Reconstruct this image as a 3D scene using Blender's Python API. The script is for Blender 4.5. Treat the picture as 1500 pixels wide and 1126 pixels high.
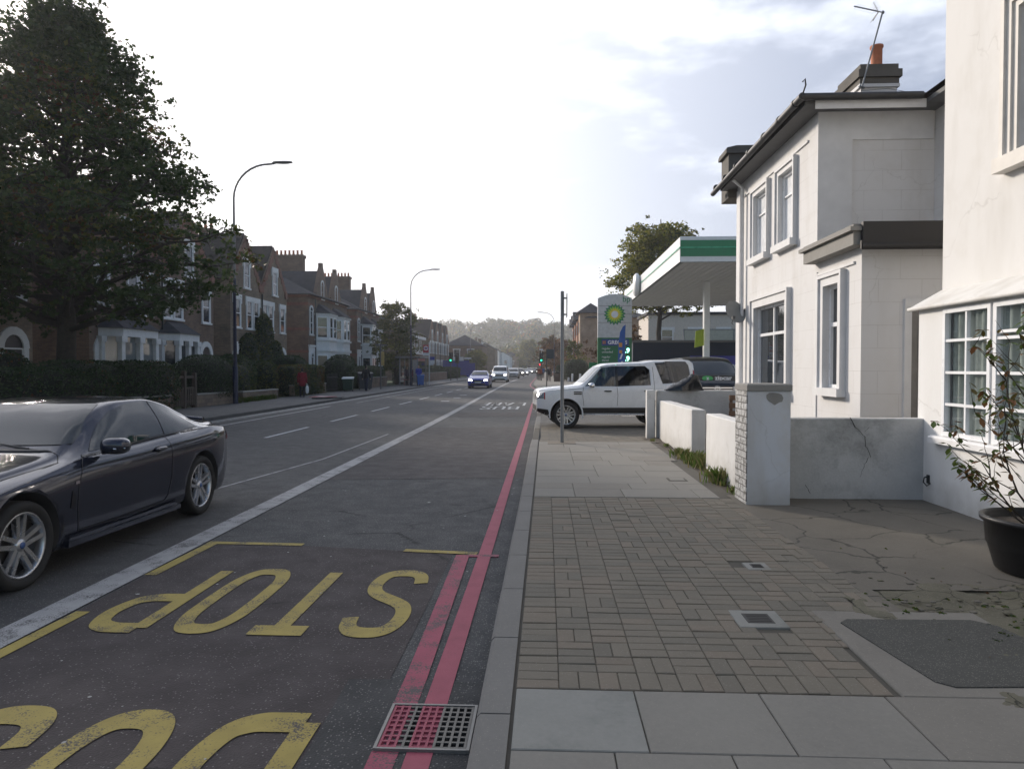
import bpy, bmesh, math, random
import numpy as np
from mathutils import Vector, Matrix, noise
from mathutils.bvhtree import BVHTree
R = math.radians
for o in list(bpy.data.objects):
    bpy.data.objects.remove(o)
C = bpy.context.scene.collection
scn = bpy.context.scene
# ------------------------------------------------------------ camera
cam = bpy.data.cameras.new('camera')
camo = bpy.data.objects.new('camera', cam); C.objects.link(camo)
camo.location = (0, 0, 1.68)
camo.rotation_euler = (R(90 - 1.31), 0, R(2.726))
cam.sensor_width = 36; cam.lens = 25.2; cam.clip_end = 6000; cam.clip_start = .05
scn.camera = camo
# ------------------------------------------------------------ sky and sun
SUN_EL, SUN_AZ = 20.0, 42.0          # azimuth to the left of straight ahead (+Y)
w = bpy.data.worlds.new('World'); scn.world = w; w.use_nodes = True
nt = w.node_tree; nt.nodes.clear()
def wn(t, **k):
    n = nt.nodes.new(t)
    for a, b in k.items(): setattr(n, a, b)
    return n
out = wn('ShaderNodeOutputWorld'); bg = wn('ShaderNodeBackground')
sky = wn('ShaderNodeTexSky', sky_type='NISHITA', sun_disc=False, sun_elevation=R(SUN_EL), sun_rotation=R(-SUN_AZ),
         air_density=1.0, dust_density=2.0, ozone_density=1.0, altitude=50)
tc = wn('ShaderNodeTexCoord')
L = nt.links.new
def wm(op, a, b=None, c=None):
    n = wn('ShaderNodeMath', operation=op)
    for i, v in enumerate((a, b, c)):
        if v is None: continue
        if isinstance(v, bpy.types.NodeSocket): L(v, n.inputs[i])
        else: n.inputs[i].default_value = v
    return n.outputs[0]
dirv = Vector((-math.sin(R(SUN_AZ)) * math.cos(R(SUN_EL)), math.cos(R(SUN_AZ)) * math.cos(R(SUN_EL)), math.sin(R(SUN_EL))))
dt = wn('ShaderNodeVectorMath', operation='DOT_PRODUCT'); L(tc.outputs['Generated'], dt.inputs[0]); dt.inputs[1].default_value = dirv
glow = wm('POWER', wm('MAXIMUM', wm('MULTIPLY_ADD', dt.outputs['Value'], .5, .5), 0.), 3.7)         # thin cloud lit through from behind
sx = wn('ShaderNodeSeparateXYZ'); L(tc.outputs['Generated'], sx.inputs[0])
hor = wm('POWER', wm('SUBTRACT', 1., wm('MAXIMUM', sx.outputs[2], 0.)), 6.)
V = wm('MINIMUM', wm('ADD', wm('ADD', wm('MULTIPLY', glow, 1.34), .03), wm('MULTIPLY', hor, .16)), 1.0)
mp = wn('ShaderNodeMapping'); mp.inputs['Scale'].default_value = (1.0, 1.0, 2.8); mp.inputs['Location'].default_value = (.35, .1, .4)
nz = wn('ShaderNodeTexNoise'); nz.inputs['Scale'].default_value = 3.1; nz.inputs['Detail'].default_value = 8; nz.inputs['Roughness'].default_value = .55
L(tc.outputs['Generated'], mp.inputs[0]); L(mp.outputs[0], nz.inputs['Vector'])
cr = wn('ShaderNodeMapRange', interpolation_type='SMOOTHSTEP')
for i, v in ((1, .47), (2, .66), (3, 0.), (4, 1.)): cr.inputs[i].default_value = v
L(nz.outputs[0], cr.inputs[0])
veil = wn('ShaderNodeCombineColor')
L(wm('ADD', wm('MULTIPLY', V, 7.9), -.55), veil.inputs[0]); L(wm('ADD', wm('MULTIPLY', V, 7.6), -.05), veil.inputs[1]); L(wm('ADD', wm('MULTIPLY', V, 7.3), 1.0), veil.inputs[2])
puff = wn('ShaderNodeMix', data_type='RGBA', blend_type='ADD'); L(wm('MULTIPLY', cr.outputs[0], .75), puff.inputs[0]); L(veil.outputs[0], puff.inputs[6]); puff.inputs[7].default_value = (6, 6, 6, 1)
mx = wn('ShaderNodeMix', data_type='RGBA'); cov = wn('ShaderNodeMapRange', interpolation_type='SMOOTHSTEP')
for i, v in ((1, -.30), (2, .25), (3, .10), (4, .85)): cov.inputs[i].default_value = v
L(dt.outputs['Value'], cov.inputs[0]); L(cov.outputs[0], mx.inputs[0])
L(sky.outputs[0], mx.inputs[6]); L(puff.outputs[2], mx.inputs[7])
L(mx.outputs[2], bg.inputs[0]); bg.inputs[1].default_value = 0.12
L(bg.outputs[0], out.inputs[0])
sd = bpy.data.lights.new('sun', 'SUN'); sd.energy = 3.3; sd.angle = R(7); sd.color = (1, .89, .77)
so = bpy.data.objects.new('sun', sd); C.objects.link(so)
dirv = Vector((-math.sin(R(SUN_AZ)) * math.cos(R(SUN_EL)), math.cos(R(SUN_AZ)) * math.cos(R(SUN_EL)), math.sin(R(SUN_EL))))
so.rotation_euler = dirv.to_track_quat('Z', 'Y').to_euler(); so.location = (-20, 20, 30)
scn.view_settings.view_transform = 'Standard'; scn.view_settings.look = 'None'
scn.view_settings.exposure = 0.42; scn.view_settings.gamma = 1
scn.render.resolution_x = 1024; scn.render.resolution_y = 768
scn.cycles.max_bounces = 6; scn.cycles.transparent_max_bounces = 12; scn.cycles.volume_bounces = 0
scn.cycles.volume_max_steps = 64

# ------------------------------------------------------------ materials
MATS = {}
class NT:
    def __init__(s, name):
        s.m = bpy.data.materials.new(name); s.m.use_nodes = True; s.t = s.m.node_tree
        s.p = s.t.nodes['Principled BSDF']; s.o = s.t.nodes['Material Output']; MATS[name] = s.m
        s.tc = None
    def n(s, t, ins=None, **k):
        n = s.t.nodes.new(t)
        for a, b in k.items(): setattr(n, a, b)
        for a, b in (ins or {}).items(): s.set(n.inputs[a], b)
        return n
    def set(s, inp, v):
        if isinstance(v, bpy.types.NodeSocket): s.t.links.new(v, inp)
        elif isinstance(v, (tuple, list)) and inp.type == 'RGBA' and len(v) == 3: inp.default_value = (*v, 1)
        else: inp.default_value = v
    def obj(s):
        if not s.tc: s.tc = s.n('ShaderNodeTexCoord')
        return s.tc.outputs['Object']
    def noise(s, scale, detail=4, rough=.55, vec=None, dist=0):
        return s.n('ShaderNodeTexNoise', {'Vector': vec or s.obj(), 'Scale': scale, 'Detail': detail, 'Roughness': rough, 'Distortion': dist}).outputs['Fac']
    def rng(s, v, a, b, c=0., d=1., smooth=False):
        n = s.n('ShaderNodeMapRange', {0: v, 1: a, 2: b, 3: c, 4: d})
        if smooth: n.interpolation_type = 'SMOOTHSTEP'
        return n.outputs[0]
    def mix(s, f, a, b, mode='MIX'):
        n = s.n('ShaderNodeMix', {0: f, 6: a, 7: b}, data_type='RGBA', blend_type=mode); return n.outputs[2]
    def math(s, op, a, b=0.):
        return s.n('ShaderNodeMath', {0: a, 1: b}, operation=op).outputs[0]
    def bump(s, h, dist=.01, strength=1., prev=None):
        ins = {'Height': h, 'Distance': dist, 'Strength': strength}
        if prev: ins['Normal'] = prev
        return s.n('ShaderNodeBump', ins).outputs[0]
    def fin(s, col=None, rough=None, bump=None, metal=None, spec=None):
        if col is not None: s.set(s.p.inputs['Base Color'], col)
        if rough is not None: s.set(s.p.inputs['Roughness'], rough)
        if bump is not None: s.set(s.p.inputs['Normal'], bump)
        if metal is not None: s.set(s.p.inputs['Metallic'], metal)
        if spec is not None: s.set(s.p.inputs['Specular IOR Level'], spec)
        return s.m
    def wallvec(s):
        sp = s.n('ShaderNodeSeparateXYZ', {0: s.obj()})
        u = s.math('ADD', sp.outputs[0], sp.outputs[1])
        return s.n('ShaderNodeCombineXYZ', {0: u, 1: sp.outputs[2], 2: 0.}).outputs[0]

def plain(name, col, rough=.6, metal=0., var=.15, scale=6., bump=0., bscale=60., spec=None):
    if name in MATS: return MATS[name]
    s = NT(name)
    n1 = s.noise(scale, 5)
    f = s.rng(n1, .25, .75, 1 - var, 1 + var)
    c = s.mix(1., col, s.n('ShaderNodeCombineColor', {0: f, 1: f, 2: f}).outputs[0], 'MULTIPLY')
    b = s.bump(s.noise(bscale, 3), .003, bump) if bump else None
    r = s.rng(n1, .2, .8, max(rough - .08, .02), min(rough + .08, 1))
    return s.fin(c, r, b, metal, spec)

def asphalt(name, c1, c2, chip=.35, scale=1.):
    s = NT(name)
    big = s.noise(.35, 4); mid = s.noise(3.5, 5, .6)
    base = s.mix(s.rng(big, .35, .65), c1, c2)
    base = s.mix(s.rng(mid, .3, .7, 0, .5), base, tuple(x * .72 for x in c1))
    v = s.n('ShaderNodeTexVoronoi', {'Vector': s.obj(), 'Scale': 85. * scale}, feature='F1')
    chips = s.math('GREATER_THAN', s.n('ShaderNodeSeparateColor', {0: v.outputs['Color']}).outputs[0], 1 - chip * .55)
    near = s.rng(v.outputs['Distance'], .25, .45, 1, 0)
    base = s.mix(s.math('MULTIPLY', chips, s.math('MULTIPLY', near, .55)), base, (.30, .29, .27))
    h = s.math('ADD', s.rng(v.outputs['Distance'], 0, .7, 1, 0), s.math('MULTIPLY', s.noise(240, 2), .6))
    # thin cracks
    vc = s.n('ShaderNodeTexVoronoi', {'Vector': s.n('ShaderNodeMapping', {0: s.obj(), 3: (.22, .55, 1)}).outputs[0], 'Scale': 1.}, feature='DISTANCE_TO_EDGE')
    vc.inputs['Randomness'].default_value = 1
    crack = s.math('MULTIPLY', s.math('LESS_THAN', s.math('ADD', vc.outputs[0], s.math('MULTIPLY', s.noise(14, 3), .02)), .0135), s.rng(s.noise(.8, 2), .50, .56))
    base = s.mix(s.math('MULTIPLY', crack, .7), base, (.012, .012, .012))
    nb = s.bump(h, .006, .55)
    return s.fin(base, s.rng(mid, .3, .7, .72, .9), nb, spec=.35)

def marking(name, col, under, wear=.5, sc=1.):
    s = NT(name)
    n = s.math('ADD', s.math('MULTIPLY', s.noise(90 * sc, 3, .7), .5), s.math('MULTIPLY', s.noise(4 * sc, 5, .65), .5))
    f = s.rng(n, wear - .035, wear + .035)
    c = s.mix(s.rng(s.noise(6, 5), .3, .7), col, tuple(x * .78 for x in col))
    base = s.mix(f, under, c)
    return s.fin(base, .75, s.bump(s.noise(150, 3), .003, .5))

def brick(name, c1, c2, mortar=(.20, .18, .16), bw=.225, bh=.075, band=None):
    s = NT(name)
    b = s.n('ShaderNodeTexBrick', {'Vector': s.wallvec(), 'Color1': c1, 'Color2': c2, 'Mortar': mortar, 'Scale': 1.,
            'Mortar Size': .006, 'Mortar Smooth': .2, 'Bias': 0., 'Brick Width': bw, 'Row Height': bh})
    f = s.rng(s.noise(1.3, 5), .25, .75, .72, 1.25)
    c = s.mix(1., b.outputs[0], s.n('ShaderNodeCombineColor', {0: f, 1: f, 2: f}).outputs[0], 'MULTIPLY')
    return s.fin(c, .9, s.bump(s.math('SUBTRACT', s.noise(40, 3), b.outputs['Fac']), .006, .6))

def stucco(name, col=(.65, .645, .64), dirt=.36, lines=True, bumps=.4, seed=0.):
    s = NT(name)
    vec = s.n('ShaderNodeMapping', {0: s.obj(), 1: (seed, seed, seed)}).outputs[0]
    st = s.noise(1., 6, .6, s.n('ShaderNodeMapping', {0: vec, 3: (2.2, 2.2, .45)}).outputs[0])
    blot = s.noise(2.6, 6, .62, vec); zz = s.n('ShaderNodeSeparateXYZ', {0: s.obj()}).outputs[2]
    c = s.mix(s.rng(st, .48, .8, 0, dirt), col, (.42, .39, .34))
    c = s.mix(s.rng(blot, .5, .75, 0, dirt * .8), c, (.50, .47, .42))
    c = s.mix(s.math('MULTIPLY', s.rng(s.math('ADD', zz, s.math('MULTIPLY', s.noise(5, 5, .6, vec), -.5)), -.25, .22, .75, 0), .8), c, (.30, .28, .24))
    vk = s.n('ShaderNodeTexVoronoi', {'Vector': s.n('ShaderNodeVectorMath', {0: vec, 1: s.n('ShaderNodeVectorMath', {0: s.n('ShaderNodeTexNoise', {'Vector': vec, 'Scale': 2.2, 'Detail': 5.}).outputs['Color'], 1: (.6, .6, .6)}, operation='MULTIPLY').outputs[0]}, operation='ADD').outputs[0], 'Scale': .55}, feature='DISTANCE_TO_EDGE')
    hk = s.math('MULTIPLY', s.rng(vk.outputs[0], .001, .005, 1, 0), s.rng(s.noise(.7, 3, .5, vec), .50, .58))
    c = s.mix(s.math('MULTIPLY', hk, .2), c, (.25, .23, .2))
    h = s.math('MULTIPLY', s.noise(28, 4, .6, vec), .6)
    h = s.math('ADD', h, s.math('MULTIPLY', s.noise(4., 3, .5, vec), 1.6))
    if lines:
        b = s.n('ShaderNodeTexBrick', {'Vector': s.n('ShaderNodeMapping', {0: s.wallvec(), 1: (seed, seed * .7, 0)}).outputs[0], 'Color1': (1, 1, 1), 'Color2': (1, 1, 1), 'Mortar': (0, 0, 0), 'Scale': 1.,
                'Mortar Size': .0035, 'Mortar Smooth': .1, 'Brick Width': .62, 'Row Height': .34})
        pres = s.rng(s.noise(1.7, 3), .38, .62, .12, .6)
        c = s.mix(s.math('MULTIPLY', b.outputs['Fac'], pres), c, (.40, .38, .36))
        h = s.math('SUBTRACT', h, s.math('MULTIPLY', b.outputs['Fac'], .5))
    return s.fin(c, .85, s.bump(h, .004, bumps))

def concrete(name, col, var=.25, bump=.4, speck=0., cracks=0., stain=(.12, .115, .10), stainamt=.5, seed=0.):
    s = NT(name)
    vec = s.n('ShaderNodeMapping', {0: s.obj(), 1: (seed, seed, 0)}).outputs[0]
    n1 = s.noise(2.4, 7, .6, vec); n2 = s.noise(45, 3, .6, vec)
    c = s.mix(s.rng(n1, .3, .7, 0, var), col, tuple(x * .55 for x in col))
    c = s.mix(s.rng(s.noise(1.1, 6, .65, vec), .52, .78, 0, stainamt), c, stain)
    c = s.mix(s.rng(n2, .3, .7, 0, .22), c, tuple(min(x * 1.3, 1) for x in col))
    h = s.math('ADD', n2, s.math('MULTIPLY', n1, 2.))
    if speck:
        v = s.n('ShaderNodeTexVoronoi', {'Vector': s.obj(), 'Scale': 120.}, feature='F1')
        pick = s.math('GREATER_THAN', s.n('ShaderNodeSeparateColor', {0: v.outputs['Color']}).outputs[0], 1 - speck)
        c = s.mix(s.math('MULTIPLY', s.math('MULTIPLY', pick, s.rng(v.outputs['Distance'], .2, .42, 1, 0)), .5), c, (.34, .31, .27))
    if cracks:
        wv = s.n('ShaderNodeVectorMath', {0: vec, 1: s.n('ShaderNodeVectorMath', {0: s.n('ShaderNodeTexNoise', {'Vector': s.obj(), 'Scale': 1.6, 'Detail': 5.}).outputs['Color'], 1: (.5, .5, .5)}, operation='MULTIPLY').outputs[0]}, operation='ADD').outputs[0]
        vc = s.n('ShaderNodeTexVoronoi', {'Vector': wv, 'Scale': cracks}, feature='DISTANCE_TO_EDGE')
        k = s.math('MULTIPLY', s.rng(vc.outputs[0], .004, .014, 1, 0), s.rng(s.noise(.9, 3, .5, vec), .42, .52))
        c = s.mix(s.math('MULTIPLY', k, .85), c, (.03, .03, .022)); h = s.math('SUBTRACT', h, s.math('MULTIPLY', k, 2.))
    return s.fin(c, .9, s.bump(h, .004, bump))

def leafmat(name, c1, c2, tr=.25):
    s = NT(name)
    g = s.n('ShaderNodeNewGeometry')
    c = s.mix(g.outputs['Random Per Island'], c1, c2)
    s.fin(c, .55, spec=.3)
    t = s.n('ShaderNodeBsdfTranslucent', {'Color': c})
    m = s.n('ShaderNodeMixShader', {0: tr, 1: s.p.outputs[0], 2: t.outputs[0]})
    s.t.links.new(m.outputs[0], s.o.inputs[0])
    return s.m

def emis(name, col, st):
    s = NT(name); s.set(s.p.inputs['Base Color'], (.02, .02, .02)); s.set(s.p.inputs['Emission Color'], col); s.p.inputs['Emission Strength'].default_value = st
    return s.m

def carpaint(name, col, metal=.5, rough=.3):
    s = NT(name); dk = max(col) < .1
    c = s.mix(s.rng(s.noise(2.2, 5), .35, .7, 0, 0. if dk else .10), col, tuple(.8 * v + .02 for v in col))
    s.fin(c, rough if dk else s.rng(s.noise(3.5, 5), .3, .7, rough - .04, rough + .10), None, metal)
    s.p.inputs['Coat Weight'].default_value = .7; s.p.inputs['Coat Roughness'].default_value = .03
    return s.m

def glassmat(name, tint=(.55, .62, .60), rough=.02, transp=.8):
    s = NT(name); s.fin((.01, .012, .013), rough, spec=.8)
    t = s.n('ShaderNodeBsdfTransparent', {0: tint}); g = s.n('ShaderNodeBsdfGlossy', {0: (.95, .97, 1), 1: rough})
    lw = s.n('ShaderNodeLayerWeight', {0: .5}); f = s.rng(s.math('POWER', lw.outputs['Facing'], 3.5), 0, 1, .07, .95)
    m = s.n('ShaderNodeMixShader', {0: f, 1: t.outputs[0], 2: g.outputs[0]})
    s.t.links.new(m.outputs[0], s.o.inputs[0])
    return s.m

def darkglass(name, col=(.015, .02, .025), rough=.03):
    s = NT(name); b = s.bump(s.noise(1.4, 2), .02, .12)
    s.fin(col, rough, b, spec=.9); s.p.inputs['IOR'].default_value = 1.6; return s.m

M_asph = asphalt('asphalt_road', (.054, .056, .058), (.074, .075, .076), .6)
M_asph_red = asphalt('asphalt_bus_bay', (.052, .043, .043), (.066, .055, .055), .18)
M_asph_patch = asphalt('asphalt_patch', (.045, .046, .047), (.06, .06, .06), .3)
M_asph_lane = asphalt('asphalt_lane', (.068, .067, .067), (.088, .087, .086), .4)
M_asph_path = asphalt('asphalt_footway', (.09, .09, .09), (.12, .12, .118), .35)
M_tar = concrete('tarmac_patch', (.065, .065, .058), .4, .9, .35, 0, (.05, .052, .045), .4)
M_yel = marking('yellow_paint', (.36, .28, .065), (.06, .052, .048), .44)
M_white = marking('white_paint', (.36, .36, .36), (.075, .075, .075), .45)
M_white2 = marking('white_paint_fresh', (.50, .51, .52), (.085, .085, .085), .40)
M_red = marking('red_paint', (.33, .075, .11), (.07, .065, .065), .36)
M_kerb = concrete('kerb_stone', (.175, .17, .158), .3, .5, .12)
M_slab = concrete('paving_slab', (.212, .202, .178), .22, .22, .03, 0, (.11, .105, .10), .35)
M_slab2 = concrete('paving_slab_pale', (.24, .24, .22), .3, .25, .02, 0, (.075, .09, .08), .9, 3.)
M_slab3 = concrete('paving_slab_warm', (.195, .182, .158), .22, .25, .1, 0, (.10, .09, .08), .4, 7.)
M_joint = concrete('paving_joint', (.075, .068, .055), .3, .5)
M_fore = concrete('cracked_concrete', (.135, .122, .10), .35, .5, .04, 1.15, (.07, .065, .052), .6)
M_moss = concrete('mossy_rubble', (.13, .12, .085), .6, 1., .12, 3.2, (.045, .055, .02), .8)
M_soil = concrete('soil', (.07, .055, .04), .6, 1.)
M_dirtywall = concrete('dirty_render', (.50, .50, .49), .45, .5, 0., 0., (.10, .10, .09), 1.)
M_capstone = concrete('capstone', (.27, .26, .24), .35, .6, .1)
M_darkcap = concrete('dark_coping', (.13, .12, .105), .5, .9, 0, 0, (.04, .04, .035), .8)
M_stucco = stucco('white_stucco', lines=True)
M_stucco_n = stucco('white_stucco_plain', (.67, .66, .64), .34, False, .35, 3.)
M_stucco_w = stucco('white_wall_paint', (.64, .635, .62), .38, False, .9, 5.)
M_trim = plain('white_trim', (.68, .68, .68), .5, var=.08)
M_upvc = plain('window_frame_white', (.78, .79, .80), .3, var=.03)
M_trimold = plain('painted_stone_trim', (.64, .64, .64), .75, var=.10, scale=3)
M_brick = brick('stock_brick', (.25, .185, .13), (.18, .13, .095), (.20, .18, .15))
M_brick_d = brick('stock_brick_dark', (.20, .13, .092), (.145, .095, .07), (.17, .15, .125))
M_brick_r = brick('red_brick', (.24, .10, .07), (.18, .075, .055), (.22, .19, .16))
M_brick_o = brick('orange_brick', (.42, .20, .12), (.35, .17, .11), (.3, .25, .2))
M_brick_b = brick('buff_brick', (.36, .25, .17), (.31, .21, .145), (.26, .21, .17))
M_slate = brick('slate_roof', (.055, .055, .062), (.04, .04, .046), (.02, .02, .02), .3, .2)
M_tile = brick('dark_tile_roof', (.045, .036, .032), (.03, .025, .023), (.012, .012, .012), .2, .16)
M_fascia = plain('dark_fascia', (.03, .03, .03), .5)
M_soffit = plain('grey_soffit', (.14, .14, .14), .8)
M_pvcgrey = plain('grey_pipe', (.10, .10, .10), .4)
M_pipew = plain('white_pipe', (.62, .62, .62), .45)
M_terra = plain('terracotta', (.42, .15, .075), .8, var=.2, scale=12)
M_winglass = darkglass('window_glass', (.03, .035, .04), .03)
M_winglass_l = darkglass('window_glass_pale', (.20, .22, .22), .05)
M_clear = glassmat('clear_glass', (.80, .84, .83))
M_curtain = plain('net_curtain', (.40, .42, .40), .9, var=.15, scale=9)
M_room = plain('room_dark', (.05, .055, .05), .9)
M_steel = plain('galvanised_steel', (.22, .23, .24), .45, .6)
M_black = plain('black_plastic', (.012, .012, .013), .45)
M_blackgl = plain('black_gloss', (.008, .008, .009), .16, spec=.6)
M_rubber = plain('tyre_rubber', (.018, .018, .018), .85, var=.3, bump=.4)
M_alloy = plain('alloy_wheel', (.52, .53, .55), .28, .9, var=.12)
M_chrome = plain('chrome', (.75, .76, .78), .12, 1.)
M_bmw = carpaint('slate_blue_paint', (.024, .028, .046), .45, .15)
M_disco = carpaint('white_car_paint', (.66, .68, .70), .0, .25)
M_carglass = darkglass('car_glass', (.012, .02, .024), .015); M_carglass.node_tree.nodes['Principled BSDF'].inputs['Specular IOR Level'].default_value = .6; M_carglass.node_tree.nodes['Principled BSDF'].inputs['IOR'].default_value = 1.55
M_carclear = glassmat('car_glass_clear', (.42, .50, .54), .02); M_privacy = glassmat('car_glass_privacy', (.10, .12, .16), .02)
M_hlamp = emis('headlamp_lit', (1, .96, .88), 9.)
M_lens = plain('lamp_lens', (.45, .47, .5), .12, .5)
M_redlens = plain('red_lens', (.30, .012, .02), .15)
M_plate = plain('number_plate_white', (.62, .62, .58), .4)
M_lampgrey = plain('lamp_column_grey', (.20, .19, .19), .5, .3)
M_lampnavy = plain('lamp_column_navy', (.014, .018, .05), .45, .2)
M_bark = plain('bark', (.045, .036, .028), .95, var=.35, scale=9, bump=1., bscale=22)
M_leafA = leafmat('leaf_dark_green', (.026, .050, .014), (.058, .085, .020), .35)
M_leafB = leafmat('leaf_olive', (.060, .078, .012), (.120, .120, .022))
M_leafR = leafmat('leaf_russet', (.075, .030, .010), (.13, .065, .018))
M_leafY = leafmat('leaf_yellow_green', (.17, .19, .025), (.27, .23, .04), .4)
M_leafO = leafmat('leaf_orange', (.20, .08, .02), (.28, .14, .03), .35)
M_leafH = leafmat('leaf_hedge', (.020, .040, .014), (.042, .070, .022), .15)
M_leafG = leafmat('leaf_fresh_green', (.05, .10, .015), (.10, .17, .03), .3)
M_core = plain('hedge_core', (.010, .014, .007), .95, var=.4, scale=20)
M_grass = concrete('lawn', (.05, .075, .022), .5, 1., 0, 0, (.04, .045, .02), .5)
M_skin = plain('skin', (.42, .26, .19), .6)
M_hair = plain('dark_hair', (.015, .012, .01), .7)
# ------------------------------------------------------------ builders
def tag(o, label=None, cat=None, group=None, kind=None):
    if label: o['label'] = label
    if cat: o['category'] = cat
    if group: o['group'] = group
    if kind: o['kind'] = kind
    return o
def empty(name, loc=(0, 0, 0), rz=0., label=None, cat=None, group=None):
    o = bpy.data.objects.new(name, None); C.objects.link(o); o.location = loc; o.rotation_euler = (0, 0, rz); o.empty_display_size = .3
    return tag(o, label, cat, group)
def kids(o): return [c for c in bpy.data.objects if c.parent == o]
def copy_tree(o, parent=None):
    c = o.copy(); C.objects.link(c)
    if parent: c.parent = parent
    for ch in kids(o): copy_tree(ch, c)
    return c
def unit(v):
    return v.normalized() if v.length > 1e-9 else Vector((0, 0, 1))
class MB:
    def __init__(s): s.v = []; s.f = []; s.m = []; s.sm = []
    def add(s, vs, fs, mi=0, smooth=False):
        b = len(s.v); s.v.extend([tuple(x) for x in vs])
        for f in fs: s.f.append(tuple(i + b for i in f)); s.m.append(mi); s.sm.append(smooth)
        return s
    def box(s, x0, x1, y0, y1, z0, z1, mi=0):
        if x0 > x1: x0, x1 = x1, x0
        if y0 > y1: y0, y1 = y1, y0
        if z0 > z1: z0, z1 = z1, z0
        vs = [(x0, y0, z0), (x1, y0, z0), (x1, y1, z0), (x0, y1, z0), (x0, y0, z1), (x1, y0, z1), (x1, y1, z1), (x0, y1, z1)]
        return s.add(vs, [(0, 3, 2, 1), (4, 5, 6, 7), (0, 1, 5, 4), (1, 2, 6, 5), (2, 3, 7, 6), (3, 0, 4, 7)], mi)
    def bbox(s, x0, x1, y0, y1, z0, z1, b=.01, mi=0, jit=0., rng=None):
        # box with chamfered top edges
        z2 = z1 - b
        j = (lambda: (rng.random() - .5) * 2 * jit) if rng else (lambda: 0.)
        vs = [(x0, y0, z0), (x1, y0, z0), (x1, y1, z0), (x0, y1, z0), (x0, y0, z2), (x1, y0, z2), (x1, y1, z2), (x0, y1, z2),
              (x0 + b, y0 + b, z1 + j()), (x1 - b, y0 + b, z1 + j()), (x1 - b, y1 - b, z1 + j()), (x0 + b, y1 - b, z1 + j())]
        return s.add(vs, [(0, 1, 5, 4), (1, 2, 6, 5), (2, 3, 7, 6), (3, 0, 4, 7), (4, 5, 9, 8), (5, 6, 10, 9), (6, 7, 11, 10), (7, 4, 8, 11), (8, 9, 10, 11)], mi)
    def quad(s, a, b, c, d, mi=0): return s.add([a, b, c, d], [(0, 1, 2, 3)], mi)
    def prism(s, pts, axis, a, b, mi=0):
        # polygon pts (2D) extruded along axis ('x','y','z') from a to b
        n = len(pts)
        def P(p, t):
            return {'x': (t, p[0], p[1]), 'y': (p[0], t, p[1]), 'z': (p[0], p[1], t)}[axis]
        vs = [P(p, a) for p in pts] + [P(p, b) for p in pts]
        fs = [tuple(range(n)), tuple(range(2 * n - 1, n - 1, -1))] + [(i, n + i, n + (i + 1) % n, (i + 1) % n) for i in range(n)]
        return s.add(vs, fs, mi)
    def tube(s, pts, r, n=8, mi=0, caps=True, smooth=True):
        pts = [Vector(p) for p in pts]
        rs = r if isinstance(r, (list, tuple)) else [r] * len(pts)
        vs = []; up = Vector((0, 0, 1)); prev = None
        for i, p in enumerate(pts):
            d = unit((pts[min(i + 1, len(pts) - 1)] - pts[max(i - 1, 0)]))
            if prev is None:
                a = d.cross(up)
                if a.length < 1e-3: a = d.cross(Vector((1, 0, 0)))
            else:
                a = prev - d * prev.dot(d)
                if a.length < 1e-4: a = d.cross(up)
            a = unit(a); prev = a; b = d.cross(a)
            for k in range(n):
                t = 2 * math.pi * k / n
                vs.append(p + (a * math.cos(t) + b * math.sin(t)) * rs[i])
        fs = []
        for i in range(len(pts) - 1):
            for k in range(n):
                k2 = (k + 1) % n
                fs.append((i * n + k, i * n + k2, (i + 1) * n + k2, (i + 1) * n + k))
        s.add(vs, fs, mi, smooth)
        if caps:
            s.add(vs[:n], [tuple(range(n))[::-1]], mi); s.add(vs[-n:], [tuple(range(n))], mi)
        return s
    def lathe(s, prof, n=24, axis='z', origin=(0, 0, 0), mi=0, smooth=True, closed=False):
        vs = []; o = origin
        for (r, h) in prof:
            for k in range(n):
                t = 2 * math.pi * k / n; c, d = r * math.cos(t), r * math.sin(t)
                vs.append({'z': (o[0] + c, o[1] + d, o[2] + h), 'y': (o[0] + c, o[1] + h, o[2] + d), 'x': (o[0] + h, o[1] + c, o[2] + d)}[axis])
        fs = []
        m = len(prof)
        for i in range(m if closed else m - 1):
            i2 = (i + 1) % m
            for k in range(n):
                k2 = (k + 1) % n
                fs.append((i * n + k, i * n + k2, i2 * n + k2, i2 * n + k))
        return s.add(vs, fs, mi, smooth)
    def ell(s, c, r, nu=16, nv=10, p=2., mi=0, M=None):
        vs = []; fs = []
        def sg(x, e): return math.copysign(abs(x) ** e, x)
        e = 2. / p
        for i in range(nv + 1):
            a = -math.pi / 2 + math.pi * i / nv
            for k in range(nu):
                b = 2 * math.pi * k / nu
                q = Vector((r[0] * sg(math.cos(a), e) * sg(math.cos(b), e), r[1] * sg(math.cos(a), e) * sg(math.sin(b), e), r[2] * sg(math.sin(a), e)))
                if M: q = M @ q
                vs.append((c[0] + q[0], c[1] + q[1], c[2] + q[2]))
        for i in range(nv):
            for k in range(nu):
                k2 = (k + 1) % nu
                fs.append((i * nu + k, i * nu + k2, (i + 1) * nu + k2, (i + 1) * nu + k))
        return s.add(vs, fs, mi, True)
    def mesh(s, name, mats):
        me = bpy.data.meshes.new(name); me.from_pydata(s.v, [], s.f)
        mats = mats if isinstance(mats, (list, tuple)) else [mats]
        for m in mats: me.materials.append(m)
        me.polygons.foreach_set('material_index', s.m); me.polygons.foreach_set('use_smooth', s.sm)
        me.validate(); me.update(); return me
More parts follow.
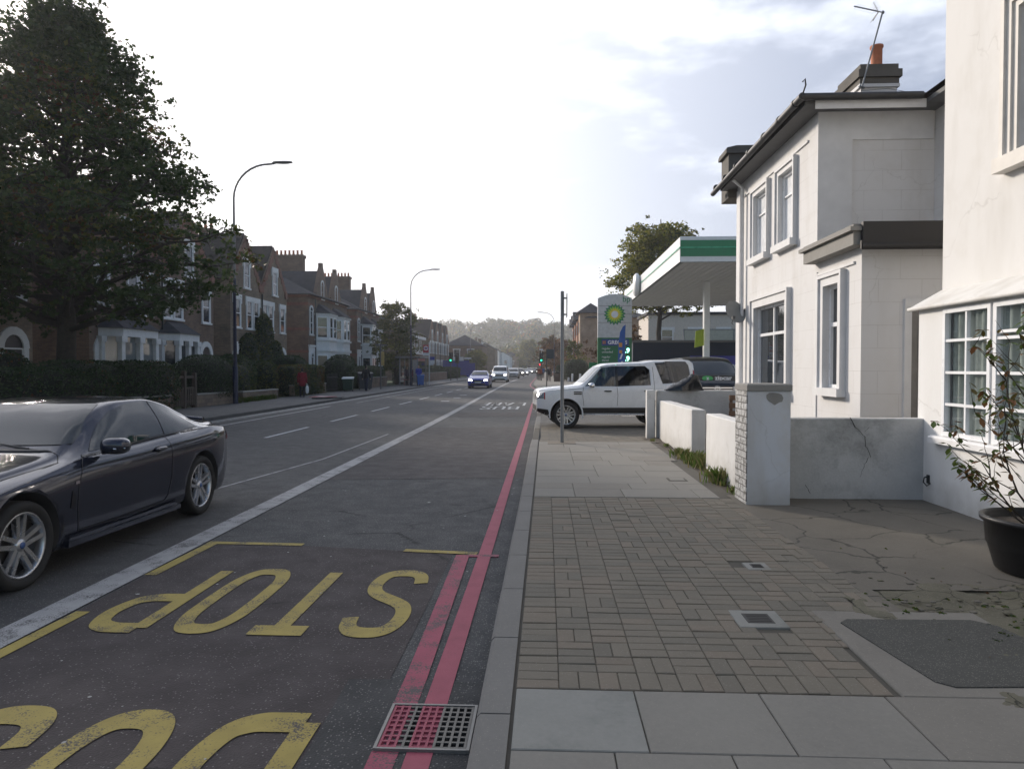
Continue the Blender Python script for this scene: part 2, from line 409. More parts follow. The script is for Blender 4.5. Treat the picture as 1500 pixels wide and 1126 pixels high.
    def build(s, name, mats, parent=None, loc=None, rot=None, weld=False, fixn=True):
        me = s.mesh(name, mats)
        if weld or fixn:
            bm = bmesh.new(); bm.from_mesh(me)
            if weld: bmesh.ops.remove_doubles(bm, verts=bm.verts, dist=1e-5)
            if fixn: bmesh.ops.recalc_face_normals(bm, faces=bm.faces)
            bm.to_mesh(me); bm.free()
        return link(name, me, parent, loc, rot)
def link(name, me, parent=None, loc=None, rot=None):
    o = bpy.data.objects.new(name, me); C.objects.link(o)
    if parent: o.parent = parent
    if loc: o.location = loc
    if rot: o.rotation_euler = rot
    return o
def struct(o): return tag(o, kind='structure')
def evalmesh(o, name):
    dg = bpy.context.evaluated_depsgraph_get(); dg.update()
    me = bpy.data.meshes.new_from_object(o.evaluated_get(dg)); me.name = name; return me
def remesh(mb, name, mats, vox, parent=None, smooth=2):
    o = mb.build('tmp', mats, fixn=True)
    m = o.modifiers.new('r', 'REMESH'); m.mode = 'VOXEL'; m.voxel_size = vox; m.use_smooth_shade = True
    if smooth:
        q = o.modifiers.new('s', 'SMOOTH'); q.iterations = smooth; q.factor = .5
    me = evalmesh(o, name); bpy.data.objects.remove(o)
    return link(name, me, parent)
def textmesh(txt, size, ext=.004, bold=0.):
    cu = bpy.data.curves.new('t', 'FONT'); cu.body = txt; cu.size = size; cu.extrude = ext; cu.offset = bold
    cu.align_x = 'LEFT'; cu.resolution_u = 3
    o = bpy.data.objects.new('t', cu); C.objects.link(o); me = evalmesh(o, 'lettering'); bpy.data.objects.remove(o)
    return me
def text(name, txt, size, mat, parent, loc, rot, sx=1., bold=0., center=False, ext=.004):
    me = textmesh(txt, size, ext, bold)
    xs = [v.co.x for v in me.vertices]
    cx = (min(xs) + max(xs)) / 2 if center else min(xs)
    for v in me.vertices: v.co.x = (v.co.x - cx) * sx
    me.materials.clear(); me.materials.append(mat)
    for p in me.polygons: p.material_index = 0
    return link(name, me, parent, loc, rot)
def sheet(mb, pts, z, mi=0):
    n = len(pts); mb.add([(p[0], p[1], z) for p in pts], [tuple(range(n))], mi)
def ribbon(mb, pts, w, z, mi=0):
    pts = [Vector((p[0], p[1])) for p in pts]; n = len(pts); Lr = []; Rr = []
    for i, p in enumerate(pts):
        a = pts[max(i - 1, 0)]; b = pts[min(i + 1, n - 1)]; d = (b - a).normalized(); q = Vector((-d.y, d.x)) * w / 2
        Lr.append(p + q); Rr.append(p - q)
    vs = [(p.x, p.y, z) for p in Lr] + [(p.x, p.y, z) for p in Rr]
    mb.add(vs, [(i, n + i, n + i + 1, i + 1) for i in range(n - 1)], mi)
def lerpt(tab, x):
    if x <= tab[0][0]: return tab[0][1]
    for (a, va), (b, vb) in zip(tab, tab[1:]):
        if x <= b: return va + (vb - va) * (x - a) / (b - a)
    return tab[-1][1]
def catmull(tab, x):
    # smooth monotone-ish (Hermite with limited slopes)
    n = len(tab)
    if x <= tab[0][0]: return tab[0][1]
    if x >= tab[-1][0]: return tab[-1][1]
    i = max(k for k in range(n - 1) if tab[k][0] <= x)
    d = [(tab[k + 1][1] - tab[k][1]) / (tab[k + 1][0] - tab[k][0]) for k in range(n - 1)]
    def sl(k):
        if k == 0: return d[0]
        if k == n - 1: return d[-1]
        return 0 if d[k - 1] * d[k] <= 0 else 2 * d[k - 1] * d[k] / (d[k - 1] + d[k])
    h = tab[i + 1][0] - tab[i][0]; t = (x - tab[i][0]) / h
    return ((2 * t**3 - 3 * t**2 + 1) * tab[i][1] + (t**3 - 2 * t**2 + t) * h * sl(i) + (-2 * t**3 + 3 * t**2) * tab[i + 1][1] + (t**3 - t**2) * h * sl(i + 1))

# ---- foliage
def leaf_mesh(name, pts, size, mats, seed=0, mixw=None, droop=.3):
    rg = np.random.default_rng(seed); n = len(pts); pts = np.asarray(pts)
    d = rg.normal(size=(n, 3)); d[:, 2] *= .6; d /= np.linalg.norm(d, axis=1)[:, None]
    u = rg.normal(size=(n, 3)); u -= (u * d).sum(1)[:, None] * d; u /= np.linalg.norm(u, axis=1)[:, None]
    s = (size * rg.uniform(.6, 1.3, n))[:, None]
    nn = np.cross(d, u)
    v = np.empty((n, 4, 3)); v[:, 0] = pts - d * s * .5; v[:, 1] = pts + u * s * .34 + nn * s * .06; v[:, 2] = pts + d * s * .55; v[:, 3] = pts - u * s * .34 + nn * s * .06
    me = bpy.data.meshes.new(name)
    me.vertices.add(n * 4); me.vertices.foreach_set('co', v.reshape(-1))
    me.loops.add(n * 4); me.loops.foreach_set('vertex_index', np.arange(n * 4, dtype=np.int32))
    me.polygons.add(n); me.polygons.foreach_set('loop_start', np.arange(0, n * 4, 4, dtype=np.int32))
    mats = mats if isinstance(mats, (list, tuple)) else [mats]
    for m in mats: me.materials.append(m)
    if mixw is None: mi = rg.integers(0, len(mats), n)
    else: mi = mixw(pts, rg)
    me.polygons.foreach_set('material_index', mi.astype(np.int32))
    me.update(calc_edges=True); return me
def clump_mix(weights, sc=.6, seed=0):
    cum = np.cumsum(weights) / sum(weights)
    def f(pts, rg):
        ph = seed * 1.7
        v = (np.sin(pts[:, 0] * sc * 2.1 + ph) + np.sin(pts[:, 1] * sc * 1.9 + ph * 2) + np.sin(pts[:, 2] * sc * 2.4 + ph * 3)) / 6 + .5
        v = np.clip(v + rg.normal(0, .16, len(pts)), 0, .999)
        return np.searchsorted(cum, v, side='right').clip(0, len(weights) - 1)
    return f
def tree(name, label, loc, H, rad, prof, n_clump, per, leaf, mats, weights, seed, t0=.2, tr=.2, group=None, sig=.5, limbs=40, cat='tree', lean=(0, 0), rise=.35, topw=.95, twig=True, lvar=.78):
    rg = random.Random(seed); nr = np.random.default_rng(seed)
    root = empty(name, loc, 0, label, cat, group)
    tk = MB(); top = Vector((lean[0], lean[1], H * .93)); N = 9
    path = [Vector((0, 0, -.1)).lerp(top, i / N) + Vector((rg.uniform(-1, 1), rg.uniform(-1, 1), 0)) * tr * .5 * (i > 0) for i in range(N + 1)]
    tk.tube(path, [tr * (1.25 if i == 0 else 1) * (1 - .88 * i / N) for i in range(N + 1)], 10)
    cl = []
    for k in range(limbs):
        t = t0 + (topw - t0) * (k + rg.random()) / limbs
        az = k * 2.39996 + rg.uniform(-.4, .4)
        Ln = rad * lerpt(prof, t) * rg.uniform(lvar, 1.05)
        p0 = path[0].lerp(path[-1], min(t * .86 / .93, 1)) if t < .99 else path[-1]
        p0 = Vector((0, 0, 0)).lerp(top, max(t - .06, .02)); d = Vector((math.cos(az), math.sin(az), 0))
        ps = [p0]
        for j in range(1, 6):
            f = j / 5
            ps.append(p0 + d * Ln * f + Vector((0, 0, Ln * rise * (f - .35 * f * f))) + Vector((rg.uniform(-1, 1), rg.uniform(-1, 1), rg.uniform(-1, 1))) * Ln * .05)
        r0 = tr * (1 - .8 * t) * .42
        tk.tube(ps, [r0 * (1 - .85 * j / 5) for j in range(6)], 6, caps=False)
        for j in range(max(2, n_clump // limbs)):
            f = rg.uniform(.22, 1) ** .75
            i = min(int(f * 5), 4); q = ps[i].lerp(ps[i + 1], f * 5 - i)
            side = Vector((-d.y, d.x, 0)) * rg.uniform(-1, 1) * Ln * .30 * (1.15 - f * .5) + Vector((0, 0, rg.uniform(-.6, .8) * sig))
            e = q + side
            if twig: tk.tube([q, (q + e) / 2 + Vector((0, 0, .06)), e], [r0 * .3, r0 * .2, r0 * .08], 4, caps=False)
            cl.append(e)
    tk.build('trunk', M_bark, root, fixn=False)
    cl = np.array([tuple(c) for c in cl]); m = len(cl)
    cnt = (per * nr.uniform(.35, 1.6, m)).astype(int)
    idx = np.repeat(np.arange(m), cnt)
    sg = sig * nr.uniform(.55, 1.15, m)
    off = nr.normal(size=(len(idx), 3)) * sg[idx][:, None] * np.array([1, 1, .6])
    # stringy sub clumps
    nsub = m * 7; sub = nr.normal(size=(nsub, 3)) * np.repeat(sg, 7)[:, None] * np.array([1, 1, .65])
    pick = idx * 7 + nr.integers(0, 7, len(idx))
    pts = cl[idx] + sub[pick] * .95 + off * .30
    me = leaf_mesh('crown', pts, leaf, mats, seed, clump_mix(weights, .7, seed))
    link('crown', me, root)
    return root
def hedge(name, label, pieces, leaf, dens, mats, seed, cat='hedge', group=None, loc=(0, 0, 0), weights=None):
    """pieces: (cx,cy,cz,rx,ry,rz,power) superellipsoids: solid core + leaf skin"""
    mb = MB(); nr = np.random.default_rng(seed); P = []
    for (cx, cy, cz, rx, ry, rz, p) in pieces:
        mb2 = MB(); mb2.ell((0, 0, 0), (rx, ry, rz), 28, 16, p)
        vs = []
        for v in mb2.v:
            v = Vector(v); k = .93 + .05 * noise.noise(Vector((v.x + cx, v.y + cy, v.z)) * 2.3)
            vs.append((v.x * k + cx, v.y * k + cy, max(v.z * k + cz, .0)))
        mb.add(vs, mb2.f, 0, True)
        area = 4 * math.pi * ((rx * ry) ** 1.6 / 3 + (rx * rz) ** 1.6 / 3 + (ry * rz) ** 1.6 / 3) ** (1 / 1.6) * (1.3 if p > 3 else 1)
        n = int(area * dens)
        a = np.arcsin(nr.uniform(-1, 1, n)); b = nr.uniform(0, 2 * np.pi, n); e = 2. / p
        # sample on cube-like directions for boxy pieces
        dv = nr.normal(size=(n, 3)); dv /= np.linalg.norm(dv, axis=1)[:, None]
        if p > 3:
            dv = nr.uniform(-1, 1, (n, 3)); ax = nr.choice(3, n, p=np.array([ry * rz, rx * rz, rx * ry]) / (ry * rz + rx * rz + rx * ry)); dv[np.arange(n), ax] = nr.choice([-1, 1], n)
        k = (np.abs(dv) ** p).sum(1) ** (-1. / p)
        q = dv * k[:, None] * np.array([rx, ry, rz])
        q *= (1 + nr.normal(0, .018, n) + .03 * np.sin(q[:, 0] * 3 + q[:, 2] * 4) * np.cos(q[:, 1] * 3.3))[:, None]
        q += np.array([cx, cy, cz]); q = q[q[:, 2] > .02]; P.append(q)
    root = empty(name, loc, 0, label, cat, group)
    mb.build('stems', M_core, root, fixn=False)
    me = leaf_mesh('leaves', np.concatenate(P), leaf, mats, seed, clump_mix(weights or [1] * len(mats), .9, seed))
    link('leaves', me, root)
    return root
# ------------------------------------------------------------ ground, road, pavements
GR = lambda y: lerpt([(15.2, .12), (17.0, .03), (26, .03), (29, .12)], y)
mb = MB(); sheet(mb, [(-900, -120), (900, -120), (900, 2600), (-900, 2600)], -.06)
struct(mb.build('ground', concrete('open_ground', (.09, .10, .06), .5, .3)))
KERB = [(-8, -.31), (22, -.33), (45, -.36), (56, -.62), (66, -1.12), (76, -1.32), (100, -1.4), (200, -1.7), (235, -2.4), (262, -6.5), (330, -16)]
kx = lambda y: lerpt(KERB, y)
KY = [y for y, _ in KERB]
def strip(name, xl, xr, ys, z, m, zf=None):
    mb = MB(); vs = []; 
    for y in ys:
        zz = zf(y) if zf else z
        vs += [(xl(y) if callable(xl) else xl, y, zz), (xr(y) if callable(xr) else xr, y, zz)]
    mb.add(vs, [(2 * i, 2 * i + 1, 2 * i + 3, 2 * i + 2) for i in range(len(ys) - 1)])
    return struct(mb.build(name, m))
YS = sorted(set([-8, 0, 6.7, 10, 15, 22, 30, 35, 40, 45, 50, 56, 61, 66, 71, 76, 88, 100, 150, 200, 235, 250, 262, 330]))
strip('road', -10.6, kx, YS, 0., M_asph)
strip('road_oncoming_lane', -10.45, lambda y: bl(y) + .02, [y for y in YS if y < 240], .003, M_asph_lane) if False else None
def bl(y): return -lerpt([(0, 3.36), (5, 3.38), (20, 3.44), (30, 3.56), (50, 3.9), (75, 4.25), (110, 4.3), (240, 4.3)], y)
strip('road_traffic_lanes', -10.4, lambda y: bl(y) - .05, YS[:-3], .003, M_asph_lane)
mb = MB(); sheet(mb, [(-3.22, -4), (-.84, -4), (-.84, 6.44), (-3.24, 6.76)], .0035); struct(mb.build('bus_bay_surface', M_asph_red))
mb = MB(); sheet(mb, [(-1.0, 1.2), (-.315, 1.2), (-.315, 3.76), (-.7, 3.80), (-1.06, 3.78)], .006); struct(mb.build('road_patch', M_asph_patch))
mb = MB(); sheet(mb, [(-3.2, 24.5), (-.34, 24.8), (-.34, 27.2), (-3.3, 26.7)], .0036); sheet(mb, [(-3.3, 10.6), (-.34, 10.9), (-.34, 20.4), (-3.35, 20.0)], .0032)
struct(mb.build('road_patch', asphalt('asphalt_smooth', (.058, .053, .053), (.066, .060, .060), .12)))
# pale blotchy band beside the far kerb
mb = MB(); ribbon(mb, [(-10.33, 14), (-10.36, 22), (-10.32, 30), (-10.34, 60), (-10.4, 110)], .5, .0065); struct(mb.build('gutter_band', marking('gutter_pale', (.30, .30, .29), (.10, .10, .10), .50)))
# lines
def curve(pts, n=8):
    out = []
    P = [pts[0]] + pts + [pts[-1]]
    for i in range(1, len(P) - 2):
        for k in range(n):
            t = k / n; p0, p1, p2, p3 = P[i - 1], P[i], P[i + 1], P[i + 2]
            out.append(tuple(.5 * (2 * p1[j] + (p2[j] - p0[j]) * t + (2 * p0[j] - 5 * p1[j] + 4 * p2[j] - p3[j]) * t * t + (3 * p1[j] - p0[j] - 3 * p2[j] + p3[j]) * t ** 3) for j in range(2)))
    out.append(tuple(pts[-1])); return out
mb = MB(); ribbon(mb, [(bl(y) + .0, y) for y in list(range(-4, 112, 4))], .24, .0085)
ribbon(mb, [(bl(y), y) for y in range(120, 232, 8)], .22, .0085)
struct(mb.build('bus_lane_line', M_white))
mb = MB()
for k in range(-1, 34):
    y0 = 16.9 + 5.25 * k if k < 9 else 16.9 + 5.25 * k
    if y0 > 190: break
    ribbon(mb, [(-6.74, y0), (-6.74, y0 + 3.1)], .11, .0085)
for (x, y) in ((-5.1, 36), (-5.0, 40), (-5.1, 44)): ribbon(mb, [(x - .2, y), (x + .2, y + .1)], .5, .0086)
struct(mb.build('centre_line', M_white2))
mb = MB(); ribbon(mb, [(-9.45, 10), (-9.45, 31)], .15, .0085); ribbon(mb, [(-9.1, 34), (-9.3, 80)], .10, .0085)
ribbon(mb, [(-4.6, 9.5), (-4.1, 13.0), (-4.0, 18)], .05, .0085)
struct(mb.build('edge_line', M_white))
rl = [(-.548, -2), (-.548, 7), (-.56, 12), (-.58, 20), (-.62, 30), (-.62, 40), (-.70, 50), (-.95, 58), (-1.42, 66), (-1.62, 76), (-1.7, 100), (-1.95, 180)]
mb = MB(); ribbon(mb, curve(rl, 5), .115, .0085); struct(mb.build('red_line', M_red))
mb = MB(); ribbon(mb, [(-.70, -2), (-.70, 3.8), (-.745, 6.36)], .12, .0085)
mb.box(-.70, -.42, 6.31, 6.38, .0, .0087); struct(mb.build('inner_red_line', marking('red_paint_worn', (.34, .07, .11), (.07, .065, .065), .46)))
GL = {
 'S': [[(1, .80), (.93, .93), (.72, 1), (.30, 1), (.08, .92), (0, .78), (.06, .65), (.25, .56), (.72, .44), (.93, .35), (1, .22), (.92, .07), (.70, 0), (.28, 0), (.07, .07), (0, .2)]],
 'T': [[(0, 1), (1, 1)], [(.5, 1), (.5, 0)]],
 'O': [[(.5, 1), (.22, .97), (.04, .82), (0, .6), (0, .4), (.04, .18), (.22, .03), (.5, 0), (.78, .03), (.96, .18), (1, .4), (1, .6), (.96, .82), (.78, .97), (.5, 1)]],
 'P': [[(0, 0), (0, 1)], [(.04, 1), (.35, 1), (.62, .99), (.88, .93), (1, .77), (.88, .60), (.62, .54), (.35, .53), (.04, .53)]],
 'B': [[(0, 0), (0, 1)], [(.04, 1), (.35, 1), (.62, .99), (.84, .93), (.93, .77), (.84, .60), (.62, .54), (.35, .53), (.04, .53)], [(.4, .53), (.65, .52), (.9, .43), (1, .27), (.9, .08), (.65, .01), (.35, 0), (.04, 0)]],
 'U': [[(0, 1), (0, .36), (.05, .15), (.22, .03), (.5, 0), (.78, .03), (.95, .15), (1, .36), (1, 1)]],
 'L': [[(0, 1), (0, 0), (1, 0)]], 'A': [[(0, 0), (.5, 1), (1, 0)], [(.2, .36), (.8, .36)]],
 'N': [[(0, 0), (0, 1), (1, 0), (1, 1)]], 'E': [[(1, 1), (0, 1), (0, 0), (1, 0)], [(0, .52), (.8, .52)]]}
def roadtext(mb, txt, xs, y_base, h, st, z):
    """letters read by drivers coming towards us: u runs to -X, v runs to -Y"""
    for k, (ch, (xa, xb)) in enumerate(zip(txt, xs)):
        w = abs(xb - xa) - st; ay = .62
        for j, gl in enumerate(GL[ch]):
            gl2 = curve(gl, 6) if (ch in 'SOU' or (ch in 'PB' and j > 0)) else gl
            closed = gl2[0] == gl2[-1]
            pts = [Vector((-(abs(xa) + st / 2 + g[0] * w), (y_base - st * .8 - g[1] * (h - st * 1.6)) * ay)) for g in gl2]
            n = len(pts); Lr = []; Rr = []
            for i in range(n):
                a = pts[i - 1] if i > 0 else (pts[-2] if closed else pts[0]); b = pts[i + 1] if i < n - 1 else (pts[1] if closed else pts[-1])
                d1 = (pts[i] - a); d2 = (b - pts[i]); d1 = d1.normalized() if d1.length > 1e-6 else d2.normalized(); d2 = d2.normalized() if d2.length > 1e-6 else d1
                m = (d1 + d2).normalized() if (d1 + d2).length > .3 else d1; q = Vector((-m.y, m.x)) * st / 2 / max(m.dot(d1), .5)
                Lr.append(pts[i] + q); Rr.append(pts[i] - q)
            vs = [(p.x, p.y / ay, z + .0001 * j + .0002 * k) for p in Lr + Rr]
            mb.add(vs, [(i, n + i, n + i + 1, i + 1) for i in range(n - 1)])
mb = MB(); roadtext(mb, 'STOP', [(.92, 1.36), (1.48, 1.94), (2.02, 2.47), (2.57, 3.03)], 5.84, 1.46, .105, .0085); struct(mb.build('bus_stop_lettering', M_yel))
mb = MB(); roadtext(mb, 'BUS', [(1.06, 1.56), (1.68, 2.17), (2.29, 2.78)], 3.39, 1.60, .115, .0085); struct(mb.build('bus_stop_lettering', M_yel))
mb = MB(); roadtext(mb, 'LANE', [(.95, 1.38), (1.5, 2.0), (2.1, 2.5), (2.62, 3.0)], 34.6, 2.7, .11, .0085)
roadtext(mb, 'BUS', [(1.14, 1.62), (1.72, 2.2), (2.3, 2.75)], 31.2, 2.2, .11, .0085); struct(mb.build('bus_lane_lettering', M_white2))
mb = MB()
for a, b in ((6.72, 5.62), (4.75, 3.75), (2.9, 1.9)): ribbon(mb, [(-3.18, a), (-3.20, b)], .1, .0086)
ribbon(mb, [(-3.24, 6.70), (-2.30, 6.66)], .09, .0088); ribbon(mb, [(-1.30, 6.50), (-.62, 6.42)], .09, .0088)
struct(mb.build('bus_bay_border', M_yel))
# small pale gum and grit marks on the road
rg = random.Random(5); mb = MB()
for k in range(46):
    x = rg.uniform(-3.2, -.4); y = rg.uniform(2.6, 11); r = rg.uniform(.006, .016) * (1.8 if k < 4 else 1)
    mb.add([(x + r * rg.uniform(.6, 1.2) * math.cos(t * math.pi / 3), y + r * rg.uniform(.6, 1.2) * math.sin(t * math.pi / 3), .0095) for t in range(6)], [tuple(range(6))])
tag(mb.build('litter_specks', plain('gum', (.33, .33, .32), .9)), kind='stuff')
# kerb
mb = MB(); rg = random.Random(2); y = -6.
while y < 60:
    L_ = .92; z = GR(y + .4) + .0
    x0, x1 = kx(y), kx(y + L_); d = rg.uniform(-.004, .004)
    vs = [(x0 + d, y + .006, -.05), (x1 + d, y + L_ - .006, -.05), (x1 + .155, y + L_ - .006, -.05), (x0 + .155, y + .006, -.05)]
    zt0, zt1 = max(GR(y), .03), max(GR(y + L_), .03)
    vs += [(x0 + d + .004, y + .006, zt0 - .02), (x1 + d + .004, y + L_ - .006, zt1 - .02), (x1 + .157, y + L_ - .006, zt1), (x0 + .157, y + .006, zt0)]
    vs += [(x0 + d + .022, y + .006, zt0), (x1 + d + .022, y + L_ - .006, zt1)]
    mb.add(vs, [(0, 1, 5, 4), (4, 5, 9, 8), (8, 9, 6, 7), (1, 2, 6, 9, 5), (3, 0, 4, 8, 7), (2, 3, 7, 6)], 0)
    y += L_
struct(mb.build('kerb', M_kerb))
strip('kerb_base', lambda y: kx(y) + .02, lambda y: kx(y) + .157, [y for y in YS if y <= 66], 0, M_joint, lambda y: GR(y) - .03)
strip('kerb', lambda y: kx(y), lambda y: kx(y) + .16, [y for y in YS if y >= 61], .123, M_kerb)
strip('kerb_face', kx, lambda y: kx(y) + .001, [y for y in YS if y >= 61], 0, M_kerb) 
# right pavement base (bedding), fine Y steps for the dropped crossing
PY = [-8, 0, 3, 8.7, 14.6, 15.2, 15.6, 16, 16.5, 17, 20, 26, 27, 28, 29, 40, 56, 66, 76, 100, 150, 200, 235, 262, 330]
strip('pavement_bed', lambda y: kx(y) + .12, lambda y: 2.3 if y < 17 else 2.6, [y for y in PY if y < 17], 0, M_joint, lambda y: GR(y) - .012)
strip('forecourt_crossing', lambda y: kx(y) + .155, 40., [y for y in PY if 16.5 <= y <= 66], 0, None or asphalt('crossing_blocks', (.115, .11, .10), (.13, .125, .115), .3), lambda y: GR(y) - .004)
strip('petrol_forecourt', 2.6, 40., [24.5, 26, 27, 28, 29, 40, 56, 66], 0, concrete('forecourt_concrete', (.27, .26, .24), .35, .3), lambda y: GR(y) + .002)
strip('far_pavement', lambda y: kx(y) + .155, 12., [y for y in PY if y >= 66], .121, M_slab3)
# paving blocks as real blocks
rg = random.Random(11); mb = MB(); g = .0036
def block(x0, x1, y0, y1):
    t = rg.uniform(-.0035, .0025); mi = rg.choice((0, 0, 1, 2))
    mb.bbox(x0 + g * .45, x1 - g * .45, y0 + g, y1 - g, .06, .12 + t, .004, mi, .0012, rg)
skip = [(1.18, 1.46, 4.36, 4.64), (1.56, 1.76, 5.6, 5.8)]
nrow = 26; cy = (8.66 - 3.47) / nrow
for j in range(nrow):
    y0 = 3.47 + j * cy
    block(-.145, .065, y0, y0 + cy / 2); block(-.145, .065, y0 + cy / 2, y0 + cy)
    lim = 2.22 if y0 > 4.60 else 1.66 + (y0 - 3.4) * .06
    i = 0
    while True:
        x0 = .065 + i * .2; x1 = x0 + .2
        if x0 > lim - .03: break
        x1 = min(x1, lim)
        if any(a < (x0 + x1) / 2 < b and c < y0 + cy / 2 < d for a, b, c, d in skip): i += 1; continue
        if j > 0 and ((i + j) % 2 == 0 or rg.random() < .5):
            block(x0, x1, y0, y0 + cy / 2); block(x0, x1, y0 + cy / 2, y0 + cy)
        else:
            if x1 - x0 > .12: block(x0, (x0 + x1) / 2, y0, y0 + cy); block((x0 + x1) / 2, x1, y0, y0 + cy)
            else: block(x0, x1, y0, y0 + cy)
        i += 1
MB1 = concrete('paving_block', (.165, .147, .116), .3, .45, .10, 0, (.08, .078, .06), .4)
MB2 = concrete('paving_block_dark', (.145, .132, .106), .3, .45, .10, 0, (.07, .07, .055), .4, 4.)
MB3 = concrete('paving_block_warm', (.178, .152, .118), .3, .45, .10, 0, (.09, .08, .06), .4, 8.)
struct(mb.build('paving_blocks', [MB1, MB2, MB3]))
# slabs in front and beyond
mb = MB()
def slab(x0, x1, y0, y1, mi=0, zt=.12, zf=None):
    t = rg.uniform(-.002, .002)
    mb.bbox(x0 + .003, x1 - .003, y0 + .003, y1 - .003, .05, zt + t, .004, mi, .001, rg)
for (x0, x1, m_) in ((-.145, .425, 1), (.425, 1.02, 0), (1.02, 1.61, 0), (1.61, 2.25, 2), (2.25, 2.9, 2)): slab(x0, x1, 2.90, 3.46, m_)
for r_, off in ((2.34, .13), (1.78, -.2), (1.22, .05), (.6, .2)):
    xs = [-.145, .0 + off + .15, .62 + off, 1.22 + off, 1.85 + off, 2.5 + off]
    for a, b in zip(xs, xs[1:]): slab(a, b, r_, r_ + .56, rg.choice((0, 0, 2)))
y = 8.69
while y < 15.0:
    hh = rg.choice((.45, .6, .6, .75)); hh = min(hh, 15.2 - y)
    x = -.145 + 0; xr = 2.1 if y < 12 else 2.2
    while x < xr - .1:
        w_ = min(rg.choice((.6, .75, .9, .5)), xr - x)
        if xr - x - w_ < .2: w_ = xr - x
        slab(x, x + w_, y, y + hh, rg.choice((0, 0, 0, 2)), min(.12, GR(y + hh))); x += w_
    y += hh
struct(mb.build('paving_slabs', [M_slab, M_slab2, M_slab3]))
# rows of blocks running down to the crossing
mb = MB(); rg2 = random.Random(4)
y = 15.2
while y < 20:
    x = -.14
    while x < (2.2 if y < 16.3 else 6.):
        t = rg2.uniform(-.003, .002); z0, z1 = GR(y) + t, GR(y + .21) + t
        mb.add([(x + .004, y + .004, z0), (x + .206, y + .004, z0), (x + .206, y + .206, z1), (x + .004, y + .206, z1)], [(0, 1, 2, 3)], rg2.choice((0, 0, 1)))
        x += .21
    y += .21
struct(mb.build('crossing_blocks', [MB2, MB3]))
mb = MB(); sheet(mb, [(1.35, 17.2), (1.75, 17.2), (2.9, 16.4), (2.3, 16.4)], .0) if False else None
# forecourts and garden beds on the right
def rough_sheet(name, x0, x1, y0, y1, z, amp, m, n=60, edge=None, ns=1.6):
    mb = MB(); nx = n; ny = int(n * (y1 - y0) / (x1 - x0)) + 2; vs = []
    for j in range(ny + 1):
        for i in range(nx + 1):
            x = x0 + (x1 - x0) * i / nx; y_ = y0 + (y1 - y0) * j / ny
            if edge and i == 0: x += edge(y_)
            vs.append((x, y_, z + amp * noise.fractal(Vector((x * ns, y_ * ns, 1.3)), 1., 2., 5)))
    mb.add(vs, [(j * (nx + 1) + i, j * (nx + 1) + i + 1, (j + 1) * (nx + 1) + i + 1, (j + 1) * (nx + 1) + i) for j in range(ny) for i in range(nx)], 0, True)
    return struct(mb.build(name, m, fixn=False))
rough_sheet('cracked_forecourt', 2.22, 5.2, 5.15, 8.9, .118, .008, M_fore, 50, lambda y: .05 * noise.noise(Vector((0, y * 3, 0))), 1.)
rough_sheet('mossy_forecourt', 2.0, 5.2, 2.6, 5.3, .108, .028, M_moss, 110, lambda y: .08 * noise.noise(Vector((0, y * 4, 2))), 2.6)
rough_sheet('near_forecourt', 2.85, 5.2, -4, 3.05, .11, .01, M_moss, 30)
rough_sheet('garden_soil', 2.2, 6.5, 8.9, 16.6, .09, .03, M_soil, 50)
mb = MB(); mb.bbox(2.20, 2.30, 4.60, 8.66, .0, .121, .006); struct(mb.build('edging_strip', M_fore))
mb = MB(); mb.bbox(1.70, 2.72, 3.46, 4.67, .0, .1215, .006); struct(mb.build('patch_border', M_slab3))
mb = MB(); pts = [(1.93, 3.62), (2.0, 3.56), (2.72, 3.60), (2.86, 3.68), (2.72, 4.42), (2.62, 4.52), (1.86, 4.50), (1.80, 4.44)]
mb.prism(pts, 'z', .10, .128); struct(mb.build('tarmac_patch', M_tar))
# stones and rubble in the broken forecourt (ground cover nobody could count)
mb = MB(); rg = random.Random(9)
for k in range(150):
    x = rg.uniform(2.2, 4.9); y = rg.gauss(4.75, .42); r = rg.uniform(.008, .03) * (1.6 if rg.random() < .06 else 1)
    if x < 2.9 and y < 4.66: continue
    mb.ell((x, y, .118), (r, r * rg.uniform(.6, 1.1), r * .28), 7, 4, 2.6, rg.choice((0, 0, 1)))
tag(mb.build('rubble', [M_fore, M_moss], fixn=False), kind='stuff')
# weeds and moss
def tufts(name, spots, seed, mats, h=.1, n=40, kind='stuff'):
    rg = random.Random(seed); mb = MB()
    for (x, y, z, s) in spots:
        for k in range(int(n * s)):
            a = rg.uniform(0, 6.28); r = abs(rg.gauss(0, .07 * s)); px, py = x + r * math.cos(a), y + r * math.sin(a) * 1.2
            hh = h * s * rg.uniform(.4, 1.2); b = rg.uniform(0, 6.28); ln = hh * rg.uniform(.2, .8); w = .006 + .006 * rg.random()
            c, d = math.cos(b), math.sin(b)
            mb.add([(px - d * w, py + c * w, z), (px + d * w, py - c * w, z), (px + c * ln * .5 + d * w * .8, py + d * ln * .5 - c * w * .8, z + hh * .7), (px + c * ln, py + d * ln, z + hh), (px + c * ln * .5 - d * w * .8, py + d * ln * .5 + c * w * .8, z + hh * .7)], [(0, 1, 2, 3, 4)], rg.randrange(len(mats)))
    return tag(mb.build(name, mats, fixn=False), kind=kind)
sp = [(2.40 + rg.uniform(-.05, .05), y, .1, rg.uniform(.4, 1.1)) for y in (9.1, 9.7, 10.0, 10.6, 11.4, 11.9, 12.3)] + [(2.58, 11.2, .1, 1.7), (2.50, 12.0, .1, 1.5), (2.42, 12.6, .1, 1.4), (2.40, 13.1, .1, 1.0), (2.38, 9.9, .1, 1.6), (2.45, 11.6, .1, 1.3), (2.42, 14.6, .1, .5), (2.3, 15.6, .1, .5)]
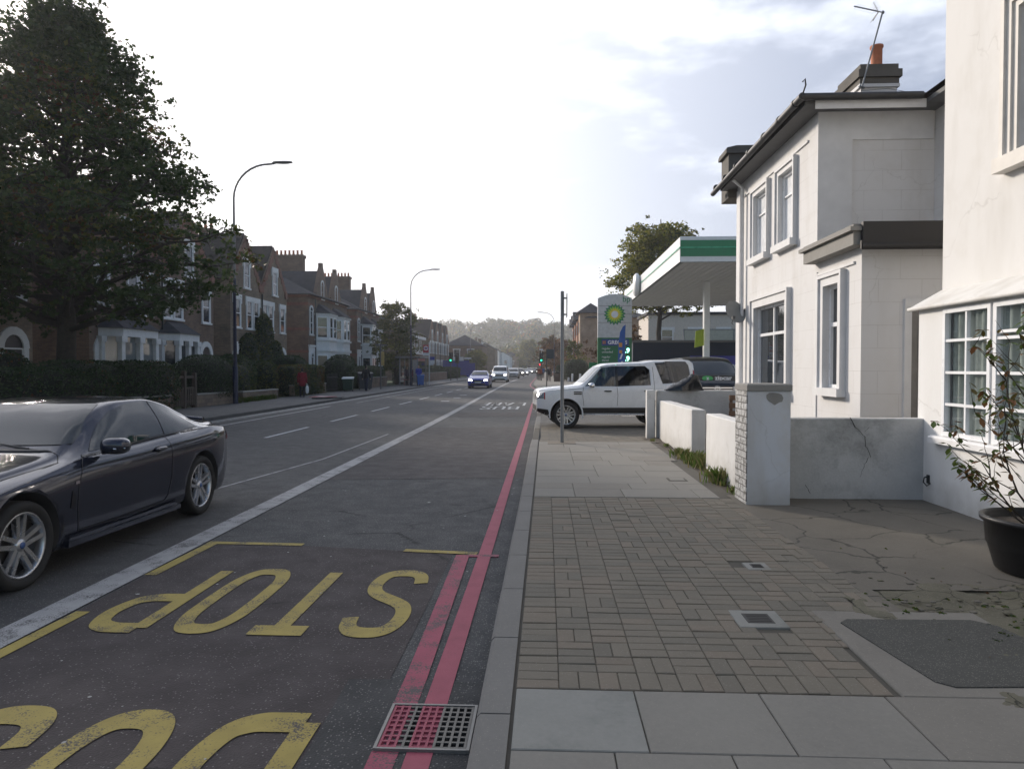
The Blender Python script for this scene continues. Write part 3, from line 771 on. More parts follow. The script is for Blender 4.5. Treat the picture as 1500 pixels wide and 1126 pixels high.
tufts('weeds', sp, 3, [leafmat('weed_green', (.10, .17, .03), (.16, .22, .06), .4), leafmat('weed_straw', (.20, .19, .08), (.25, .22, .10), .4)], .13, 90)
sp = [(2.72 + .16 * math.sin(t), 3.6 + t * .115, .12, rg.uniform(.12, .32)) for t in range(9)] + [(rg.uniform(2.2, 4.3), rg.gauss(4.72, .2), .12, rg.uniform(.08, .22)) for t in range(50)] + [(2.88, 3.62, .12, .5), (3.0, 3.66, .12, .45)]
tufts('moss_and_weeds', sp, 8, [M_leafG, M_leafB, M_leafH], .05, 90)
# dead leaves scattered
nr = np.random.default_rng(3); P = np.column_stack([nr.uniform(2.3, 4.9, 46), nr.normal(5.0, .9, 46), np.full(46, .132)])
tag(link('fallen_leaves', leaf_mesh('fallen_leaves', P, .022, [M_leafR, M_leafB], 2)), kind='stuff')
# ---------------- covers and gully
def cover(x0, x1, y0, y1, label, inset):
    r = empty('access_cover', ((x0 + x1) / 2, (y0 + y1) / 2, .1), 0, label, 'access cover', 'access covers in the pavement')
    a, b = (x1 - x0) / 2, (y1 - y0) / 2
    mb = MB(); mb.bbox(-a, a, -b, b, -.03, .0225, .004); mb.build('surround', M_slab2, r)
    mb = MB(); mb.bbox(-a * inset, a * inset, -b * inset, b * inset, 0, .0255, .002)
    for k in range(-2, 3): mb.box(-a * inset * .8, a * inset * .8, k * b * inset * .35 - .003, k * b * inset * .35 + .003, .0255, .0275)
    mb.build('lid', plain('cast_iron', (.05, .048, .045), .6, .4), r)
cover(1.17, 1.47, 4.35, 4.65, 'larger pale square access cover set in the brick paving', .55)
cover(1.57, 1.75, 5.6, 5.8, 'small access cover in the brick paving, farther of the two pale squares', .5)
r = empty('access_cover', (1.83, 10.1, .118), 0, 'small dark metal cover set among the far grey paving slabs', 'access cover', 'access covers in the pavement')
mb = MB(); mb.bbox(-.13, .13, -.13, .13, -.02, .006, .003); mb.build('surround', M_joint, r); mb = MB(); mb.bbox(-.10, .10, -.10, .10, -.01, .009, .002); mb.build('lid', M_slab, r)
r = empty('drain_grate', (-.545, 3.275, 0), 0, 'square iron drain grate by the kerb crossed by red paint', 'drain grate')
mb = MB(); mb.box(-.205, .205, -.205, .205, .0062, .0075); mb.build('pit_shade', plain('pit_shade_black', (.004, .004, .004), 1.), r)  # flat black sheet on the road, painted as the shaded depth below the bars
mb = MB()
def gm(xc): return 1 if (-.765 < xc - .545 < -.665 or -.60 < xc - .545 < -.50) else 0
for k in range(12):
    x = -.19 + k * .38 / 11
    mb.box(x - .0058, x + .0058, -.195, .195, .009, .018, gm(x))
for k in range(9):
    y = -.185 + k * .37 / 8
    for i in range(24):
        x = -.195 + i * .39 / 24; mb.box(x, x + .39 / 24, y - .006, y + .006, .0095, .0175, gm(x + .008))
mb.build('bars', [plain('worn_iron', (.12, .115, .105), .55, .5, var=.4, scale=20), M_red], r)
mb = MB()
for a in ((-.212, -.198, -.21, .21), (.198, .212, -.21, .21), (-.198, .198, -.212, -.199), (-.198, .198, .199, .212)): mb.box(a[0], a[1], a[2], a[3], .006, .0215)
mb.build('frame', plain('worn_iron_frame', (.20, .195, .185), .5, .4), r)
# ---------------- left side ground
strip('left_pavement', -14.0, -10.72, [-8, 120, 330], .12, M_asph_path)
mb = MB(); y = -6
while y < 200:
    mb.bbox(-10.74, -10.6, y + .005, y + (.9 if y < 60 else 5), -.05, .122, .012); y += .905 if y < 60 else 5.
struct(mb.build('left_kerb', plain('dark_kerb', (.075, .073, .07), .8, var=.3, scale=3)))
strip('front_gardens', -60, -13.95, [-8, 120, 330], .10, M_grass)
# ------------------------------------------------------------ right-hand buildings and walls (metres in world axes)
class Thing:
    def __init__(s, name, loc, label=None, cat=None, group=None):
        s.r = empty(name, loc, 0, label, cat, group); s.o = Vector(loc)
    def add(s, name, mb, mats, parent=None, label=None, **k):
        p = parent or s.r
        o = mb.build(name, mats, p, loc=None if parent else tuple(-s.o), **k)
        if label: o['label'] = label
        return o
PX = lambda x0: (lambda u, v, d: (x0 - d, u, v))       # wall facing -X, u = Y, d = outwards
PY_ = lambda y0: (lambda u, v, d: (u, y0 - d, v))      # wall facing -Y, u = X
def boxP(mb, P, u0, u1, v0, v1, d0, d1, mi=0):
    a, b = P(u0, v0, d0), P(u1, v1, d1); mb.box(a[0], b[0], a[1], b[1], a[2], b[2], mi)
def wall_open(mb, P, u0, u1, v0, v1, ops, depth, mi=0):
    us = sorted({u0, u1, *[o[0] for o in ops], *[o[1] for o in ops]}); vs = sorted({v0, v1, *[o[2] for o in ops], *[o[3] for o in ops]})
    for a, b in zip(us, us[1:]):
        for c, d in zip(vs, vs[1:]):
            if any(o[0] <= a and b <= o[1] and o[2] <= c and d <= o[3] for o in ops): continue
            mb.quad(P(a, c, 0), P(b, c, 0), P(b, d, 0), P(a, d, 0), mi)
    for (a, b, c, d) in ops:
        for q in (((a, c), (b, c)), ((b, c), (b, d)), ((b, d), (a, d)), ((a, d), (a, c))):
            (p, r_), (s_, t_) = q
            mb.quad(P(p, r_, 0), P(s_, t_, 0), P(s_, t_, -depth), P(p, r_, -depth), mi)
def window(T, P, a, b, c, d, rec=.12, cols=(), rows=(), fw=.055, glass=None, panecols=None, curtain=False, extra=None, bar=.03, name='window'):
    """frame with glazing bars at fractions cols / rows; panes behind"""
    mb = MB()
    for q in ((a, a + fw, c, d), (b - fw, b, c, d), (a + fw, b - fw, c, c + fw), (a + fw, b - fw, d - fw, d)): boxP(mb, P, *q, -rec - .02, -rec + .045)
    for f in cols:
        u = a + (b - a) * f; boxP(mb, P, u - bar / 2, u + bar / 2, c + fw, d - fw, -rec - .01, -rec + .035)
    for f in rows:
        v = c + (d - c) * f; boxP(mb, P, a + fw, b - fw, v - bar / 2, v + bar / 2, -rec - .01, -rec + .037)
    if extra: extra(mb)
    w_ = T.add(name, mb, M_upvc)
    g = MB()
    if glass is M_clear: g.quad(P(a + fw * .5, c + fw * .5, -rec), P(b - fw * .5, c + fw * .5, -rec), P(b - fw * .5, d - fw * .5, -rec), P(a + fw * .5, d - fw * .5, -rec))
    else: boxP(g, P, a + fw * .5, b - fw * .5, c + fw * .5, d - fw * .5, -rec - .006, -rec)
    T.add('pane', g, glass or M_winglass, w_)
    if curtain:
        cu = MB(); n = int((b - a) / .02); vs = []
        for i in range(n + 1):
            u = a + (b - a) * i / n; dd = -rec - .045 + .022 * math.sin(u * 44) + .014 * math.sin(u * 17 + 1)
            vs += [P(u, c - .1, dd), P(u, d + .1, dd)]
        cu.add(vs, [(2 * i, 2 * i + 1, 2 * i + 3, 2 * i + 2) for i in range(n)], 0, True)
        T.add('curtain', cu, M_curtain, w_, fixn=False)
    return w_
def moulding(mb, P, a, b, c, d, w=.15, p=.05, sill=True):
    boxP(mb, P, a - w, a, c, d + w, 0, p); boxP(mb, P, b, b + w, c, d + w, 0, p); boxP(mb, P, a, b, d, d + w, 0, p)
    q = .035
    boxP(mb, P, a - w - .02, a - w + q, c, d + w + .02, 0, p + .035); boxP(mb, P, b + w - q, b + w + .02, c, d + w + .02, 0, p + .035); boxP(mb, P, a - w + q, b + w - q, d + w - q, d + w + .02, 0, p + .035)
    if sill: boxP(mb, P, a - w - .03, b + w + .03, c - .13, c, -.02, .14)
# ---- far white house
T = Thing('white_house', (4.7, 12.5, .1), 'white painted two-storey house with dark hipped roof and flat-roofed side extension', 'house')
P = PX(4.7)
mb = MB(); o_up = [(13.6, 14.42, 4.14, 5.52), (15.2, 16.12, 4.14, 5.52)]; o_lo = [(13.95, 16.0, 1.25, 3.03)]; o_ex = [(11.45, 12.05, 1.38, 3.06)]
wall_open(mb, P, 12.5, 17.6, 0, 6.2, o_up + o_lo, .14)
PYn = PY_(12.5); mb.quad(PYn(4.7, 3.4, 0), PYn(6.64, 3.4, 0), PYn(6.64, 6.2, 0), PYn(4.7, 6.2, 0))
mb.box(6.64, 12, 9.3, 12.499, 0, 6.2); mb.quad((4.7, 17.6, 0), (12, 17.6, 0), (12, 17.6, 6.2), (4.7, 17.6, 6.2)); mb.quad((12, 12.5, 0), (12, 17.6, 0), (12, 17.6, 6.2), (12, 12.5, 6.2))
T.add('wall', mb, M_stucco, fixn=False)
mb = MB(); wall_open(mb, P, 10.73, 12.5, 0, 3.5, o_ex, .14); mb.quad((4.7, 10.73, 0), (6.64, 10.73, 0), (6.64, 10.73, 3.5), (4.7, 10.73, 3.5))
mb.box(4.84, 6.6, 10.9, 12.4, 3.3, 3.49)
T.add('extension_wall', mb, stucco('white_stucco_side', (.64, .635, .63), .2, True, .35, 2.), fixn=False)
mb = MB()
# raised string courses and pilasters
boxP(mb, P, 12.9, 17.1, 5.72, 5.76, 0, .03); boxP(mb, P, 17.08, 17.15, .1, 5.72, 0, .03); boxP(mb, P, 17.3, 17.6, .1, 6.0, 0, .02)
boxP(mb, P, 12.42, 12.50, 0, 3.35, 0, .02); boxP(mb, P, 10.95, 12.38, 3.28, 3.32, 0, .03)
boxP(mb, PYn, 4.7, 5.27, 3.8, 6.1, 0, .03); boxP(mb, PYn, 5.27, 6.6, 5.62, 6.1, 0, .025)
boxP(mb, PY_(10.73), 5.30, 5.40, 0, 2.6, 0, .05); boxP(mb, PY_(10.73), 5.30, 6.3, 2.6, 2.72, 0, .06)
moulding(mb, P, 13.6, 14.42, 4.14, 5.52, .13); moulding(mb, P, 15.2, 16.12, 4.14, 5.52, .13); moulding(mb, P, 13.95, 16.0, 1.25, 3.03, .2, .06); moulding(mb, P, 11.45, 12.05, 1.38, 3.06, .17, .06)
T.add('stone_trim', mb, M_trimold)
wg = plain('window_blind_sky_glare', (.80, .82, .84), .12, spec=1.)  # white pane colour holds the bright sky's reflection as well as the blind
for q in o_up: window(T, P, *q, rec=.09, rows=(.68,), glass=wg)
window(T, P, *o_lo[0], rec=.1, cols=(.5,), rows=(.66,), bar=.06)
window(T, P, *o_ex[0], rec=.1, rows=(.62,), bar=.07)
mb = MB(); boxP(mb, PY_(10.73), 5.41, 6.3, 0, 2.6, -.02, .02)
for k in range(3): boxP(mb, PY_(10.73), 5.5, 6.2, .2 + k * .8, .85 + k * .8, 0, .035)
T.add('side_door', mb, plain('grey_brown_door', (.20, .19, .18), .6))
# roof with hips
def hip(mb, x0, x1, y0, y1, z, pitch, mi=0, th=.06):
    hw = min(x1 - x0, y1 - y0) / 2; zr = z + hw * pitch
    if (y1 - y0) <= (x1 - x0):
        r1, r2 = (x0 + hw, (y0 + y1) / 2, zr), (x1 - hw, (y0 + y1) / 2, zr)
        A, B, Cc, D = (x0, y0, z), (x1, y0, z), (x1, y1, z), (x0, y1, z)
        mb.add([A, B, Cc, D, r1, r2], [(0, 1, 5, 4), (1, 2, 5), (2, 3, 4, 5), (3, 0, 4)], mi)
    else:
        r1, r2 = ((x0 + x1) / 2, y0 + hw, zr), ((x0 + x1) / 2, y1 - hw, zr)
        A, B, Cc, D = (x0, y0, z), (x1, y0, z), (x1, y1, z), (x0, y1, z)
        mb.add([A, B, Cc, D, r1, r2], [(0, 1, 4), (1, 2, 5, 4), (2, 3, 5), (3, 0, 4, 5)], mi)
    mb.add([A, B, Cc, D, *[(p[0], p[1], p[2] - th) for p in (A, B, Cc, D)]], [(0, 4, 5, 1), (1, 5, 6, 2), (2, 6, 7, 3), (3, 7, 4, 0), (7, 6, 5, 4)], mi)
M_roofnear = NT('roman_tile_roof'); s = M_roofnear
wv = s.n('ShaderNodeTexWave', {'Vector': s.obj(), 'Scale': 1.6, 'Distortion': 0.}, wave_type='BANDS', bands_direction='X').outputs['Fac']
sp_ = s.n('ShaderNodeSeparateXYZ', {0: s.obj()}); rowf = s.math('FRACT', s.math('MULTIPLY', sp_.outputs[1], 3.2))
M_roofnear = s.fin(s.mix(s.rng(s.noise(3, 5), .3, .7), (.035, .028, .026), (.058, .045, .04)), .8, s.bump(s.math('ADD', wv, rowf), .05, .9))
mb = MB(); hip(mb, 4.3, 12.4, 12.1, 18.0, 6.24, .385); T_roof = T.add('roof', mb, M_roofnear, fixn=False)
mb = MB(); mb.add([(6.24, 8.9, 6.23), (6.24, 12.3, 6.23), (9.3, 12.3, 7.35), (9.3, 8.9, 7.35)], [(0, 1, 2, 3)]); T.add('roof', mb, M_roofnear, fixn=False)
mb = MB(); mb.box(4.36, 12.3, 12.14, 17.9, 6.10, 6.17); mb.box(6.3, 12.3, 9.0, 12.13, 6.10, 6.17); T.add('soffit', mb, M_soffit)
mb = MB(); mb.box(4.52, 6.3, 12.115, 12.135, 6.03, 6.17); T.add('fascia', mb, M_trim)
mb = MB(); mb.tube([(4.27, 12.0, 6.20), (4.27, 18.3, 6.13)], .062, 10)
for y in (12.3, 13.1, 14, 15, 16, 17, 17.9): mb.tube([(4.27, y, 6.195), (4.27, y + .07, 6.195)], .075, 10)
mb.tube([(4.25, 12.04, 6.2), (6.2, 12.04, 6.2)], .06, 10); mb.tube([(4.3, 12.1, 6.25), (4.32, 12.0, 6.38), (4.29, 11.95, 6.46), (4.26, 11.98, 6.42)], .015, 6)
T.add('gutter', mb, M_fascia)
mb = MB(); mb.tube([(4.62, 16.85, .1), (4.62, 16.85, 5.9), (4.4, 16.85, 6.1)], .04, 8); T.add('drain_pipe', mb, M_pipew)
mb = MB(); mb.box(4.5, 6.62, 10.55, 12.55, 3.5, 3.80); mb.box(4.44, 6.62, 10.50, 12.62, 3.70, 3.76, 1); T.add('flat_roof', mb, [M_capstone, M_capstone])
mb = MB(); mb.box(4.60, 6.6, 10.46, 10.54, 3.52, 3.82); mb.box(4.56, 6.6, 10.42, 10.46, 3.42, 3.54)
mb.tube([(4.58, 10.44, 3.46), (6.6, 10.44, 3.46)], .05, 8); T.add('extension_fascia', mb, plain('black_fascia', (.018, .017, .017), .6))
# chimney
mb = MB(); mb.box(5.93, 6.58, 13.72, 14.72, 6.3, 7.05); mb.box(5.89, 6.62, 13.68, 14.76, 6.98, 7.04, 0); mb.box(5.86, 6.65, 13.65, 14.79, 7.16, 7.30, 1); mb.box(5.90, 6.61, 13.69, 14.75, 7.051, 7.159, 1); mb.box(5.91, 6.60, 13.70, 14.74, 7.301, 7.41, 1)
ch = T.add('chimney', mb, [M_trimold, M_darkcap])
mb = MB(); mb.lathe([(.10, 0), (.115, .02), (.10, .06), (.10, .38), (.118, .40), (.118, .44), (.09, .44), (.085, .2)], 16, 'z', (6.31, 13.95, 7.41)); T.add('chimney_pot', mb, M_terra, ch)
mb = MB(); mb.box(4.52, 5.3, 17.75, 18.45, 5.9, 6.98); mb.box(4.45, 5.37, 17.68, 18.52, 6.98, 7.05); mb.prism([(4.45, 7.051), (4.47, 7.12), (4.7, 7.17), (5.1, 7.17), (5.37, 7.08), (5.37, 7.051)], 'y', 17.7, 18.5); T.add('chimney', mb, M_darkcap)
# aerial (top level: stands on the chimney)
r = empty('television_aerial', (5.80, 13.6, 6.85), 0, 'thin television aerial leaning on a pole from the white house chimney', 'aerial')
mb = MB(); mb.tube([(0, 0, 0), (.35, -.02, 1.36)], .016, 6); mb.tube([(-.05, 0, 0), (.08, .1, .02)], .02, 6); mb.tube([(.0, .06, -.05), (.5, .06, -.02), (.9, .06, -.1)], .006, 5); mb.build('mast', M_steel, r)
mb = MB(); A = Vector((.35, -.02, 1.33)); d = Vector((-.50, .05, .15))
mb.tube([A, A + d], .011, 6)
for k in range(9): q = A + d * (.28 + .08 * k); mb.tube([q + Vector((0, -.13 + .005 * k, 0)), q + Vector((0, .13 - .005 * k, 0))], .004, 4)
for a in (-1, 1):
    for k in range(5): mb.tube([A + d * .18 + Vector((-.02 * k, -.12, a * (.03 + .03 * k))), A + d * .18 + Vector((-.02 * k, .12, a * (.03 + .03 * k)))], .004, 4)
    mb.tube([A + d * .16, A + d * .18 + Vector((-.08, 0, a * .17))], .006, 4)
mb.ell(A, (.03, .03, .03), 8, 6); mb.build('antenna', M_steel, r)
# satellite dish
r = empty('satellite_dish', (4.62, 16.9, 3.0), 0, 'round grey satellite dish bracketed to the front of the white house', 'satellite dish')
mb = MB(); M = Matrix.Rotation(R(-62), 4, 'X') @ Matrix.Identity(4)
M = Matrix.Rotation(R(28), 4, 'Z') @ Matrix.Rotation(R(68), 4, 'X')
pr = [(0, 0), (.08, .004), (.16, .018), (.24, .042), (.275, .058), (.283, .062), (.278, .052), (.16, .010), (0, -.008)]
m2 = MB(); m2.lathe(pr, 28); vs = [M @ Vector(v) + Vector((-.30, -.12, -.05)) for v in m2.v]; mb.add(vs, m2.f, 0, True)
mb.build('dish', plain('dish_grey', (.20, .21, .21), .5), r, fixn=False)
mb = MB(); mb.tube([(0, 0, 0), (-.2, -.02, -.02), (-.28, -.08, -.05)], .018, 6); mb.tube([(-.30, -.1, -.33), (-.42, -.42, -.30), (-.40, -.48, -.20)], .010, 6); mb.box(-.43, -.37, -.52, -.44, -.22, -.15); mb.box(-.02, .06, -.05, .05, -.06, .06); mb.build('bracket', M_pvcgrey, r)
T.r.location.x -= .1; T.r.scale = (1, 1, .985)
# ---- near white house
T = Thing('white_house', (4.95, 9.0, .1), 'nearer white rendered house with a ground-floor bay of small-paned windows', 'house')
P = PX(4.95); mb = MB(); ow = (6.35, 7.62, 3.85, 5.33)
wall_open(mb, P, -3, 9.0, 2.5, 9.5, [ow], .2)
mb.quad((4.95, 9, 0), (12, 9, 0), (12, 9, 9.5), (4.95, 9, 9.5)); mb.quad((4.95, -3, 0), (12, -3, 0), (12, -3, 9.5), (4.95, -3, 9.5)); mb.quad((4.95, -3, 9.5), (12, -3, 9.5), (12, 9, 9.5), (4.95, 9, 9.5))
mb.quad((12, -3, 0), (12, 9, 0), (12, 9, 9.5), (12, -3, 9.5)); mb.quad((4.95, -3, 0), (4.95, 3, 0), (4.95, 3, 2.6), (4.95, -3, 2.6))
T.add('wall', mb, M_stucco_n, fixn=False)
mb = MB(); a, b, c, d = ow
for (w0, w1, p) in ((0, .07, .03), (.07, .14, .055), (.14, .20, .085)):
    boxP(mb, P, a - w1, a - w0, c, d + w1, 0, p); boxP(mb, P, b + w0, b + w1, c, d + w1, 0, p); boxP(mb, P, a - w0, b + w0, d + w0, d + w1, 0, p)
boxP(mb, P, a - .26, b + .24, c - .15, c, -.1, .13)
T.add('stone_trim', mb, plain('cream_trim', (.66, .63, .58), .7, var=.12, scale=5, bump=.4, bscale=30))
window(T, P, *ow, rec=.16, cols=(.5,), rows=(.42, .7, .86), fw=.07, bar=.035)
Pb = PX(4.65); mb = MB(); b1 = (7.53, 8.40, .92, 2.34); b2 = (5.9, 7.48, .92, 2.34); b3 = (4.2, 5.85, .92, 2.34)
wall_open(mb, Pb, 3.4, 8.94, 0, 2.42, [b1, b2, b3], .07)
mb.quad((4.65, 8.94, 0), (4.95, 8.99, 0), (4.95, 8.99, 2.6), (4.65, 8.94, 2.42)); mb.quad((4.65, 3.4, 0), (4.95, 3.4, 0), (4.95, 3.4, 2.6), (4.65, 3.4, 2.42))
T.add('bay_wall', mb, stucco('bay_stucco', (.70, .70, .69), .2, False, .5, 8.), fixn=False)
mb = MB(); mb.prism([(4.58, 2.375), (4.58, 2.405), (4.953, 2.62), (4.953, 2.58)], 'y', 3.3, 9.03); mb.tube([(4.58, 3.3, 2.385), (4.58, 9.05, 2.385)], .024, 8)
T.add('bay_roof', mb, stucco('bay_roof_paint', (.66, .65, .62), .7, False, 1.6, 4.))
mb = MB(); mb.bbox(4.56, 4.66, 3.5, 8.55, .83, .91, .02); T.add('bay_sill', mb, M_trim)
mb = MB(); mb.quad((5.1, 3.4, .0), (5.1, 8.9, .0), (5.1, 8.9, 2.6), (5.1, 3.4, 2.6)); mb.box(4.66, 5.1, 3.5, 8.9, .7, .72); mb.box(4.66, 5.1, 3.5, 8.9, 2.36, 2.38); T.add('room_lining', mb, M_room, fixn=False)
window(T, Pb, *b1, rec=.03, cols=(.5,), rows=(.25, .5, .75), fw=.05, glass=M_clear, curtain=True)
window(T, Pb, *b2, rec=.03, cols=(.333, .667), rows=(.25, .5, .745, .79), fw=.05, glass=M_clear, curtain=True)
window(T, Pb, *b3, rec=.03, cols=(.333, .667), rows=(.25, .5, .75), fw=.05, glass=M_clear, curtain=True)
T.r.location.x -= .17; T.r.location.y -= .08
# ---- garden walls, piers
def wallbox(name, label, x0, x1, y0, y1, z0, z1, m, cap=None, capz=.08, capo=.03, slope=None, n=14, cat='wall', group=None, amp=.006, tint=None):
    T = Thing(name, ((x0 + x1) / 2, (y0 + y1) / 2, z0), label, cat, group)
    mb = MB(); nx = max(2, int((x1 - x0) / .12)); ny = max(2, int((y1 - y0) / .12)); nz_ = max(3, int((z1 - z0) / .12))
    bm = bmesh.new(); bmesh.ops.create_cube(bm, size=1)
    for v in bm.verts: v.co = Vector((x0 + (v.co.x + .5) * (x1 - x0), y0 + (v.co.y + .5) * (y1 - y0), z0 + (v.co.z + .5) * (z1 - z0)))
    def cuts(ax, a, b, k):
        no = [0, 0, 0]; no[ax] = 1
        for i in range(1, k):
            co = [0, 0, 0]; co[ax] = a + (b - a) * i / k
            bmesh.ops.bisect_plane(bm, geom=bm.verts[:] + bm.edges[:] + bm.faces[:], plane_co=co, plane_no=no)
    cuts(0, x0, x1, nx); cuts(1, y0, y1, ny); cuts(2, z0, z1, nz_)
    bmesh.ops.bevel(bm, geom=[e for e in bm.edges if e.is_manifold and len(e.link_faces) == 2 and e.link_faces[0].normal.dot(e.link_faces[1].normal) < .5], offset=.012, segments=1, affect='EDGES')
    for v in bm.verts:
        nv = noise.noise_vector(v.co * 3.1) * amp + noise.noise_vector(v.co * 9.) * amp * .5
        if v.co.z < z0 + .02: nv.z = 0
        v.co += nv
        if slope: v.co.z += slope(v.co) * (v.co.z - z0) / (z1 - z0)
    me = bpy.data.meshes.new('body'); bm.to_mesh(me); bm.free(); me.materials.append(m)
    o = link('body', me, T.r, tuple(-T.o))
    if cap:
        c_ = MB(); c_.bbox(x0 - capo, x1 + capo, y0 - capo, y1 + capo, z1 - .002, z1 + capz, .012); T.add('coping', c_, cap)
    return T
T = wallbox('garden_wall', 'low grey weathered rendered wall with a long crack between pier and near white house', 2.78, 4.62, 8.50, 8.72, .08, 1.08, M_dirtywall, None)
mb = MB(); rg = random.Random(3)
def crack(mb, pts, y, w=.006):
    P0 = []
    for (a, b), (c, d) in zip(pts, pts[1:]):
        for k in range(4):
            t = k / 4; P0.append((a + (c - a) * t + rg.uniform(-.008, .008), b + (d - b) * t + rg.uniform(-.008, .008)))
    P0.append(pts[-1]); vs = []
    for i, (x, z) in enumerate(P0): ww = w * rg.uniform(.5, 1.2) * (1 - .5 * i / len(P0)); vs += [(x - ww, y, z), (x + ww, y, z)]
    mb.add(vs, [(2 * i, 2 * i + 1, 2 * i + 3, 2 * i + 2) for i in range(len(P0) - 1)])
crack(mb, [(3.62, 1.09), (3.68, .98), (3.79, .86), (3.80, .76), (3.86, .62)], 8.487); crack(mb, [(3.83, .62), (3.78, .5), (3.74, .38)], 8.487, .003)
crack(mb, [(3.78, .93), (3.84, .97), (4.0, .98)], 8.487, .003); crack(mb, [(3.1, .28), (3.16, .18)], 8.487, .004)
T.add('crack', mb, plain('crack_dark', (.03, .03, .027), 1.), fixn=False); T.r.location.y += .22
M_pier = stucco('pier_paint', (.58, .60, .63), .8, False, .7, 11.)
M_pierb = NT('painted_brick'); s = M_pierb
bt = s.n('ShaderNodeTexBrick', {'Vector': s.wallvec(), 'Color1': (.62, .61, .59), 'Color2': (.50, .49, .47), 'Mortar': (.20, .19, .18), 'Scale': 1., 'Mortar Size': .007, 'Mortar Smooth': .3, 'Brick Width': .22, 'Row Height': .08})
M_pierb = s.fin(s.mix(s.rng(s.noise(14, 5), .5, .6), bt.outputs[0], (.22, .21, .19)), .9, s.bump(s.math('SUBTRACT', s.noise(30, 4), bt.outputs['Fac']), .02, 1.))
T = Thing('gate_pier', (2.53, 8.4, .08), 'square white painted brick pier with worn concrete cap at the pavement edge', 'pier')
mb = MB(); mb.bbox(2.30, 2.78, 8.15, 8.65, .08, 1.42, .008); T.add('body', mb, M_pier)
mb = MB(); mb.box(2.288, 2.2995, 8.16, 8.64, .09, 1.415); T.add('bare_brick_face', mb, M_pierb)
mb = MB(); mb.bbox(2.285, 2.795, 8.135, 8.665, 1.42, 1.50, .015); T.add('coping', mb, M_capstone)
mb = MB(); rg = random.Random(8)
def blotch(mb, cx, cz, rx, rz, y): mb.add([(cx + rx * math.cos(t * .523) * rg.uniform(.7, 1.15), y, cz + rz * math.sin(t * .523) * rg.uniform(.7, 1.15)) for t in range(12)], [tuple(range(12))])
blotch(mb, 2.60, 1.34, .12, .075, 8.1475)
T.add('bare_patch', mb, M_capstone, fixn=False); T.r.location.y += .14
wallbox('garden_wall', 'low white wall running back from the brick pier along the pavement', 2.44, 2.66, 8.80, 11.05, .06, .99, M_stucco_w)
wallbox('garden_wall', 'longer low white wall along the pavement beyond the gateway gap', 2.55, 2.79, 12.68, 16.3, .06, .95, M_stucco_w)
wallbox('gate_post', 'narrow white and grey gate post beside the driveway crossing', 2.29, 2.47, 16.4, 16.62, .02, 1.18, M_stucco_w, cat='post')
wallbox('garden_wall', 'streaked grey and white boundary wall behind the front garden', 2.52, 4.69, 16.45, 16.68, .0, 1.17, M_dirtywall)
# planks leaning in the garden
r = empty('wooden_planks', (4.38, 15.6, .1), 0, 'brown weathered planks standing against the rear garden wall', 'planks')
for k in range(3):
    mb = MB(); mb.bbox(-.45, .45, -.02, .02, .55 + .17 * k, .66 + .17 * k, .005); mb.build('plank', plain('old_wood', (.16, .095, .06), .8, scale=15), r)
for k in (-.4, .4):
    mb = MB(); mb.bbox(k - .03, k + .03, .021, .06, 0, 1.0, .005); mb.build('support', plain('old_wood', (.16, .095, .06), .8), r)
# black plastic heap on the wall
mb = MB(); vs = []; NN = 22; MM = 12
for i in range(NN + 1):
    u = i / NN; hgt = lerpt([(0, .03), (.12, .10), (.5, .26), (.72, .36), (.85, .37), (.92, .2), (1, .02)], u)
    for k in range(MM + 1):
        t = math.pi * k / MM; rr = 1 + .10 * math.sin(u * 31 + k * 1.9) + .08 * noise.noise(Vector((u * 7, k * .6, 0)))
        vs.append((2.72 + u * .86, 16.56 - .20 * math.cos(t) * (.5 + .5 * math.sin(math.pi * min(u * 1.15, 1))), 1.165 + hgt * math.sin(t) ** .7 * rr))
mb.add(vs, [(i * (MM + 1) + k, i * (MM + 1) + k + 1, (i + 1) * (MM + 1) + k + 1, (i + 1) * (MM + 1) + k) for i in range(NN) for k in range(MM)], 0, True)
tag(mb.build('plastic_sheet', M_blackgl, fixn=False), 'glossy black plastic heaped on top of the rear garden wall', 'plastic sheet')
# potted shrub
r = empty('flower_pot', (3.80, 5.62, .12), 0, 'large black plastic plant pot in front of the small-paned bay window', 'plant pot')
mb = MB(); mb.lathe([(0, 0), (.30, 0), (.325, .02), (.375, .20), (.385, .21), (.40, .38), (.425, .385), (.43, .42), (.405, .425), (.39, .40), (.385, .34), (0, .34)], 40); mb.build('body', M_black, r, fixn=False)
mb = MB(); vs = []
mb.lathe([(0, .375), (.15, .37), (.30, .365), (.392, .355)], 30, mi=0)
mb.build('soil', M_soil, r, fixn=False)
root = empty('potted_shrub', (3.80, 5.62, .47), 0, 'sparse leggy shrub with green and reddish leaves growing in the black pot', 'shrub')
rg = random.Random(21); mb = MB(); tips = []
def branch(p, d, L_, r0, lev):
    n = 5; pts = [p]; q = p.copy()
    for i in range(n):
        d = (d + Vector((rg.uniform(-.2, .2), rg.uniform(-.2, .2), rg.uniform(-.05, .2)))).normalized(); q = q + d * L_ / n; pts.append(q.copy())
        if lev < 2 and i > 0 and rg.random() < (.95 if lev == 0 else .6):
            a = rg.uniform(0, 6.28); s_ = Vector((math.cos(a), math.sin(a), rg.uniform(-.1, .7))); branch(q.copy(), (d * .7 + s_ * .75).normalized(), L_ * rg.uniform(.3, .5), r0 * .55, lev + 1)
        if i >= (2 if lev == 0 else 1): tips.append(q.copy())
    tips.append(q.copy()); tips.append(q.copy())
    mb.tube(pts, [r0 * (1 - .75 * i / n) for i in range(n + 1)], 6, caps=False)
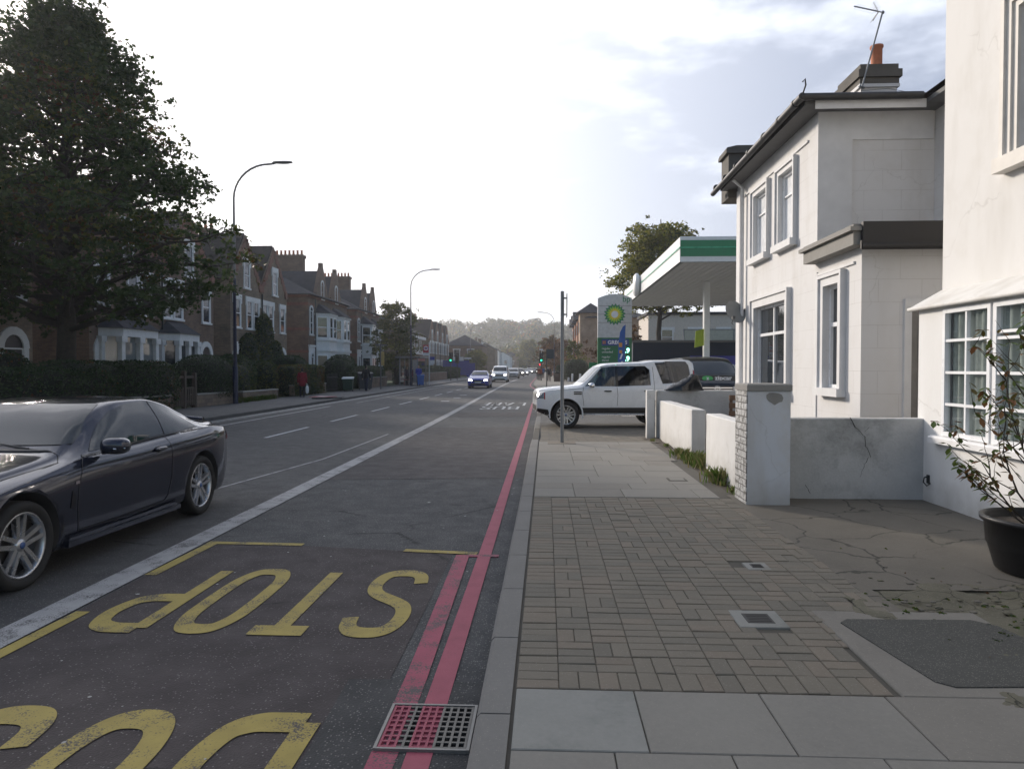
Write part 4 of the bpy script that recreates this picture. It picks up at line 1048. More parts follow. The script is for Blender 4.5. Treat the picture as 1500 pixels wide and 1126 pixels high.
for (az, tilt, L_) in ((180, 55, .75), (165, 32, 1.0), (200, 40, .95), (150, 14, 1.25), (185, 12, 1.42), (40, 10, 1.5), (230, 20, 1.3), (0, 22, 1.3), (300, 28, 1.1), (80, 30, 1.1), (350, 40, .9), (190, 68, .55)):
    a = R(az); t = R(tilt); branch(Vector((rg.uniform(-.03, .03), rg.uniform(-.03, .03), -.05)), Vector((math.sin(t) * math.cos(a), math.sin(t) * math.sin(a), math.cos(t))), L_ * .98, .010, 0)
mb.build('stems', M_bark, root, fixn=False)
lm = MB()
for p in tips:
    for k in range(rg.choice((0, 1, 1, 2))):
        a = rg.uniform(0, 6.28); d = Vector((math.cos(a), math.sin(a), rg.uniform(-.9, .3))).normalized(); u = d.cross(Vector((0, 0, 1))).normalized(); L_ = rg.uniform(.035, .075); wd = L_ * .28; dn = Vector((0, 0, -L_ * .12)); b = p + d * .012
        lm.add([p, b + d * L_ * .25 + u * wd * .8, b + d * L_ * .6 + u * wd + dn, b + d * L_ + dn * 2.2, b + d * L_ * .6 - u * wd + dn, b + d * L_ * .25 - u * wd * .8], [(0, 1, 2, 3), (0, 3, 4, 5)], rg.choice((0, 0, 1, 2)))
lm.build('leaves', [leafmat('leaf_photinia_green', (.07, .12, .025), (.13, .17, .04)), leafmat('leaf_photinia_olive', (.10, .085, .02), (.13, .10, .03)), leafmat('leaf_photinia_red', (.16, .07, .03), (.24, .13, .05))], root, fixn=False)
# tethering hook on the wall
mb = MB(); mb.tube([(4.49, 8.60, .42), (4.42, 8.58, .40), (4.40, 8.56, .35), (4.43, 8.54, .31), (4.47, 8.54, .34)], .008, 6); mb.box(4.465, 4.48, 8.57, 8.62, .33, .43)
tag(mb.build('wall_hook', M_fascia), 'small dark iron hook on the near white house beside the grey garden wall', 'hook')
# ------------------------------------------------------------ vehicles
def boolean(me, cutters):
    o = link('tmpb', me); cs = []
    for c in cutters:
        co = link('tmpc', c); cs.append(co); m = o.modifiers.new('b', 'BOOLEAN'); m.operation = 'DIFFERENCE'; m.object = co; m.solver = 'EXACT'
    r = evalmesh(o, 'body')
    for q in [o] + cs: bpy.data.objects.remove(q)
    return r
def decal(bvh, poly, axis, off=.004, grid=.06):
    bm = bmesh.new(); bm.faces.new([bm.verts.new((a, b, 0)) for a, b in poly])
    for ax in (0, 1):
        lo = min(p[ax] for p in poly); hi = max(p[ax] for p in poly); n = int((hi - lo) / grid)
        no = [0, 0, 0]; no[ax] = 1
        for i in range(1, n + 1):
            co = [0, 0, 0]; co[ax] = lo + (hi - lo) * i / (n + 1)
            bmesh.ops.bisect_plane(bm, geom=bm.verts[:] + bm.edges[:] + bm.faces[:], plane_co=co, plane_no=no)
    ok = True
    for v in bm.verts:
        a, b = v.co.x, v.co.y
        if axis == 'y-': o_, d = Vector((a, -4, b)), Vector((0, 1, 0))
        elif axis == 'y+': o_, d = Vector((a, 4, b)), Vector((0, -1, 0))
        elif axis == 'x-': o_, d = Vector((-6, a, b)), Vector((1, 0, 0))
        elif axis == 'x+': o_, d = Vector((6, a, b)), Vector((-1, 0, 0))
        else: o_, d = Vector((a, b, 5)), Vector((0, 0, -1))
        h = bvh.ray_cast(o_, d)
        if h[0] is None:
            h = bvh.find_nearest(o_ + d * (4 - .9 if axis[0] == 'y' else 4)); 
        n_ = h[1] if h[1].dot(d) < 0 else -h[1]
        v.co = h[0] + n_ * off
    me = bpy.data.meshes.new('d'); bm.to_mesh(me); bm.free()
    for p in me.polygons: p.use_smooth = True
    return me
def stroke_poly(pts, w):
    P = [Vector(p) for p in pts]; n = len(P); Lr = []; Rr = []
    for i, p in enumerate(P):
        d = (P[min(i + 1, n - 1)] - P[max(i - 1, 0)]).normalized(); q = Vector((-d.y, d.x)) * w / 2; Lr.append(p + q); Rr.append(p - q)
    return [tuple(p) for p in Lr] + [tuple(p) for p in reversed(Rr)]
def car_body(S, n=64):
    L_ = S['L']; vs = []; rings = 0; xs = []
    for i in range(n + 1):
        t = i / n; xs.append(L_ * (t + .0 - .035 * math.sin(2 * math.pi * t) * 0))
    xs = sorted(set([round(x, 4) for x in xs] + [.02, .05, L_ - .02, L_ - .05]))
    prof_n = None
    for x in xs:
        zt = catmull(S['top'], x); zb = lerpt(S['bot'], x); zl = catmull(S['belt'], x); wm = catmull(S['wid'], x); wt = catmull(S['wtop'], x)
        dr = catmull(S['drop'], x); zl = min(zl, zt - dr * .6)
        wb = wm - lerpt(S.get('tuck', [(0, .03)]), x)
        ze = max(zt - dr, zl + .004)
        H = zl - zb
        pts = [(0, zb), (wm * .7, zb), (wm - .10, zb + .01), (wm - .035, zb + .06), (wm - .01, zb + H * .28), (wm, zb + H * S.get('mid', .62)), (wm - .006, zl - H * .12), (wb, zl), (wb, zl), (wb + (wt - wb) * .5 + S.get('bulge', .015), zl + (ze - zl) * .5), (wt, ze), (wt * .93, zt - dr * .45), (wt * .6, zt - dr * .12), (0, zt)]
        c = curve(pts, 3); prof_n = len(c)
        ring = [(x, -a, b) for a, b in c] + [(x, a, b) for a, b in c[-2:0:-1]]
        vs += ring
    m = 2 * prof_n - 2; fs = []
    for i in range(len(xs) - 1):
        for k in range(m): fs.append((i * m + k, (i + 1) * m + k, (i + 1) * m + (k + 1) % m, i * m + (k + 1) % m))
    fs.append(tuple(range(m))); fs.append(tuple(range(len(xs) * m - 1, (len(xs) - 1) * m - 1, -1)))
    mb = MB(); mb.add(vs, fs, 0, True); mb.sm[-1] = mb.sm[-2] = False
    me = mb.mesh('body', [S['paint'], M_black]); bm = bmesh.new(); bm.from_mesh(me); bmesh.ops.remove_doubles(bm, verts=bm.verts, dist=1e-5); bmesh.ops.recalc_face_normals(bm, faces=bm.faces); bm.to_mesh(me); bm.free()
    return me
def wheel(root, x, y, r, side, nsp=5, style='double', detail=True, rimr=.70, steer=0., w=.22):
    """side -1: outer face towards -y"""
    mb = MB(); o = side
    mb.lathe([(0, -.02), (r * rimr * .9, -.02), (r * rimr * .9, .02), (0, .02)], 24, 'y')
    wh = mb.build('wheel', M_black, root, loc=(x, y, r), rot=(0, 0, steer), fixn=False)
    mb = MB(); h = w / 2; ri = r * rimr
    mb.lathe([(ri, -h * .8), (r * .88, -h), (r * .97, -h * .86), (r, -h * .6), (r, h * .6), (r * .97, h * .86), (r * .88, h), (ri, h * .8)], 40 if detail else 20, 'y', closed=True)
    mb.build('tyre', M_rubber, wh)
    mb = MB(); f = h * .78 * o
    mb.lathe([(ri * 1.02, f), (ri * .97, f + .008 * o), (ri * .93, f - .006 * o), (ri * .90, f - .05 * o), (ri * .88, -f)], 40 if detail else 20, 'y')
    mb.lathe([(0, f - .004 * o), (ri * .12, f - .004 * o), (ri * .20, f - .016 * o), (ri * .22, f - .05 * o)], 20, 'y')
    for k in range(nsp):
        a = 2 * math.pi * (k + .25) / nsp
        subs = ((-.17, .11), (.17, .11)) if style == 'double' else ((0, .09),)
        for (da, ww) in subs:
            c, s_ = math.cos(a), math.sin(a); cx, cz = math.cos(a + da), math.sin(a + da)
            p0 = Vector((c * ri * .16 + (cx - c) * ri * .5, 0, s_ * ri * .16 + (cz - s_) * ri * .5)); p1 = Vector((cx * ri * .95, 0, cz * ri * .95))
            d = (p1 - p0).normalized(); q = Vector((-d.z, 0, d.x)); wa, wb_ = ri * ww * .62, ri * ww * .62
            yf0, yf1 = f - .016 * o, f - .004 * o; yb = f - .045 * o
            vs = [p0 - q * wa + Vector((0, yf0, 0)), p0 + q * wa + Vector((0, yf0, 0)), p1 + q * wb_ + Vector((0, yf1, 0)), p1 - q * wb_ + Vector((0, yf1, 0)),
                  p0 - q * wa * 1.5 + Vector((0, yb, 0)), p0 + q * wa * 1.5 + Vector((0, yb, 0)), p1 + q * wb_ * 1.3 + Vector((0, yb, 0)), p1 - q * wb_ * 1.3 + Vector((0, yb, 0))]
            mb.add(vs, [(0, 1, 2, 3), (0, 4, 5, 1), (1, 5, 6, 2), (2, 6, 7, 3), (3, 7, 4, 0)])
    mb.build('rim', M_alloy, wh, fixn=False)
    if detail:
        mb = MB(); mb.lathe([(0, f + .002 * o), (ri * .10, f + .002 * o), (ri * .105, f - .004 * o)], 20, 'y'); mb.build('hub_cap', S_badge, wh, fixn=False)
    return wh
S_badge = plain('hub_badge', (.05, .10, .25), .3)
M_seam = plain('panel_gap', (.004, .004, .005), .6)
def make_car(name, label, loc, rz, S, cat='car', group=None, detail=True):
    root = empty(name, loc, rz, label, cat, group); hx = S['L'] / 2; tr = Matrix.Translation((-hx, 0, 0))
    me = car_body(S, 64 if detail else 34)
    bm = bmesh.new(); bm.from_mesh(me); bvh = BVHTree.FromBMesh(bm); bm.free()
    ws = []
    for wx in S['wheels']:
        for sd_ in (-1, 1):
            c = MB(); y0 = sd_ * (S['track'] - .34)
            c.lathe([(0, 0), (S['arch'], 0), (S['arch'] + .0, sd_ * .8), (0, sd_ * .8)], 40 if detail else 20, 'y', (wx, y0, S['r'] + .015), 1)
            cm = c.mesh('c', [S['paint'], M_black]); b2 = bmesh.new(); b2.from_mesh(cm); bmesh.ops.remove_doubles(b2, verts=b2.verts, dist=1e-6); bmesh.ops.recalc_face_normals(b2, faces=b2.faces); b2.to_mesh(cm); b2.free(); ws.append(cm)
    for c in S.get('cut', []):
        c.materials.clear(); c.materials.append(S['paint']); c.materials.append(M_black); ws.append(c)
    me = boolean(me, ws); me.transform(tr)
    body = link('body', me, root)
    made = {}
    for (pn, ax, poly, m, off) in S['decals']:
        axes = [ax] if ax != 'y' else ['y-', 'y+']
        for a in axes:
            pl = poly
            d = decal(bvh, pl, a, off, .05 if detail else .12); d.materials.append(m); d.transform(tr); d.name = pn
            par = body if pn in ('panel_gap', 'moulding') else root
            made.setdefault(pn, []).append(link(pn, d, par))
    for i, wx in enumerate(S['wheels']):
        for sd_ in (-1, 1): wheel(root, wx - hx, sd_ * (S['track'] - .11), S['r'], sd_, S.get('nsp', 5), S.get('style', 'double'), detail, S.get('rimr', .72))
    # mirrors
    for sd_ in (-1, 1):
        mx, my, mz = S['mirror']; mb = MB(); mb.ell((mx - hx, sd_ * (my + .10), mz), (.085, .125, .075), 16, 10, 2.8)
        mr = mb.build('wing_mirror', S.get('mirpaint', S['paint']), root, fixn=False)
        mb = MB(); mb.tube([(mx - hx + .02, sd_ * (my - .03), mz - .06), (mx - hx, sd_ * (my + .08), mz - .045)], .022, 8); mb.build('mirror_arm', M_black, mr)
    return root, made, bvh
def hexa(me_pts): pass
def prism_mesh(poly, axis, a, b):
    m = MB(); m.prism(poly, axis, a, b, 1); me = m.mesh('c', [M_black, M_black]); bm = bmesh.new(); bm.from_mesh(me); bmesh.ops.recalc_face_normals(bm, faces=bm.faces); bm.to_mesh(me); bm.free(); return me
def face_front(S, w0, zl, zh, lit=True, grille=None, plate_z=.42, plate=None):
    d = []
    return d
# --- convertible
front_glass = [(1.68, .945), (1.80, 1.04), (1.98, 1.165), (2.2, 1.265), (2.48, 1.325), (2.86, 1.335), (2.89, 1.15), (2.90, .985), (2.2, .95)]
rear_glass = [(2.93, .985), (2.92, 1.15), (2.89, 1.335), (3.02, 1.315), (3.22, 1.25), (3.42, 1.155), (3.55, 1.06), (3.60, 1.015), (3.3, .998)]
SB = dict(L=4.64, paint=M_bmw, wheels=(.79, 3.60), track=.905, r=.335, arch=.385, nsp=5, rimr=.74, mirror=(1.78, .90, .985),
  top=[(0, .60), (.05, .68), (.2, .765), (.6, .86), (1.1, .93), (1.38, .975), (1.55, 1.06), (1.85, 1.24), (2.1, 1.345), (2.4, 1.39), (2.8, 1.39), (3.2, 1.335), (3.55, 1.21), (3.85, 1.075), (4.1, 1.04), (4.45, 1.035), (4.56, .99), (4.64, .86)],
  bot=[(0, .22), (.3, .16), (4.2, .18), (4.64, .36)], mid=.6,
  belt=[(0, .52), (.2, .66), (.6, .76), (1.2, .85), (1.6, .905), (2.4, .94), (3.2, .975), (3.8, .985), (4.3, .95), (4.64, .80)],
  wid=[(0, .62), (.06, .74), (.2, .84), (.5, .895), (.9, .912), (1.8, .90), (2.6, .90), (3.3, .915), (3.8, .915), (4.2, .88), (4.5, .78), (4.64, .62)],
  wtop=[(0, .50), (.3, .66), (1.3, .74), (1.6, .70), (2.1, .665), (2.7, .66), (3.3, .67), (3.7, .70), (4.0, .72), (4.64, .55)],
  drop=[(0, .05), (.6, .05), (1.3, .06), (1.9, .09), (2.7, .075), (3.4, .09), (3.9, .05), (4.64, .05)], tuck=[(0, .02), (1.2, .04), (2.4, .085), (3.4, .08), (4.64, .02)])
gl = M_carglass
SB['decals'] = [
 ('door_glass', 'y', front_glass, gl, .005), ('quarter_glass', 'y', rear_glass, gl, .005),
 ('windscreen', 'x-', [(-.71, 1.015), (.71, 1.015), (.69, 1.10), (.62, 1.29), (.58, 1.335), (-.58, 1.335), (-.62, 1.29), (-.69, 1.10)], gl, .006),
 ('panel_gap', 'y', stroke_poly([(1.42, .30), (1.40, .50), (1.42, .70), (1.50, .86), (1.58, .93)], .008), M_seam, .0035),
 ('panel_gap', 'y', stroke_poly([(2.90, .975), (2.93, .80), (2.92, .55), (2.86, .36), (2.80, .31)], .008), M_seam, .0035),
 ('panel_gap', 'y', stroke_poly([(1.42, .31), (2.0, .295), (2.80, .31)], .008), M_seam, .0035),
 ('panel_gap', 'y', stroke_poly([(1.56, .915), (2.2, .942), (2.9, .975), (3.62, 1.005)], .012), M_blackgl, .0045),
 ('panel_gap', 'y', stroke_poly([(.02, .55), (.38, .55), (.45, .52)], .006), M_seam, .0035),
 ('panel_gap', 'z', stroke_poly([(.12, -.60), (.5, -.71), (1.0, -.755), (1.32, -.79), (1.42, -.72), (1.45, -.3), (1.46, .3), (1.42, .72), (1.32, .79), (1.0, .755), (.5, .71), (.12, .60)], .008), M_seam, .0035),
 ('panel_gap', 'z', stroke_poly([(2.16, -.54), (2.14, 0), (2.16, .54)], .01), M_seam, .004),
 ('panel_gap', 'z', stroke_poly([(3.95, -.74), (3.80, -.4), (3.78, 0), (3.80, .4), (3.95, .74)], .01), M_seam, .004),
 ('moulding', 'y', stroke_poly([(1.28, .27), (2.2, .235), (3.05, .25)], .05), M_bmw, .022),
 ('side_vent', 'y', [(1.30, .52), (1.36, .50), (1.37, .62), (1.33, .66)], M_blackgl, .005),
 ('badge', 'y', [(1.37, .705), (1.42, .705), (1.42, .73), (1.37, .73)], M_chrome, .006),
 ('tail_light', 'y', [(4.30, .80), (4.50, .79), (4.60, .82), (4.60, .92), (4.40, .935)], M_redlens, .006),
 ('headlight', 'y', [(.06, .60), (.30, .63), (.42, .71), (.20, .70)], M_lens, .006),
 ('headlight', 'x-', [(-.78, .60), (-.40, .58), (-.36, .66), (-.74, .70)], M_lens, .006), ('headlight', 'x-', [(.78, .60), (.40, .58), (.36, .66), (.74, .70)], M_lens, .006),
 ('grille', 'x-', [(-.30, .48), (-.04, .48), (-.03, .65), (-.26, .66)], M_blackgl, .006), ('grille', 'x-', [(.30, .48), (.04, .48), (.03, .65), (.26, .66)], M_blackgl, .006),
 ('air_intake', 'x-', [(-.55, .25), (.55, .25), (.5, .38), (-.5, .38)], M_black, .006)]
car, made, bvh = make_car('convertible_car', 'dark slate blue convertible coupe with its roof up, nearest car on the road', (-4.84, 6.75, .003), R(90), SB)
car['category'] = 'car'
hx = 2.32
for o in (-1, 1):   # handles, mirror strips, sill blade
    mb = MB(); mb.ell((2.70 - hx, o * .915, .855), (.11, .022, .022), 14, 8, 2.6); h = mb.build('door_handle', M_bmw, car, fixn=False)
    mb = MB(); mb.ell((2.68 - hx, o * .897, .85), (.07, .012, .035), 12, 8, 2.); mb.build('recess', M_seam, h, fixn=False)
    mb = MB(); mb.tube([(1.74 - hx, o * .95, .965), (1.70 - hx, o * 1.04, .963), (1.74 - hx, o * 1.115, .968)], .008, 6); mb.build('indicator_strip', M_chrome, car)
    mb = MB(); mb.prism([(1.25 - hx, .20), (3.05 - hx, .18), (3.05 - hx, .225), (1.8 - hx, .235), (1.25 - hx, .25)], 'y', o * .86, o * .925); mb.build('sill_blade', M_bmw, car)
mb = MB(); mb.ell((1.46 - hx, 0, .97), (.10, .68, .025), 20, 6, 2.5)
for a, b in ((-.45, .2), (.1, .62)): mb.tube([(1.44 - hx, a, .99), (1.56 - hx, b, 1.065)], .012, 6)
mb.build('wiper', M_black, car, fixn=False)
mb = MB(); mb.box(4.645 - hx, 4.655 - hx, -.26, .26, .55, .66); mb.build('number_plate', M_plate, car)
mb = MB(); mb.tube([(4.28 - hx, -.58, 1.05), (4.42 - hx, 0, 1.085), (4.28 - hx, .58, 1.05)], .022, 6); mb.build('aerofoil_lip', M_bmw, car)
mb = MB(); mb.ell((1.98 - hx, .0, 1.20), (.03, .09, .035), 12, 8, 2.5); mb.build('rear_view_mirror', M_black, car, fixn=False)
# --- off-roader with real window openings
k9 = .915
def sc(p): return [(a * k9, b) for a, b in p]
fd = sc([(1.44, 1.15), (1.96, 1.66), (2.30, 1.70), (2.36, 1.70), (2.36, 1.15)]); rd = sc([(2.44, 1.15), (2.44, 1.70), (3.28, 1.70), (3.40, 1.60), (3.42, 1.18)]); qd = sc([(3.78, 1.22), (3.60, 1.72), (3.56, 1.84), (4.52, 1.83), (4.60, 1.72), (4.66, 1.27)])
SD = dict(L=4.83 * k9, paint=M_disco, wheels=(.87 * k9, 3.755 * k9), track=.955, r=.37, arch=.43, nsp=7, rimr=.70, mirror=(1.62 * k9, .96, 1.18), mirpaint=M_chrome,
  top=[(a * k9, b) for a, b in [(0, .93), (.04, 1.03), (.12, 1.075), (.5, 1.12), (1.0, 1.165), (1.28, 1.20), (1.45, 1.31), (1.9, 1.70), (2.1, 1.78), (2.5, 1.81), (3.2, 1.835), (3.5, 1.875), (4.3, 1.895), (4.72, 1.885), (4.79, 1.72), (4.83, 1.25)]],
  bot=[(0, .46), (.3, .34), (1.2, .36), (3.2, .38), (4.2, .45), (4.42, .5)], mid=.55,
  belt=[(0, .80), (.2, 1.00), (1.2, 1.10), (2.5, 1.13), (3.5, 1.15), (4.42, 1.16)],
  wid=[(0, .84), (.05, .90), (.16, .94), (.5, .955), (3.9, .955), (4.25, .94), (4.38, .90), (4.42, .84)],
  wtop=[(0, .66), (.3, .80), (1.15, .83), (1.5, .79), (1.9, .73), (3.0, .73), (4.0, .73), (4.42, .68)],
  drop=[(0, .05), (1.2, .05), (1.6, .09), (1.9, .10), (4.42, .10)], tuck=[(0, .02), (1.2, .03), (4.42, .03)], bulge=.008)
cab = [(1.75, .8), (1.75, 1.22), (1.95, 1.70), (2.4, 1.745), (4.35, 1.78), (4.45, 1.1), (4.45, .8)]
SD['cut'] = [prism_mesh(sc(cab), 'y', -.72, .72)] + [prism_mesh(p, 'y', s0 * .6, s0 * 1.2) for p in (fd, rd, qd[0:1] + [(3.63 * k9, 1.70), (4.50 * k9, 1.70)] + qd[4:]) for s0 in (-1, 1)]
cg = M_carclear
SD['decals'] = [('door_glass', 'y', fd, cg, .001), ('door_glass', 'y', rd, M_privacy, .001), ('quarter_glass', 'y', qd, M_privacy, .003),
 ('windscreen', 'x-', [(-.74, 1.26), (.74, 1.26), (.66, 1.68), (-.66, 1.68)], M_carglass, .006),
 ('panel_gap', 'y', stroke_poly(sc([(1.40, 1.13), (1.36, .95), (1.40, .62)]), .010), M_seam, .0035), ('panel_gap', 'y', stroke_poly(sc([(2.40, 1.13), (2.42, .9), (2.40, .62)]), .010), M_seam, .0035),
 ('panel_gap', 'y', stroke_poly(sc([(3.50, 1.68), (3.53, 1.15), (3.50, 1.0)]), .010), M_seam, .0035), ('panel_gap', 'y', stroke_poly(sc([(.10, 1.02), (.8, 1.065), (1.38, 1.10)]), .008), M_seam, .0035),
 ('moulding', 'y', sc([(1.30, .42), (3.28, .42), (3.28, .57), (1.30, .57)]), M_black, .006),
 ('roof_band', 'y', sc([(2.36, 1.70), (2.36, 1.15), (2.44, 1.15), (2.44, 1.70)]), M_blackgl, .005),
 ('side_vent', 'y', sc([(1.10, .93), (1.34, .93), (1.34, .965), (1.10, .965)]), M_blackgl, .008), ('side_vent', 'y', sc([(1.10, .98), (1.34, .98), (1.34, 1.01), (1.10, 1.01)]), M_blackgl, .008),
 ('headlight', 'y', [(.02, .82), (.19, .82), (.19, .99), (.04, .97)], plain('headlamp_grey', (.16, .17, .18), .1, .6), .006), ('marker_lamp', 'y', [(.195, .80), (.225, .80), (.225, .99), (.195, .99)], M_redlens, .006),
 ('headlight', 'x-', [(-.86, .80), (-.56, .80), (-.56, .97), (-.84, .97)], M_lens, .008), ('headlight', 'x-', [(.86, .80), (.56, .80), (.56, .97), (.84, .97)], M_lens, .008),
 ('grille', 'x-', [(-.5, .80), (.5, .80), (.5, .96), (-.5, .96)], M_steel, .008), ('front_valance', 'y', [(.0, .48), (.28, .36), (.34, .40), (.30, .52), (.02, .56)], M_black, .008),
 ('air_intake', 'x-', [(-.7, .48), (.7, .48), (.65, .62), (-.65, .62)], M_black, .008),
 ('tail_light', 'y', [(4.32, 1.05), (4.41, 1.05), (4.40, 1.55), (4.33, 1.6)], M_redlens, .006)]
disco, made, bvh = make_car('off_road_car', 'white boxy four-wheel-drive car nosing across the pavement out of the petrol station', (1.87, 20.62, .03), R(5), SD)
hx = SD['L'] / 2
for o in (-1, 1):
    for hxx in (2.12, 3.32):
        mb = MB(); mb.ell((hxx * k9 - hx, o * .965, 1.02), (.11, .022, .02), 12, 8, 2.8); mb.build('door_handle', M_blackgl, disco, fixn=False)
    mb = MB(); mb.bbox(1.45 * k9 - hx, 3.2 * k9 - hx, *(sorted((o * .93, o * 1.02))), .36, .40, .01); mb.build('side_step', M_alloy, disco)
    mb = MB()
    for wx in SD['wheels']:
        pts = [(wx - hx + .455 * math.cos(t), o * .958, .385 + .455 * math.sin(t)) for t in [math.pi * (i - 1) / 14 * 1.0 for i in range(0, 17)]]
        mb.tube(pts, .022, 6)
    mb.build('arch_lip', M_disco, disco)
mb = MB()
for (sx, sy) in ((2.35, -.38), (2.35, .38), (3.25, -.38), (3.25, .38), (3.25, 0)):
    mb.ell((sx * k9 - hx, sy, 1.05), (.09, .22, .38), 14, 10, 3.); mb.ell((sx * k9 - hx + .04, sy, 1.50), (.06, .12, .10), 12, 8, 2.6); mb.ell((sx * k9 - .25 - hx, sy, .85), (.28, .24, .08), 12, 8, 3)
mb.build('seat', plain('seat_fabric', (.03, .03, .035), .8), disco, fixn=False)
mb = MB(); mb.lathe([(.17, -.012), (.182, 0), (.17, .012), (.158, 0)], 20, 'x', (1.78 * k9 - hx, .38, 1.12), closed=True); mb.build('steering_wheel', M_black, disco)
# --- van (black, lettered bonnet) on the petrol forecourt, facing the camera
SV = dict(L=4.9, paint=plain('black_van_paint', (.010, .011, .012), .22, spec=.7), wheels=(.92, 3.9), track=.95, r=.33, arch=.38, nsp=5, style='s', rimr=.66, mirror=(1.25, .95, 1.30),
  top=[(0, .95), (.05, 1.06), (.2, 1.16), (.5, 1.26), (.72, 1.32), (.95, 1.48), (1.5, 1.83), (1.75, 1.90), (2.5, 1.95), (4.5, 1.94), (4.82, 1.88), (4.9, 1.3)],
  bot=[(0, .28), (.3, .22), (4.6, .25), (4.9, .35)], mid=.5, belt=[(0, .88), (.3, 1.08), (.9, 1.18), (4.9, 1.2)],
  wid=[(0, .80), (.06, .88), (.25, .94), (.6, .955), (4.6, .955), (4.9, .9)], wtop=[(0, .66), (.5, .80), (1.0, .82), (1.6, .77), (4.9, .74)],
  drop=[(0, .05), (.8, .06), (1.6, .09), (4.9, .09)], tuck=[(0, .02), (4.9, .03)])
SV['decals'] = [('windscreen', 'x-', [(-.80, 1.36), (.80, 1.36), (.72, 1.78), (-.72, 1.78)], M_carglass, .006), ('door_glass', 'y', [(1.15, 1.27), (1.75, 1.76), (2.3, 1.78), (2.3, 1.27)], M_carglass, .006),
 ('headlight', 'x-', [(-.86, .86), (-.50, .84), (-.48, .98), (-.82, 1.04)], M_lens, .008), ('headlight', 'x-', [(.86, .86), (.50, .84), (.48, .98), (.82, 1.04)], M_lens, .008),
 ('grille', 'x-', [(-.46, .85), (.46, .85), (.46, .88), (-.46, .88)], M_chrome, .009), ('grille', 'x-', [(-.46, .93), (.46, .93), (.46, .955), (-.46, .955)], M_chrome, .009), ('air_intake', 'x-', [(-.6, .4), (.6, .4), (.55, .62), (-.55, .62)], M_black, .008)]
van, made, bvanvh = make_car('van', 'black van with green oval logo and white lettering on its bonnet behind the boundary wall', (5.32, 25.0, .12), R(90), SV, 'van')
hx = 2.45
def on_front(root, hx, y, z, x=-.012): return (x - hx, y, z)
def bonnet_pt(y, z, bv=None):
    h = bvanvh.ray_cast(Vector((-6, y, z)), Vector((1, 0, 0)))[0]; return h
p = bonnet_pt(0, 1.24)
RTX = (R(62), 0, R(-90))
def vtext(txt, size, y, z, m, x):
    return text('lettering', txt, size, m, van, (x - hx, y, z), (R(66), 0, R(-90)), 1.1, .004, False, .003)
def front_text_rot(): return (R(90), 0, R(-90))
M_lwhite = plain('lettering_white', (.7, .7, .7), .5); M_lgreen = plain('logo_green', (.06, .32, .09), .4)
t_ = vtext('zipcar', .20, .02, 1.19, M_lwhite, .26)
mb = MB(); mb.lathe([(0, .004), (.17, .004), (.17, -.004), (0, -.004)], 28); vs = [Matrix.Rotation(R(-66 + 0), 4, 'Y') @ Vector((v[0] * .55, v[1], v[2])) for v in mb.v]
m2 = MB(); m2.add([(v.x, v.y, v.z) for v in vs], mb.f, 0, False); m2.build('logo', M_lgreen, van, loc=(.30 - hx, .24, 1.235), fixn=False)
text('lettering', 'z', .17, M_lwhite, van, (.275 - hx, .28, 1.195), (R(66), 0, R(-90)), 1.1, .004, False, .004)
mb = MB(); mb.lathe([(.088, -.004), (.100, -.004), (.100, .006), (.088, .006)], 28, 'x', closed=True)
def bar2(mb, a, b, w=.015):
    d = (Vector(b) - Vector(a)).normalized(); q = Vector((-d.y, d.x)) * w / 2; P = [Vector(a) + q, Vector(b) + q, Vector(b) - q, Vector(a) - q]; mb.prism([tuple(p) for p in P], 'x', -.004, .005)
for s_ in (-1, 1): bar2(mb, (s_ * .052, .072), (s_ * .022, .008)); bar2(mb, (0, .07), (s_ * .022, .008)); bar2(mb, (s_ * .082, .034), (s_ * .032, -.084)); bar2(mb, (0, -.005), (s_ * .032, -.084))
mb.build('badge', M_chrome, van, loc=(-.012 - hx, 0, .915), fixn=False)
